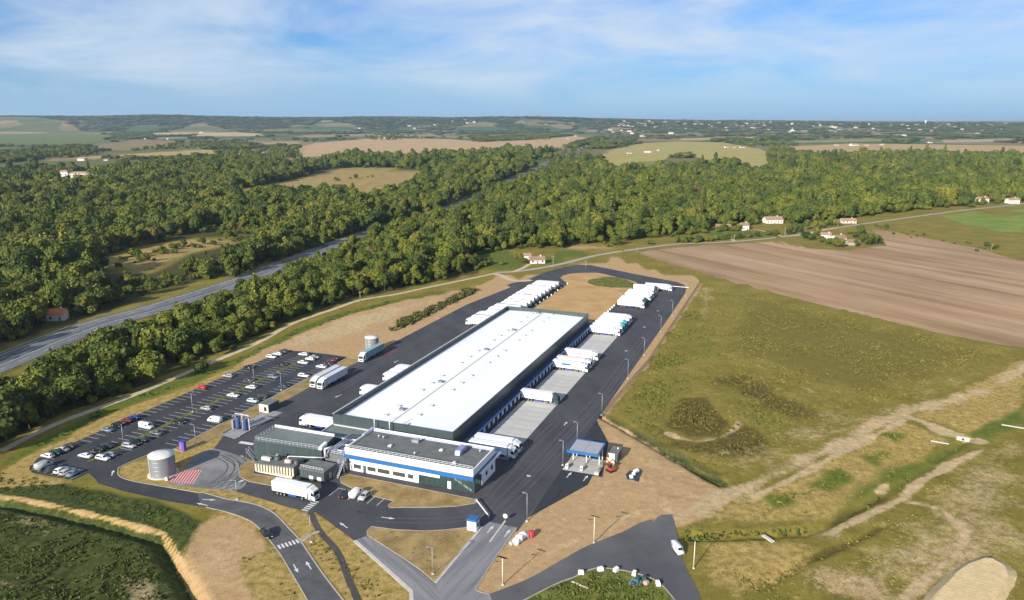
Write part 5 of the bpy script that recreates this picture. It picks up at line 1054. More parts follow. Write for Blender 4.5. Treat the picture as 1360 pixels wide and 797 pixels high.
for u, v, c_, k_, lab in HW: car(k_, c_, G(u, v) + Vector((0, 0, 0.12)), -0.2, lab, 'vehicles on the highway', 1.0 if v > 250 else 1.3)
truck(0, 0, 0, 'white lorry on the distant highway where it leaves the wood', 'vehicles on the highway', loc=G(743, 209.5) + Vector((0, 0, 0.12)), rz=-0.25, sc=1.2)
for t_, c_ in CARS:
    b0 = next(ch for ch in t_.children if ch.name.split('.')[0] == 'body'); b0.material_slots[0].link = 'OBJECT'; b0.material_slots[0].material = PAINT[c_]

# ------------------------------------------------------------------ lamps, poles, small things
pole_m = mat('galvanised pole', (0.34, 0.35, 0.36), 0.5, 0.4)
def lamp(pos, h, label, arm=0.7, turn=0.0, group='yard lamp posts'):
    t_ = thing('lamp_post', label, 'lamp post', pos, -AZ + turn, group)
    q = MB(); q.tube((0, 0, 0), (0, 0, h), 0.10, 8, 0.06); q.build('pole', pole_m, t_)
    MB().box(-0.3, 0.3, -0.3, 0.3, -0.05, 0.3).build('base', conc_pale, t_)
    q = MB(); q.tube((0, 0, h - 0.05), (-arm, 0, h + 0.1), 0.05, 6); q.build('arm', pole_m, t_)
    q = MB(); q.box(-arm - 0.6, -arm + 0.1, -0.2, 0.2, h + 0.03, h + 0.16); q.build('lamp_head', grey_metal, t_, 0.02)
YL = [(49.1, 'at the yard corner nearest the grass field'), (21.9, 'just behind the blue canopy'), (7.0, 'in front of the blue canopy'), (-26.9, 'at the tip of the bare soil near the entrance'), (89.9, 'on the right yard verge, second past the yard corner'), (122.3, 'on the yard verge facing the close truck pair'), (162.3, 'on the yard verge facing the far end docks'), (195.9, 'on the yard verge before the ochre plot trucks'), (242.6, 'on the yard verge nearest the white barrier')]
for l, lab in YL: lamp(S(l, 33.6 if l not in (7.0, 21.9) else 32.6, 0.0), 7.8, 'tall grey lamp post %s' % lab)
PLm = [(-29.1, -100.9, 'on the green strip at the tank end of the car park', E_), (0.2, -100.9, 'on the green strip in the middle of the car park', E_), (32.3, -100.9, 'on the green strip beyond the car park middle', E_), (66.5, -100.9, 'at the far end of the green strip', E_), (-21.3, -79.2, 'on the yard kerb near the violet cabinet', 0), (29.5, -85.9, 'on the yard kerb beside the dark blue hatchback', 0)]
for l, w_, lab, tn in PLm: lamp(S(l, w_), 7.0, 'slim grey lamp post %s' % lab, 0.9, tn, 'car park lamp posts')
for u, v, h, lab in ((315, 663.5, 5.6, 'on the kerb between forecourt and curved access road'), (413.4, 720, 7.2, 'on the lawn beside the zebra crossing'), (574.8, 762.6, 6.8, 'at the tip of the triangular lawn'), (582, 423, 6.2, 'on the soil bank beside the left yard')):
    lamp(G(u, v), h, 'grey lamp post %s' % lab, 0.8, 0.4)
def solar(u, v, h, lab):
    t_ = thing('solar_lamp', lab, 'solar lamp', G(u, v), 0, 'solar street lamps')
    q = MB(); q.tube((0, 0, 0), (0, 0, h), 0.13, 8, 0.09); q.build('pole', mat('cream pole', (0.62, 0.58, 0.46), 0.5), t_)
    q = MB(); q.box(-1.05, 1.05, -0.85, 0.85, -0.04, 0.04); p_ = q.build('solar_panel', mat('solar panel', (0.012, 0.012, 0.016), 0.7, spec=0.1), t_, 0, (0, 0, h + 0.25)); p_.rotation_euler = (R(28), 0, R(150))
    q = MB(); q.tube((0, 0, h - 0.7), (-1.1, -0.5, h - 0.4), 0.05, 6); q.build('arm', dark_metal, t_); MB().box(-1.6, -1.0, -0.75, -0.45, h - 0.45, h - 0.33).build('lamp_head', dark_metal, t_)
    MB().box(-0.25, 0.25, -0.25, 0.25, 0, 0.25).build('base', conc_pale, t_)
solar(667.5, 777, 6.6, 'cream solar lamp with dark panel near the entrance road and roundabout')
solar(788.7, 721, 6.9, 'cream solar lamp with dark panel in the middle of the bare soil lot')
solar(921, 755, 6.9, 'cream solar lamp with dark panel in the grass beside the white van')
def upole(u, v, h, lab):
    t_ = thing('utility_pole', lab, 'utility pole', G(u, v), R(20), 'utility poles along the country lane'); wood = mat('grey weathered wood', (0.30, 0.27, 0.23), 0.9, var=0.15, scale=1)
    MB().tube((0, 0, 0), (0, 0, h), 0.2, 8, 0.13).build('pole', wood, t_); MB().box(-1.0, 1.0, -0.08, 0.08, h - 0.7, h - 0.5).build('crossbar', wood, t_)
    for x in (-0.8, 0, 0.8): MB().tube((x, 0, h - 0.5), (x, 0, h - 0.25), 0.06, 6).build('insulator', glass_d, t_)
for u, v, h, lab in ((734.5, 357, 9, 'beside the low house'), (778, 355.5, 5, 'behind the yard loop'), (1042, 316, 9, 'where the hedge meets the lane'), (1112, 304.5, 9, 'behind the garden house'), (975, 323, 7, 'at the drive with the white wall'), (478.6, 401, 6, 'on the gravel path beside the wood'), (846, 337, 5, 'at the corner of the ploughed field'), (1316.5, 334, 6, 'pale and lone in the scrub by the ploughed field')): upole(u, v, h, 'wooden utility pole ' + lab)
def barrier(a, b_, lab):
    a, b_ = Vector(a), Vector(b_); d = b_ - a; t_ = thing('barrier_gate', lab, 'barrier', a, math.atan2(d.y, d.x)); L_ = d.length
    MB().box(0.3, L_, -0.1, 0.1, 0.85, 1.1).build('boom', white_p, t_); MB().box(-0.25, 0.25, -0.25, 0.25, 0, 1.15).build('post', grey_metal, t_, 0.03); MB().box(L_ - 0.1, L_ + 0.1, -0.08, 0.08, 0, 0.85).build('rest', grey_metal, t_)
barrier(S(-22.8, 17.6), S(-29.6, 24.2), 'white barrier boom across the lane between lawn and guard booth')
barrier(S(262.5, 22.6), S(262.1, 32.4), 'white barrier boom across the yard at its far corner')
sg = thing('road_sign', 'round white sign at the head of the entrance road divider', 'sign', G(671, 692.5), -AZ)
MB().tube((0, 0, 0), (0, 0, 1.6), 0.05, 6).build('post', pole_m, sg); q = MB(); q.tube((0, -0.03, 1.5), (0, 0.03, 1.5), 0.6, 18); q.build('sign_face', white_p, sg)
blk = MB().box(-0.35, 0.35, -0.35, 0.35, 0, 0.75).mesh('concrete_block', white_p)
for k in range(10):
    o = link('concrete_block', blk, None, S(190 + 6.6 * k, -39.9 + _r.uniform(-.2, .2), 0.05), -AZ); tag(o, 'small white block edging the ochre plot by the truck row, %s from the warehouse' % num[k], 'block', 'white blocks edging the ochre plot')
for k in range(4):
    o = link('concrete_block', blk, None, S(190.5 + 4.6 * k, 0.6, 0.05), -AZ); tag(o, 'small white block edging the ochre plot by the six trucks, %s from the warehouse' % num[k], 'block', 'white blocks edging the ochre plot')
big = MB().box(-0.65, 0.65, -0.45, 0.45, 0, 0.8, 0.06, 0.06).mesh('stone_block', white_p)
for k, (u, v) in enumerate(((771.5, 762.5), (797.5, 758), (818.2, 758.5), (842.3, 763.5), (873.8, 777))):
    o = link('stone_block', big, None, G(u, v), 0.4 * k); o.location.z = 0.09; tag(o, 'white stone block on the rim of the grass island, %s from the left' % num[k], 'block', 'white blocks round the grass island')
for u, v, s_, m_, lab in ((685.5, 722.5, 1.9, sackm, 'white rubble sack at the lane end of the heap'), (689.5, 719, 2.1, sackm, 'large white rubble sack in the middle of the heap'), (694.5, 714.5, 1.9, sackm, 'white rubble sack next to the grey one'), (699.5, 713.5, 1.7, mid_metal, 'grey rubble sack between white and red in the heap'), (705.5, 712.5, 1.9, mat('red sack cloth', (0.45, 0.05, 0.06), 0.8), 'red rubble sack at the soil end of the heap'), (679.5, 724, 1.2, mat('pale grey green cloth', (0.35, 0.40, 0.36), 0.8), 'small grey green sack at the lane end of the heap')): sack(u, v, s_ * 0.85, m_, lab, grp='sacks of rubble beside the entrance road')
dbr = tag(sheet('tarpaulin', GP([(834, 776), (840, 769), (852, 766.5), (857, 769), (850, 779), (838, 780)]), 0.2, mat('teal tarpaulin', (0.10, 0.22, 0.25), 0.6, var=0.3, scale=0.8), None), 'crumpled teal tarpaulin among the debris on the grass island', 'tarpaulin')
for u, v, s_, m_, lab in ((845, 774, 1.1, mat('teal crate', (0.03, 0.12, 0.14), 0.6), 'dark teal bundle on the teal tarpaulin'), (841, 777, 0.9, dark_metal, 'black bundle on the lane side of the teal tarpaulin'), (856, 770, 1.0, mat('dark green cloth', (0.02, 0.06, 0.06), 0.8), 'dark green bundle behind the teal tarpaulin'), (858, 777, 1.1, mat('pinkish rubble', (0.45, 0.28, 0.24), 0.9), 'pinkish rubble sack beside the teal tarpaulin')): sack(u, v, s_, m_, lab, 'bundle', 'bundle', 'debris on the grass island')
pk = MB().box(-0.2, 0.2, -2.2, 2.2, 0, 0.14).build('plank', mat('pale timber', (0.55, 0.45, 0.30), 0.8), None, loc=G(770.5, 778) + Vector((0, 0, 0.12)), rz=0.9); tag(pk, 'pale timber plank lying in the grass island', 'plank')
for u, v, w_, l_, rz, lab in ((1020, 716.5, 1.0, 3.4, 0.35, 'pale concrete slab lying in the yellow grass near the solar lamp'), (1248, 588.5, 0.5, 5.0, 0.95, 'thin pale concrete beam in the grass before the track crossing'), (1349, 568, 0.5, 8, 0.95, 'long pale concrete beam in the grass past the track crossing')):
    o = MB().box(-w_ / 2, w_ / 2, -l_ / 2, l_ / 2, 0, 0.3).build('concrete_slab', conc_pale, None, 0.03, G(u, v) + Vector((0, 0, 0.1)), rz + 0.1); tag(o, lab, 'slab')
hw_ = thing('culvert_head', 'small white culvert head where the soil tracks cross', 'culvert', G(1279, 584), -0.5); MB().box(-1.8, 1.8, -0.2, 0.2, -0.4, 0.9).build('head_wall', conc_pale, hw_); MB().tube((0, -0.35, 0.2), (0, 0.25, 0.2), 0.4, 12).build('pipe', dark_metal, hw_)
# sand heap with a flat top
sp = MB(); top = GP([(1240, 792), (1300, 742), (1337, 756), (1315, 800), (1268, 812)], 2.0); bot = GP([(1222, 800), (1296, 738.5), (1350, 757), (1330, 806), (1265, 830)]); n = 5
A = smooth(bot, 5, True); B = smooth(top, 5, True); rr = random.Random(5)
A = [p + Vector((rr.uniform(-.3, .3), rr.uniform(-.3, .3), -0.3)) for p in A]; B = [Vector((p.x + rr.uniform(-.2, .2), p.y + rr.uniform(-.2, .2), 1.9 + rr.uniform(-.1, .1))) for p in B]
for k in range(len(A)): sp.quad(A[k], A[(k + 1) % len(A)], B[(k + 1) % len(A)], B[k], sm=True)
sp.quad(*B); ob = sp.build('sand_heap', mat('sand', (0.50, 0.37, 0.19), 0.95, col2=(0.60, 0.46, 0.25), scale=0.5, bump=0.15, bscale=1.5)); tag(ob, 'flat topped heap of yellow sand in the rough ground', 'sand heap')
bm = bmesh.new(); bm.from_mesh(ob.data); bmesh.ops.recalc_face_normals(bm, faces=bm.faces); bm.to_mesh(ob.data); bm.free()
# red digger beside the booth
dg = thing('mini_digger', 'small red digger with folded arm beside the beige booth', 'digger', G(811, 626), 0.6); redm = mat('red machine paint', (0.42, 0.045, 0.03), 0.4)
for s_ in (-1, 1): q = MB(); q.xprism([(-1.2, 0.15), (-1.0, 0), (1.0, 0), (1.2, 0.15), (1.2, 0.45), (1.0, 0.6), (-1.0, 0.6), (-1.2, 0.45)], s_ * 0.75 - 0.2, s_ * 0.75 + 0.2); q.build('track', black, dg)
MB().box(-0.85, 0.85, -1.1, 0.8, 0.65, 1.3).build('body', redm, dg, 0.06); cbn = MB().box(-0.7, 0.3, -0.4, 0.7, 1.3, 2.5, 0.08, 0.08).build('cab', glass_d, dg, 0.04); MB().box(-0.75, 0.35, -0.45, 0.75, 2.5, 2.6).build('roof', redm, cbn)
q = MB(); q.tube((0.5, 0.8, 1.2), (0.5, 2.2, 3.0), 0.2, 6, 0.16); q.tube((0.5, 2.2, 3.0), (0.5, 3.4, 1.4), 0.16, 6, 0.12); q.build('arm', redm, dg); MB().box(0.15, 0.85, 3.2, 3.9, 0.5, 1.3, 0, 0.15).build('bucket', dark_metal, dg)

# mesh fence between the yard verge and the grass field
def fence(pts, h, label, step=2.5):
    pl = [Vector(p) for p in pts]; o = pl[0].copy(); o.z = 0; t_ = thing('mesh_fence', label, 'fence', o); wire = mat('green wire mesh', (0.03, 0.055, 0.035), 0.7, alpha=0.2); po = mat('dark green post', (0.02, 0.04, 0.03), 0.6); pm_ = MB().box(-0.04, 0.04, -0.04, 0.04, -0.3, h + 0.05).mesh('post', po)
    for i in range(len(pl) - 1):
        a, b = pl[i] - o, pl[i + 1] - o; n = max(1, int((b - a).length / step)); ang = math.atan2((b - a).y, (b - a).x)
        pn = MB().box(0.05, (b - a).length / n - 0.05, -0.01, 0.01, 0.03, h).mesh('mesh_panel', wire)
        for k in range(n):
            p = a.lerp(b, k / n); link('post', pm_, t_, (p.x, p.y, 0), ang); link('mesh_panel', pn, t_, (p.x, p.y, 0), ang)
fence(GP([(930.5, 374.5), (861, 481), (799, 552.5)]), 1.6, 'dark green mesh fence along the yard verge beside the grass field')
fence(GP([(799, 552.5), (835, 572), (880, 597), (957, 640)]), 1.6, 'dark green mesh fence along the ditch behind the bare soil lot')
# ------------------------------------------------------------------ trees
bark = mat('bark', (0.11, 0.085, 0.06), 0.95, var=0.2, scale=2)
def leafmat(name, stops):
    m = bpy.data.materials.new(name); m.use_nodes = True; t = m.node_tree; b = t.nodes['Principled BSDF']; b.inputs['Roughness'].default_value = 0.7; b.inputs['Specular IOR Level'].default_value = 0.15
    oi = t.nodes.new('ShaderNodeObjectInfo'); r = t.nodes.new('ShaderNodeValToRGB'); nz = t.nodes.new('ShaderNodeTexNoise'); nz.inputs['Scale'].default_value = 0.018; nz.inputs['Detail'].default_value = 3; t.links.new(oi.outputs['Location'], nz.inputs['Vector'])
    fr = mth('ADD', mth('MULTIPLY', oi.outputs['Random'], 0.6, tree=t), mth('MULTIPLY', mth('SUBTRACT', nz.outputs[0], 0.36, tree=t), 1.3, tree=t), True, t); t.links.new(fr, r.inputs[0]); e = r.color_ramp.elements
    while len(e) < len(stops): e.new(0.5)
    for k, (p, c) in enumerate(stops): e[k].position = p; e[k].color = (*c, 1)
    at = t.nodes.new('ShaderNodeAttribute'); at.attribute_name = 'tone'; mx = t.nodes.new('ShaderNodeMixRGB'); mx.blend_type = 'MULTIPLY'; mx.inputs[0].default_value = 1.0
    t.links.new(r.outputs[0], mx.inputs[1]); t.links.new(at.outputs['Color'], mx.inputs[2]); t.links.new(mx.outputs[0], b.inputs['Base Color'])
    return m
leaf = leafmat('leaves', [(0.0, (0.028, 0.048, 0.012)), (0.15, (0.058, 0.078, 0.014)), (0.30, (0.090, 0.114, 0.016)), (0.42, (0.048, 0.072, 0.014)), (0.54, (0.112, 0.128, 0.017)), (0.66, (0.132, 0.142, 0.020)), (0.76, (0.078, 0.104, 0.018)), (0.86, (0.158, 0.150, 0.022)), (0.93, (0.13, 0.115, 0.028)), (1.0, (0.14, 0.095, 0.034))])
ICO = None
def ico(sub):
    bm = bmesh.new(); bmesh.ops.create_icosphere(bm, subdivisions=sub, radius=1.0); v = np.array([tuple(x.co) for x in bm.verts]); f = np.array([[x.index for x in p.verts] for p in bm.faces]); bm.free(); return v, f
ICV, ICF = ico(2)
def crown_mesh(seed, rad, z0_, z1_, kind='round', nleaf=750, lsize=0.75, m=None):
    r = np.random.default_rng(seed); cz = (z0_ + z1_) / 2; hz = (z1_ - z0_) / 2
    lobes = []
    nl = {'round': 13, 'tall': 11, 'column': 7, 'shrub': 6}[kind]
    for k in range(nl):
        if kind == 'column': c = np.array([r.normal(0, 0.1) * rad, r.normal(0, 0.1) * rad, z0_ + (z1_ - z0_) * (0.12 + 0.78 * k / (nl - 1))]); w_ = rad * (0.9 - 0.6 * abs(k / (nl - 1) - 0.35)); lobes.append((c, np.array([w_, w_, hz * 0.32])))
        else:
            d = r.normal(size=3); d /= np.linalg.norm(d); s_ = r.uniform(0.45, 0.72) if k else 0
            c = np.array([d[0] * rad * s_, d[1] * rad * s_, cz + d[2] * hz * (s_ * 0.85)]); w_ = rad * (r.uniform(0.28, 0.55) if k else 0.6); lobes.append((c, np.array([w_, w_, min(w_ * r.uniform(0.8, 1.15), hz * 0.8)])))
    V, F, T = [], [], []; nv = 0
    for c, s_ in lobes:
        v = ICV * (1 + 0.16 * np.sin(ICV[:, [1, 2, 0]] * 5 + r.uniform(0, 6, 3)).sum(1, keepdims=True) / 1.7) * s_ * 0.9 + c; v[:, 2] = np.maximum(v[:, 2], z0_ * 0.7); V.append(v); F.append(ICF + nv); nv += len(v); T.append(np.full(len(v), r.uniform(0.8, 1.1)))
    li = r.integers(0, nl, nleaf); d = r.normal(size=(nleaf, 3)); d[:, 2] = d[:, 2] * 0.9 + 0.15; d /= np.linalg.norm(d, axis=1, keepdims=True)
    C = np.array([lobes[i][0] for i in li]); SS = np.array([lobes[i][1] for i in li]); p = C + d * SS * r.uniform(0.84, 1.26, (nleaf, 1)) + r.normal(0, 0.16, (nleaf, 3)); p[:, 2] = np.maximum(p[:, 2], z0_ * 0.6)
    nrm = d + r.normal(0, 0.55, (nleaf, 3)); nrm /= np.linalg.norm(nrm, axis=1, keepdims=True); up = r.normal(size=(nleaf, 3)); a = np.cross(nrm, up); a /= np.linalg.norm(a, axis=1, keepdims=True); b2 = np.cross(nrm, a)
    sz = lsize * r.uniform(0.55, 1.25, (nleaf, 1)); q = np.stack([p - a * sz - b2 * sz * 0.6, p + a * sz * 0.4 - b2 * sz, p + a * sz + b2 * sz * 0.5, p - a * sz * 0.5 + b2 * sz], 1).reshape(-1, 3)
    V.append(q); fi = np.arange(nleaf * 4).reshape(-1, 4) + nv; T.append(np.repeat(r.uniform(0.62, 1.38, nleaf), 4))
    V = np.concatenate(V); T = np.concatenate(T); faces = np.concatenate(F).tolist() + fi.tolist()
    me = bpy.data.meshes.new('crown'); me.from_pydata(V.tolist(), [], faces); me.materials.append(m or leaf)
    at = me.attributes.new('tone', 'FLOAT_COLOR', 'POINT'); at.data.foreach_set('color', np.stack([T, T, T, np.ones_like(T)], 1).astype(np.float32).ravel())
    me.update(); return me
def trunk_mesh(seed, h, r0):
    q = MB(); r = random.Random(seed); a = Vector((0, 0, -0.3)); rad = r0
    for k in range(4):
        b2 = a + Vector((r.uniform(-.25, .25), r.uniform(-.25, .25), h / 4)); q.tube(a, b2, rad, 7, rad * 0.78, cap=False); a = b2; rad *= 0.78
    for k in range(4): an = k * 1.6 + r.random(); q.tube((0, 0, h * 0.45 + k * 0.4), (math.cos(an) * h * 0.3, math.sin(an) * h * 0.3, h * 0.8 + k * 0.3), r0 * 0.4, 5, r0 * 0.15, cap=False)
    return q.mesh('trunk', bark)
TYPES = [('round', 4.6, 1.6, 11.5), ('round', 5.2, 1.8, 12.5), ('round', 4.0, 1.3, 9.5), ('tall', 3.7, 1.6, 14.0), ('round', 5.6, 2.0, 11.0), ('tall', 3.2, 1.2, 12.0), ('column', 2.0, 0.9, 15.0), ('shrub', 2.9, 0.3, 5.0)]
TDESC = ['rounded olive broadleaf tree', 'broad full crowned broadleaf tree', 'small rounded broadleaf tree', 'tall narrow broadleaf tree', 'wide low crowned broadleaf tree', 'slim upright broadleaf tree', 'columnar poplar like tree', 'bushy low shrub']
CROWN = [crown_mesh(40 + i, ty[1], ty[2], ty[3], ty[0], 1500 if ty[0] != 'shrub' else 600, 0.46 if ty[0] != 'shrub' else 0.32) for i, ty in enumerate(TYPES)]
TRUNK = [trunk_mesh(i, ty[3] * 0.6, 0.24 if ty[0] != 'shrub' else 0.1) for i, ty in enumerate(TYPES)]
CROWN_OBJ = [None] * len(TYPES)
def tree(x, y, z, ty, sc, rz, label, group, sz=1.0):
    t_ = thing('shrub' if TYPES[ty][0] == 'shrub' else 'tree', label, 'shrub' if TYPES[ty][0] == 'shrub' else 'tree', (x, y, z), rz, group); t_.scale = (sc, sc, sc * sz)
    link('trunk', TRUNK[ty], t_); c = link('crown', CROWN[ty], t_)
    if CROWN_OBJ[ty] is None: CROWN_OBJ[ty] = c
    return t_
def proj(x, y, z=0.0):
    dx, dy, dz = x, y, z - CAM_H; fwd = dy * _c - dz * _s; upv = dy * _s + dz * _c
    return CX + FPX * dx / fwd, CY - FPX * upv / fwd
B1 = GP([(-260, 660), (-60, 618), (0, 596), (75, 560), (176, 521), (251, 490), (340, 453), (388, 423), (445, 404), (478, 393), (526, 385), (558, 378), (621, 362), (634, 352), (628, 344), (640, 338), (655, 332), (690, 330), (740, 329), (790, 324), (830, 320), (870, 316), (900, 314), (940, 308), (955, 300), (1000, 300), (1008, 294), (1040, 292), (1046, 300), (1080, 296), (1120, 290), (1160, 286), (1200, 282), (1240, 277), (1290, 273), (1360, 268), (1560, 262), (1560, 216), (1360, 212), (1290, 205), (1220, 209), (1130, 215), (1060, 224), (1010, 234), (960, 224), (900, 228), (862, 233), (820, 236), (800, 226), (760, 225), (735, 214), (700, 230), (640, 250), (600, 272), (512, 321), (420, 358), (340, 386), (273, 410), (208, 436), (143, 460), (75, 488), (0, 516), (-120, 566), (-260, 620)])
B2 = GP([(-420, 640), (-120, 512), (0, 459), (50, 443), (125, 417), (201, 391), (273, 369), (340, 350), (400, 326), (468, 300), (522, 286), (560, 267), (610, 249), (650, 231), (700, 215), (735, 206), (700, 206), (660, 206), (620, 209), (560, 213), (520, 214), (470, 210), (440, 216), (400, 223), (340, 215), (270, 217), (200, 223), (130, 233), (60, 229), (0, 223), (-200, 224), (-420, 230)])
C1 = GP([(118, 348), (183, 326), (250, 317), (291, 312), (345, 311), (318, 327), (270, 342), (225, 364), (190, 375), (140, 366)])
C2 = GP([(298, 253.6), (339, 248.6), (406.5, 235), (423, 226), (460, 223), (518, 223), (590, 228), (559, 234), (512, 256), (481, 261), (451, 250), (400, 254.5), (340, 255)])
HOLES = [(G(75, 424), 9), (G(108, 240), 26), (G(95, 240), 22), (G(90, 246), 18), (G(120, 244), 18), (G(705, 347), 22), (G(688, 343), 18), (G(987, 302), 14), (G(958, 303), 14), (G(1026, 295), 16), (G(1026, 300), 12), (G(986, 306), 10), (G(1304, 268), 14), (G(1344, 270), 16), (G(1114, 222), 22), (G(1122, 216), 18), (G(1064, 226), 28), (G(1090, 207), 20), (G(1052, 207), 20)]
cand = []; under = []
def grid(sp, d0, d1, ext=1.0):
    X, Y = np.meshgrid(np.arange(-900, 1750, sp), np.arange(150, 2300, sp)); X = (X + rng.uniform(-.42, .42, X.shape) * sp).ravel(); Y = (Y + rng.uniform(-.42, .42, Y.shape) * sp).ravel(); D = np.hypot(X, Y)
    U, V_ = proj(X, Y)
    k = (D >= d0) & (D < d1) & (U > -170) & (U < 1530); return X[k], Y[k], D[k]
hwl = [(p.x, p.y) for p in hw]
for sp_, d0, d1, sc_ in ((7.0, 0, 520, 1.0), (8.4, 520, 900, 1.2), (10.5, 900, 1400, 1.4), (14.5, 1400, 2300, 1.65)):
    X, Y, D = grid(sp_, d0, d1)
    in1 = inside(X, Y, B1); in2 = inside(X, Y, B2) & ~inside(X, Y, C1) & ~inside(X, Y, C2)
    hd = pdist(X, Y, hwl, False); beside = (hd < 48) & (Y > 470) & (Y < 1750); hx = np.interp(Y, [p[1] for p in hwl[::-1]] if hwl[0][1] > hwl[-1][1] else [p[1] for p in hwl], [p[0] for p in hwl[::-1]] if hwl[0][1] > hwl[-1][1] else [p[0] for p in hwl])
    in1 |= beside & (X > hx); in2 |= beside & (X <= hx) & ~inside(X, Y, C2); k = (in1 | in2) & (hd > np.interp(Y, [0, 520, 680], [15.0, 12.5, 11.0]) + 1.5 * sn(X, Y, 0.08, 2))
    for c, r_ in HOLES: k &= np.hypot(X - c.x, Y - c.y) > r_
    gap = sn(X, Y, 0.03, 8) + 0.6 * sn(X, Y, 0.11, 9); k &= (gap > np.where(in2, -0.85, -1.15))
    e = np.minimum(np.where(in1, sdist(X, Y, B1), -1e9), 99); e2 = np.minimum(np.where(in2, np.minimum(sdist(X, Y, B2), np.minimum(pdist(X, Y, C1), pdist(X, Y, C2))), -1e9), 99); e = np.maximum(e, e2)
    thick = sn(X, Y, 0.02, 14)
    low = np.zeros(X.shape, bool)               # lower growth on the camera side of clearings and houses
    for dd_ in (25, 50, 80, 110, 140):
        xx, yy = X * (1 + dd_ / D), Y * (1 + dd_ / D); low |= (inside(xx, yy, C1) & (dd_ < 100)) | inside(xx, yy, C2)
        for c, r_ in HOLES if dd_ < 90 else []: low |= np.hypot(xx - c.x, yy - c.y) < r_
    low &= hd > 30
    for i in np.nonzero(k)[0]:
        edge = e[i] < 9
        u_ = rng.random()
        if edge or hd[i] < 22: ty = int(rng.choice([2, 5, 7, 7, 0, 3]))
        else: ty = int(rng.choice([0, 0, 1, 1, 2, 3, 4, 4, 5, 6 if rng.random() < 0.15 else 0]))
        s_ = sc_ * rng.choice([0.62, 0.8, 0.92, 1.0, 1.1, 1.28]) * rng.uniform(0.92, 1.1) * (1 + 0.14 * thick[i]); 
        if hd[i] < 34 and in1[i] and Y[i] < 640: s_ *= 0.62
        elif in1[i] and D[i] < 520: s_ *= 0.95
        if low[i]:
            if rng.random() < 0.55: continue
            s_ *= 0.5
        elif Y[i] > 1150 and hd[i] < 70 and in1[i]: s_ *= 0.5
        elif Y[i] > 640 and hd[i] < 55: s_ *= 0.86 if in1[i] else 1.12
        cand.append((D[i], X[i], Y[i], ty, s_, rng.uniform(0, 6.28), rng.uniform(0.82, 1.2), bool(in1[i])))
# young growth that fills the gaps under the tall crowns
for _ in range(2):
    for c in list(cand)[::2] if _ else list(cand): 
        a_ = rng.uniform(0, 6.28); d_ = rng.uniform(3.5, 6.5) * max(0.8, c[4]); x_, y_ = c[1] + math.cos(a_) * d_, c[2] + math.sin(a_) * d_
        under.append((math.hypot(x_, y_), x_, y_, int(rng.choice([7, 7, 2, 5])), c[4] * rng.uniform(0.5, 0.95), rng.uniform(0, 6.28), rng.uniform(0.8, 1.2), c[7]))
# scattered shrubs in the clearings and along paths
def line_shrubs(pts, n, off, lo, hi, ty=7):
    pl = smooth(GP(pts), 6)
    for _ in range(n):
        p = pl[int(rng.integers(0, len(pl) - 1))]; x, y = p.x + rng.normal(0, off), p.y + rng.normal(0, off); cand.append((math.hypot(x, y), x, y, ty if rng.random() < 0.8 else 2, rng.uniform(lo, hi), rng.uniform(0, 6), rng.uniform(.8, 1.1), True))
line_shrubs([(735, 212), (783, 195), (817, 184)], 130, 26, 1.0, 2.0)
line_shrubs([(150, 355), (240, 330), (320, 315)], 40, 9, 0.4, 0.9)
line_shrubs([(440, 240), (500, 235)], 10, 8, 0.5, 1.0)
line_shrubs([(905, 322), (971, 317), (1037, 311)], 70, 2.5, 0.5, 0.8)
line_shrubs([(905, 312), (950, 308), (1000, 303)], 20, 4, 0.7, 1.1)
line_shrubs([(640, 352), (625, 357), (660, 350)], 14, 4, 0.6, 1.0)
line_shrubs([(1170, 302), (1240, 318), (1340, 334)], 30, 8, 0.25, 0.6)
for u, v, ty, s_ in ((692, 349, 5, 0.6), (698, 350, 7, 0.9), (685, 347, 5, 0.5), (815, 326, 2, 0.9), (822, 326, 5, 0.8), (862, 325, 7, 0.9), (806, 328, 7, 0.7),
    (1048, 312, 2, 0.9), (1056, 309, 0, 0.9), (1063, 313, 5, 0.9), (1070, 317, 7, 1.3), (1078, 319, 7, 1.2), (1071, 306, 3, 0.85), (1082, 306, 3, 0.8), (1090, 303, 0, 0.7), (1084, 314, 2, 0.8), (1110, 328, 2, 0.85), (1117, 329, 2, 0.8), (1137, 328, 5, 0.6), (1146, 323, 0, 0.8), (1154, 326, 2, 1.0), (1161, 325, 2, 0.95), (1168, 324, 2, 0.7), (1143, 312, 2, 1.0), (1138, 316, 7, 1.2), (1100, 300, 7, 1.5), (1108, 300, 7, 1.4), (1130, 311, 7, 1.0), (1092, 322, 7, 1.1), (1100, 325, 7, 1.2), (110, 355, 6, 0.95), (74, 386, 7, 1.6), (207, 452, 0, 0.6), (268, 494, 7, 1.0), (247, 487, 7, 0.8)):
    p = G(u, v); cand.append((0.0 if v > 290 else math.hypot(p.x, p.y), p.x, p.y, ty, s_, rng.uniform(0, 6), 1.0, u > 400))
ux = np.array([u_[1] for u_ in under]); uy = np.array([u_[2] for u_ in under]); ok = (pdist(ux, uy, hwl, False) > 12.5) & ~inside(ux, uy, C1) & ~inside(ux, uy, C2) & (pdist(ux, uy, ROADS[0], False) > 4) & (pdist(ux, uy, ROADS[1], False) > 7) & (inside(ux, uy, B1) | inside(ux, uy, B2) | (uy > 470))
for c, r_ in HOLES: ok &= np.hypot(ux - c.x, uy - c.y) > r_
under = [u_ for u_, k in zip(under, ok) if k]
cand.sort(key=lambda c: c[0])
vis = []; rest = []
for c in cand:
    u, v = proj(c[1], c[2], 6.0)
    (vis if (-10 < u < 1370 and v < 800 and len(vis) < 300) else rest).append(c)
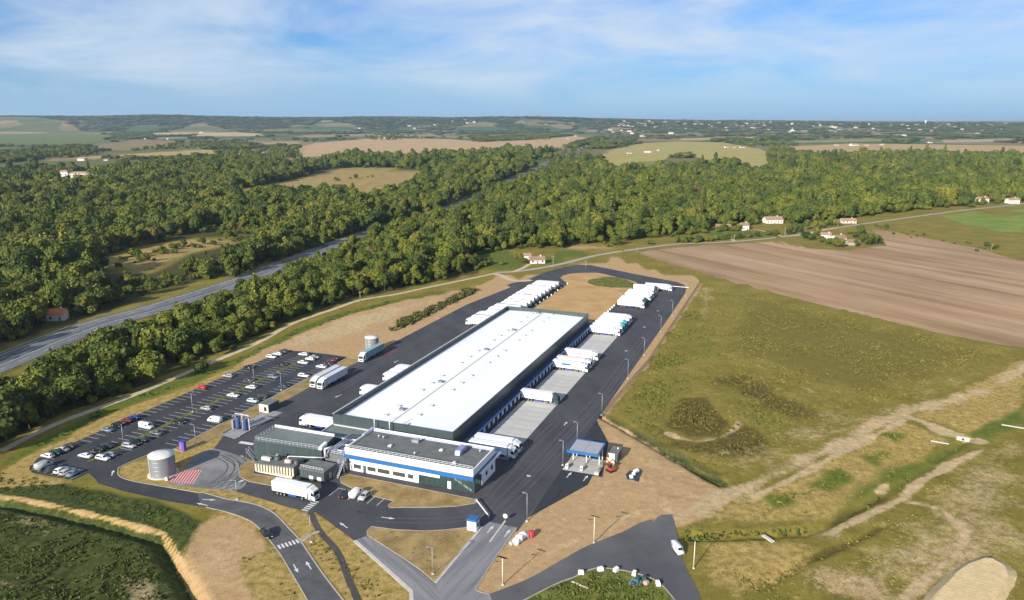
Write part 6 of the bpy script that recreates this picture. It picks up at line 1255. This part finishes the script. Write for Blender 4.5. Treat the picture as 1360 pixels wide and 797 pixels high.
def where(c):
    l, w_ = toS((c[1], c[2]))
    u, v = proj(c[1], c[2])
    if u > 1040: return 'in the garden at the ploughed field' if v > 298 else 'at the wood edge by the country lane'
    if u > 640: return 'by the green meadow and the country lane'
    if not c[7]: return 'across the highway near the orange roofed house'
    far = 'highway side of' if w_ < -175 else 'middle of' if w_ < -150 else 'path side of'
    seg = 'short of the car park' if l < -30 else 'opposite the red car' if l < 35 else 'opposite the car park end' if l < 80 else 'behind the smaller tank' if l < 140 else 'opposite the truck row'
    return ', %s the wood belt %s' % (far, seg)
for c in vis:
    d_, x, y, ty, s_, rz, sz, _b = c
    tree(x, y, 0.0, ty, s_, rz, ('%s %s' % (TDESC[ty], where(c))).replace(' ,', ','), 'trees and shrubs of the wood belts', sz)
for i in range(len(TYPES)):
    if CROWN_OBJ[i] is None:
        c = next(q for q in rest if q[3] == i); rest.remove(c); tree(c[1], c[2], 0.0, i, c[4], c[5], '%s deep in the wood' % TDESC[i], 'trees and shrubs of the wood belts')
def scatter(name, rows, lab=None):
    me = bpy.data.meshes.new(name); n = len(rows); a = np.array([(r[0], r[1], r[2]) for r in rows], np.float32); me.vertices.add(n); me.vertices.foreach_set('co', a.ravel())
    for nm, ty, val in (('kind', 'INT', [r[3] for r in rows]), ('turn', 'FLOAT', [r[5] for r in rows])):
        at = me.attributes.new(nm, ty, 'POINT'); at.data.foreach_set('value', val)
    at = me.attributes.new('size', 'FLOAT_VECTOR', 'POINT'); at.data.foreach_set('vector', np.array([r[4] for r in rows], np.float32).ravel())
    o = link(name, me); o['kind'] = 'stuff'
    ng = bpy.data.node_groups.new(name, 'GeometryNodeTree'); ng.interface.new_socket('Geometry', in_out='INPUT', socket_type='NodeSocketGeometry'); ng.interface.new_socket('Geometry', in_out='OUTPUT', socket_type='NodeSocketGeometry')
    nd = ng.nodes.new; lk_ = ng.links.new; gi = nd('NodeGroupInput'); go = nd('NodeGroupOutput'); jn = nd('GeometryNodeJoinGeometry'); lk_(jn.outputs[0], go.inputs[0])
    def attr(nm, ty):
        n_ = nd('GeometryNodeInputNamedAttribute'); n_.data_type = ty; n_.inputs['Name'].default_value = nm; return n_.outputs[0]
    kd = attr('kind', 'INT'); sz = attr('size', 'FLOAT_VECTOR'); tn = attr('turn', 'FLOAT'); cx = nd('ShaderNodeCombineXYZ'); lk_(tn, cx.inputs[2]); er = nd('FunctionNodeEulerToRotation'); lk_(cx.outputs[0], er.inputs[0])
    for i, cobj in enumerate(CROWN_OBJ):
        cmp_ = nd('FunctionNodeCompare'); cmp_.data_type = 'INT'; cmp_.operation = 'EQUAL'; lk_(kd, [s for s in cmp_.inputs if s.type == 'INT'][0]); [s for s in cmp_.inputs if s.type == 'INT'][1].default_value = i
        ob = nd('GeometryNodeObjectInfo'); ob.transform_space = 'ORIGINAL'; ob.inputs['Object'].default_value = cobj; ob.inputs['As Instance'].default_value = True
        ip = nd('GeometryNodeInstanceOnPoints'); lk_(gi.outputs[0], ip.inputs['Points']); lk_(cmp_.outputs[0], ip.inputs['Selection']); lk_(ob.outputs['Geometry'], ip.inputs['Instance']); lk_(er.outputs[0], ip.inputs['Rotation']); lk_(sz, ip.inputs['Scale']); lk_(ip.outputs[0], jn.inputs[0])
    md = o.modifiers.new('scatter', 'NODES'); md.node_group = ng; return o
scatter('wood', [(c[1], c[2], -0.2, c[3], (c[4], c[4], c[4] * c[6]), c[5]) for c in rest + under])
# far woods and hedges
rows = []
dists = 1500.0
while dists < 13000:
    st_ = dists / 135; na = int(1.35 * dists / st_)
    th_ = (np.arange(na) + rng.uniform(-.5, .5, na)) / na * 1.35 - 0.675; dr = dists + rng.uniform(-.5, .5, na) * st_
    x = dr * np.sin(th_); y = dr * np.cos(th_)
    cov = np.interp(dists, [1500, 4500, 6300, 7200], [0.85, 0.55, 0.15, -0.6]); nz_ = sn(x, y * 0.55, 1 / 260, 31) * 0.8 + 0.7 * sn(x, y, 1 / 90, 32)
    hedge = (np.abs(sn(x, y, 1 / 170, 33)) < 0.045) & (rng.random(na) < 0.9)
    k = (nz_ > cov) | hedge
    for q, _c2 in FFIELDS: k &= ~inside(x, y, GP(q))
    k &= pdist(x, y, hwl, False) > 25; k &= ~(inside(x, y, B1) | inside(x, y, B2)); 
    hz_ = hills(x, y)
    for i in np.nonzero(k)[0]:
        s_ = st_ * 0.13 * rng.uniform(0.7, 1.3); rows.append((x[i], y[i], hz_[i] - 0.5, int(rng.integers(0, 5)), (s_, s_, min(s_, 1.25) * rng.uniform(0.65, 1.1)), rng.uniform(0, 6.28)))
    dists += st_
for q, n_ in (([(0, 208), (60, 197), (130, 199), (128, 208), (60, 211), (0, 213)], 260), ([(188, 199), (250, 190), (330, 188), (335, 196), (280, 197)], 120), ([(280, 203), (400, 196), (395, 212), (300, 208)], 90), ([(480, 184), (510, 178), (570, 184), (500, 188)], 70), ([(650, 186), (690, 183), (740, 185), (720, 188)], 50), ([(1020, 200), (1040, 196), (1060, 205), (1120, 205), (1130, 214), (1060, 222), (1020, 222)], 120), ([(960, 189), (1000, 188), (1035, 192), (1030, 200), (990, 195)], 40)):
    P = GP(q); xs = [p.x for p in P]; ys = [p.y for p in P]; m_ = 0
    while m_ < n_:
        x = rng.uniform(min(xs), max(xs), 200); y = rng.uniform(min(ys), max(ys), 200); k = inside(x, y, P)
        for i in np.nonzero(k)[0][:n_ - m_]: s_ = rng.uniform(0.9, 1.5); rows.append((x[i], y[i], -0.3, int(rng.integers(0, 5)), (s_ * 1.15, s_ * 1.15, s_), rng.uniform(0, 6.28))); m_ += 1
scatter('far_wood', rows)

# ------------------------------------------------------------------ tufts, weeds and low scrub: real little blades, nobody could count them
def tufts(name, xy, h, w_, m, seed, nb=4):
    r = np.random.default_rng(seed); n = len(xy); V = []; k = np.repeat(np.arange(n), nb); N_ = n * nb
    base = np.concatenate([xy[k] + r.normal(0, w_ * 0.55, (N_, 2)), np.full((N_, 1), -0.12)], 1); an = r.uniform(0, 6.283, N_); hh = h * r.uniform(0.45, 1.25, N_); ww = w_ * r.uniform(0.35, 0.8, N_)
    dx = np.stack([np.cos(an) * ww, np.sin(an) * ww, np.zeros(N_)], 1); tip = base + np.stack([r.normal(0, 0.45, N_) * hh, r.normal(0, 0.45, N_) * hh, hh + 0.12], 1)
    V = np.stack([base - dx, base + dx, tip + dx * 0.6, tip - dx * 0.6], 1).reshape(-1, 3); f = np.arange(N_ * 4).reshape(-1, 4)
    me = bpy.data.meshes.new(name); me.from_pydata(V.tolist(), [], f.tolist()); me.materials.append(m); T = np.repeat(r.uniform(0.72, 1.28, N_), 4)
    at = me.attributes.new('tone', 'FLOAT_COLOR', 'POINT'); at.data.foreach_set('color', np.stack([T, T, T, np.ones_like(T)], 1).astype(np.float32).ravel()); o = link(name, me); o['kind'] = 'stuff'; return o
def sow(poly, dens, seed, thr=-9, f=0.1, soft=4.0):
    P = poly; xs = [p[0] for p in P]; ys = [p[1] for p in P]; A_ = (max(xs) - min(xs)) * (max(ys) - min(ys)); n = int(A_ * dens); r = np.random.default_rng(seed)
    x = r.uniform(min(xs), max(xs), n); y = r.uniform(min(ys), max(ys), n); k = inside(x, y, P)
    k &= r.random(n) < np.clip(sdist(x, y, P) / soft + 0.08 + 0.25 * sn(x, y, 0.3, seed + 1), 0, 1)
    if thr > -9: k &= (sn(x, y, f, seed) + r.normal(0, 0.35, n)) > thr
    return np.stack([x[k], y[k]], 1)
def tmat(name, c): return leafmat(name, [(0.0, c), (1.0, c)])
dk = pdist
rg = sow(GP([(-120, 652), (0, 628), (45, 634), (130, 650), (230, 674), (270, 692), (262, 704), (222, 708), (208, 700), (130, 680), (30, 656), (-60, 646)]), 0.9, 61, -0.8, 0.25)
rg2 = sow(GP([(-120, 672), (0, 672), (30, 677), (134, 700), (203, 721), (213, 730), (235, 770), (255, 806), (240, 900), (-160, 900)]), 0.8, 62, -0.7, 0.25)
rg = np.concatenate([rg, rg2]); rg = rg[(pdist(rg[:, 0], rg[:, 1], smooth(GP(LEFT_DITCH), 4), False) > 3.6) & (pdist(rg[:, 0], rg[:, 1], smooth(GP(BAND), 4), False) > 1.6)]
tufts('rough_grass', rg, 0.27, 0.42, tmat('rough grass blades', (0.066, 0.078, 0.019)), 1)
wd = [sow(GP(f2((395, 368), (520, 350), (690, 440), (800, 480), (740, 510), (600, 475), (440, 400))), 0.45, 63, -0.3, 0.2, 9), sow(GP(f2((330, 425), (400, 430), (470, 500), (440, 540), (350, 545), (290, 510), (300, 460))), 0.9, 64, -0.6, 0.3, 5), sow(GP(f2((270, 530), (360, 570), (500, 500), (590, 570), (500, 605), (380, 590))), 0.8, 65, -0.6, 0.3, 5), sow(GP(f2((430, 210), (520, 105), (640, 140), (900, 195), (1100, 245), (1290, 290), (1180, 360), (950, 435), (760, 420), (560, 330), (440, 290))), 0.16, 66, -0.2, 0.1, 25)]
tufts('weeds', np.concatenate(wd), 0.42, 0.5, tmat('brown weed stems', (0.10, 0.083, 0.022)), 2)
gf = [sow(GP(f2((130, 480), (360, 130), (430, 210), (440, 290), (560, 330), (400, 370), (330, 425), (290, 460), (270, 530), (430, 660))), 0.6, 67, 0.0, 0.15), sow(GP(f2((440, 400), (600, 475), (780, 520), (760, 560), (620, 550), (500, 490), (470, 500))), 0.6, 68, -0.1), sow(GP([(700, 797), (741, 777), (761, 769), (791, 757), (826, 760), (855, 767), (875, 777), (894, 800), (890, 830), (760, 850)]), 1.6, 69, -0.4, 0.3), sow(GP([(905, 700), (935, 690), (950, 720), (1010, 790), (950, 810), (930, 770), (912, 735)]), 1.0, 70, -0.3), sow(GP(f8((330, 350), (460, 330), (640, 235), (700, 290), (600, 330), (470, 380), (380, 390))), 1.0, 71, -0.4), sow(GP(f8((60, 500), (300, 490), (500, 480), (520, 500), (300, 520), (60, 525))), 1.2, 72), sow(GP(f8((600, 470), (800, 345), (1130, 130), (1160, 150), (850, 350), (640, 480))), 0.8, 73, -0.2)]
tufts('meadow_grass', np.concatenate(gf), 0.42, 0.45, tmat('green grass blades', (0.095, 0.115, 0.022)), 3)
rf_ = [sow(GP(f2((130, 480), (360, 130), (420, 90), (900, 195), (1240, 280), (1290, 300), (980, 440), (760, 560), (430, 660))), 0.2, 81, soft=3), sow(GP(f8((100, 470), (330, 345), (890, 62), (1050, 130), (850, 300), (600, 440))), 0.4, 82, soft=3), sow(GP(f8((940, 45), (1360, -180), (1360, 10), (1150, 105))), 0.3, 83, soft=3), sow(GP(f8((60, 530), (520, 530), (640, 510), (900, 400), (1000, 420), (1100, 520), (850, 760), (230, 790))), 0.45, 84, -0.2, 0.2, 3), sow(GP(f8((950, 330), (1200, 180), (1360, 60), (1360, 700), (1180, 540))), 0.3, 85, -0.2, 0.2, 3)]
tufts('field_grass', np.concatenate(rf_), 0.22, 0.38, tmat('olive grass blades', (0.185, 0.164, 0.036)), 8)
lw = [sow(GP([(330, 662), (362, 679), (383, 699), (425, 755), (455, 797), (540, 797), (540, 785), (470, 722), (418, 684), (403, 682)]), 0.5, 74, 0.15, 0.3), sow(GP([(315, 742), (368, 731), (408, 797), (343, 797)]), 0.5, 75, 0.0, 0.3), sow(GP([(490, 702), (563, 706), (620, 702), (576, 768), (540, 742)]), 0.25, 76, 0.3, 0.3)]
tufts('dry_grass', np.concatenate(lw), 0.3, 0.4, tmat('straw and green blades', (0.13, 0.115, 0.03)), 4)
sc = sow(GP([(518, 441), (531, 425), (596, 398), (616, 383), (639, 385), (608, 400), (546, 433)]), 0.5, 77); sw = sow(GP([(0, 616), (75, 577), (150, 536), (251, 501), (330, 470), (388, 440), (450, 417), (530, 397), (531, 401), (460, 420), (395, 446), (320, 481), (251, 511), (150, 546), (50, 598), (0, 621)]), 0.5, 78, 0.0, 0.2)
tufts('low_scrub', sc, 1.5, 0.9, tmat('scrub leaves', (0.08, 0.085, 0.024)), 5, 8); tufts('bank_grass', sw, 0.5, 0.5, tmat('bank grass blades', (0.07, 0.088, 0.018)), 6)

# ------------------------------------------------------------------ houses
wall_w = mat('white house render', (0.66, 0.64, 0.59), 0.85, var=0.05, scale=0.4); wall_c = mat('cream house render', (0.60, 0.53, 0.41), 0.85, var=0.06, scale=0.4); wall_s = mat('old stone wall', (0.36, 0.32, 0.26), 0.9, var=0.15, scale=0.8)
roof_t = mat('pink clay tiles', (0.31, 0.19, 0.14), 0.85, var=0.15, scale=0.8); roof_o = mat('orange clay tiles', (0.52, 0.155, 0.04), 0.8, var=0.12, scale=0.8); roof_b = mat('brown clay tiles', (0.26, 0.16, 0.11), 0.85, var=0.15, scale=0.8); roof_g = mat('grey slate', (0.15, 0.16, 0.18), 0.7)
def place(u, v):
    "first ground point, hills included, that the photograph shows at (u, v)"
    if v > 178: return G(u, v)
    e = G(u, max(v, 170)); dr = Vector((e.x, e.y, 0)).normalized(); D = np.arange(3500, 14000, 25.0); h = hills(dr.x * D, dr.y * D); vv = proj(dr.x * D, dr.y * D, h)[1]
    i = int(np.argmax(vv <= v)) if (vv <= v).any() else int(np.argmin(vv)); return Vector((dr.x * D[i], dr.y * D[i], h[i]))
def house(u, v, wd_, dp, h, rz, wm_, rm, label, group=None, name='house', win=True, rise=None, chim=True):
    p = place(u, v)
    t_ = thing(name, label, 'house' if name in ('house', 'farmhouse') else name.replace('_', ' '), p, rz, group); a, b2 = wd_ / 2, dp / 2; rise = rise or dp * 0.26
    q = MB(); q.box(-a, a, -b2, b2, -0.5, h)
    for s_ in (-1, 1): q.quad(*([(s_ * a, -b2, h), (s_ * a, b2, h), (s_ * a, 0, h + rise)] if s_ > 0 else [(s_ * a, b2, h), (s_ * a, -b2, h), (s_ * a, 0, h + rise)]))
    w_ = q.build('wall', wm_, t_); q = MB(); k = rise / b2; e = 0.5
    for s_ in (-1, 1):
        o_ = [(-a - e, s_ * (b2 + e), h - k * e + 0.05), (a + e, s_ * (b2 + e), h - k * e + 0.05), (a + e, 0, h + rise + 0.05), (-a - e, 0, h + rise + 0.05)]; i_ = [(x, y, z + 0.22) for x, y, z in o_]
        q.quad(*(i_ if s_ < 0 else i_[::-1])); q.quad(*(o_[::-1] if s_ < 0 else o_))
        q.quad(o_[0], o_[1], i_[1], i_[0]) if s_ < 0 else q.quad(i_[0], i_[1], o_[1], o_[0]); q.quad(o_[1], o_[2], i_[2], i_[1]); q.quad(o_[3], o_[0], i_[0], i_[3])
    r_ = q.build('roof', rm, t_)
    if chim: MB().box(a * 0.5 - 0.4, a * 0.5 + 0.4, -0.35, 0.35, h + rise * 0.6, h + rise + 1.1).build('chimney', wm_, r_)
    if win:
        nw = max(2, int(wd_ / 3.2))
        for i in range(nw):
            x = -a + wd_ * (i + 0.5) / nw
            if i == nw // 2: MB().box(x - 0.5, x + 0.5, -b2 - 0.05, -b2, 0, 2.1).build('door', roof_b, t_)
            else:
                f = MB().box(x - 0.6, x + 0.6, -b2 - 0.06, -b2, 0.9, 2.2).build('window', roof_g, t_); MB().box(x - 0.5, x + 0.5, -b2 - 0.08, -b2 - 0.06, 1.0, 2.1).build('pane', glass_d, f)
    return t_
house(713, 349, 10.5, 7, 2.7, R(8), wall_w, roof_b, 'low white house with brown roof beside the green meadow and lane')
house(700, 344, 5, 4.5, 3.0, R(8), wall_w, roof_t, 'small white outbuilding behind the low brown roofed house', name='outbuilding', win=False, chim=False)
house(988, 305, 6.5, 8, 4.4, R(4), wall_w, roof_b, 'narrow tall white house with brown roof among trees by the lane')
house(960, 304, 13, 7, 2.6, R(-6), wall_s, roof_b, 'long low stone barn beside the narrow white house', name='barn', chim=False)
house(1026, 296, 17, 10, 3.6, R(6), wall_w, roof_t, 'wide white house with pink tiled roof at the wood edge')
house(1097, 316.5, 8, 6, 3.2, R(-28), wall_w, roof_t, 'white house wing facing the ploughed field, nearer the pink roofed house')
house(1113, 321, 10, 8, 3.6, R(20), wall_w, roof_b, 'white gabled house in the garden at the ploughed field')
house(1131, 325, 8.5, 6, 2.6, R(5), wall_s, roof_b, 'grey stone shed on the right of the gabled garden house', name='shed', win=False, chim=False)
house(1126, 296, 14, 7, 2.6, R(-4), wall_c, roof_t, 'long cream building by the lane behind the garden house')
house(77, 424, 8.5, 7, 3.6, R(12), wall_c, roof_o, 'small house with bright orange tiled roof in the trees by the highway')
house(70, 397, 8, 4, 2.4, R(15), wall_s, mat('pale green roof', (0.40, 0.48, 0.40), 0.7), 'shed with pale green roof behind the orange roofed house', name='shed', win=False, chim=False)
house(1304, 268, 12, 9, 3.8, R(-5), wall_w, roof_t, 'white house before the wood above the bright green field')
house(1344, 270, 13, 9, 4.2, R(4), wall_w, roof_t, 'white house with reddish roof at the end of the bright green field')
# chateau: two towers and a flat fronted wing
ch = thing('chateau', 'pale three storey mansion with towers rising from the wood', 'mansion', G(104, 242), R(4))
def block(xa, xb, ya, yb, h, rm, nwin):
    b_ = MB().box(xa, xb, ya, yb, -0.5, h).build('wall', wall_c if nwin > 2 else wall_w, ch)
    MB().box(xa - 0.4, xb + 0.4, ya - 0.4, yb + 0.4, h, h + 0.7).build('cornice', wall_s, b_); MB().box(xa, xb, ya, yb, h + 0.7, h + 3.2, (xb - xa) * 0.22, (yb - ya) * 0.3).build('roof', rm, ch)
    for fl in range(3):
        for i in range(nwin):
            x = xa + (xb - xa) * (i + 0.5) / nwin; f = MB().box(x - 0.75, x + 0.75, ya - 0.1, ya, h * (0.1 + 0.3 * fl), h * (0.1 + 0.3 * fl) + 2.4).build('window', glass_d, ch)
block(-25, -11, -8, 8, 16.5, roof_t, 2); block(-11, 20, -6, 8, 14, roof_t, 6); block(20, 27, -5, 8, 10, roof_g, 2)
SP_ = [(267.6, 197, 22), (300, 197, 9), (318, 205.5, 13), (349, 205, 16), (376, 193.5, 18), (394.6, 194, 9), (122, 172, 22), (305, 163.5, 30), (149, 178, 16), (193, 185, 10), (44, 211.5, 14), (110, 213.5, 22), (140.6, 213.5, 9), (88, 168, 16), (267.6, 176.5, 26), (223, 185, 12), (754, 184.5, 12), (764, 181, 16), (674, 184, 12), (512, 183.5, 16), (503, 181, 12), (579.5, 207, 7), (642, 204.5, 8), (811, 173, 40), (836, 204.5, 14), (860, 203, 20), (874, 200.5, 10), (965, 196.5, 16), (986, 196.5, 18), (975, 197, 8), (813, 176, 24), (887, 171.5, 22), (974, 174.5, 24), (724.7, 166, 30), (1052, 206.5, 14), (1090, 206.5, 14), (1114, 221.5, 12), (1122, 215, 18), (1064, 225, 26), (1134, 193.8, 30), (1110.7, 193.5, 16), (1150.7, 194, 14), (1171, 193, 16), (1235, 190, 18), (1355.6, 189.5, 16), (1010, 174, 60), (1068, 175, 50), (1084.6, 175.5, 50), (1115, 173, 30), (1128.6, 173, 20), (1164, 174, 26), (1254, 175, 26), (1315, 175.5, 24), (1328.5, 175.5, 22), (1000, 178, 26), (937, 176, 16)]
for k, (u, v, wd_) in enumerate(SP_):
    near_ = v > 190
    house(u, v, wd_, min(wd_ * 0.6, 12 if wd_ < 30 else 22), 3.2 if wd_ < 20 else 4.8, R((k * 37) % 50 - 25), (wall_w, wall_w, wall_c)[k % 3], (roof_t, roof_b, roof_t)[k % 3],
        ('white' if k % 3 < 2 else 'cream') + ' farmhouse with %s roof %s' % (('pink', 'brown', 'pink')[k % 3], 'among the fields and hedges beyond the wood' if near_ else 'small and far off on the plain'), 'scattered far houses', 'farmhouse', win=near_, chim=near_)
cb = thing('church', 'distant white church with a slim spire on the far plain', 'church', place(1052, 175)); MB().box(-18, 18, -8, 8, -1, 11).build('nave', wall_w, cb); MB().box(-5, 5, -5, 5, -1, 20).build('tower', wall_w, cb); q = MB(); q.tube((0, 0, 20), (0, 0, 36), 6.5, 4, 0.3); q.build('spire', roof_g, cb)
wt = thing('water_tower', 'pale water tower standing far off near the skyline', 'water tower', place(1228.5, 166.5)); MB().lathe([(3, 0), (3, 22), (9, 28), (10, 36), (7, 39), (0, 40)], 16).build('tower_body', wall_w, wt)
tq = MB(); r = np.random.default_rng(91)
for _ in range(230):
    if r.random() < 0.93: u, v = r.uniform(820, 1420), 158 + r.gamma(2.2, 3.2) + 2.5
    else: u, v = r.uniform(460, 640), r.uniform(160, 172)
    if v > 182: continue
    p = place(u, v); z = p.z; a, b2, h = r.uniform(7, 16), r.uniform(5, 8), r.uniform(4, 8)
    if p.y > 16000: continue
    tq.cur = int(r.integers(0, 2)); h += 5; a *= 1.1; tq.box(p.x - a, p.x + a, p.y - b2, p.y + b2, z - 2, z + h); tq.cur = 2; tq.quad((p.x - a - 1, p.y - b2 - 1, z + h), (p.x + a + 1, p.y - b2 - 1, z + h), (p.x + a + 1, p.y, z + h + 3), (p.x - a - 1, p.y, z + h + 3)); tq.quad((p.x + a + 1, p.y + b2 + 1, z + h), (p.x - a - 1, p.y + b2 + 1, z + h), (p.x - a - 1, p.y, z + h + 3), (p.x + a + 1, p.y, z + h + 3))
tag(tq.build('far_town', [wall_c, mat('weathered render', (0.42, 0.39, 0.34), 0.9), roof_b]), kind='stuff')

# ------------------------------------------------------------------ air
hz = MB().box(-FAR * 1.35, FAR * 1.35, -FAR * 1.35, FAR * 1.35, -4.6, 162.0).build('haze', [], None); hz['kind'] = 'stuff'
hm = bpy.data.materials.new('haze'); hm.use_nodes = True; t = hm.node_tree; t.nodes.clear(); vo = t.nodes.new('ShaderNodeVolumePrincipled'); mo = t.nodes.new('ShaderNodeOutputMaterial'); t.links.new(vo.outputs[0], mo.inputs['Volume'])
vo.inputs['Color'].default_value = (0.60, 0.80, 1.0, 1); vo.inputs['Density'].default_value = 4.3e-5; vo.inputs['Anisotropy'].default_value = 0.2
hz.data.materials.append(hm)
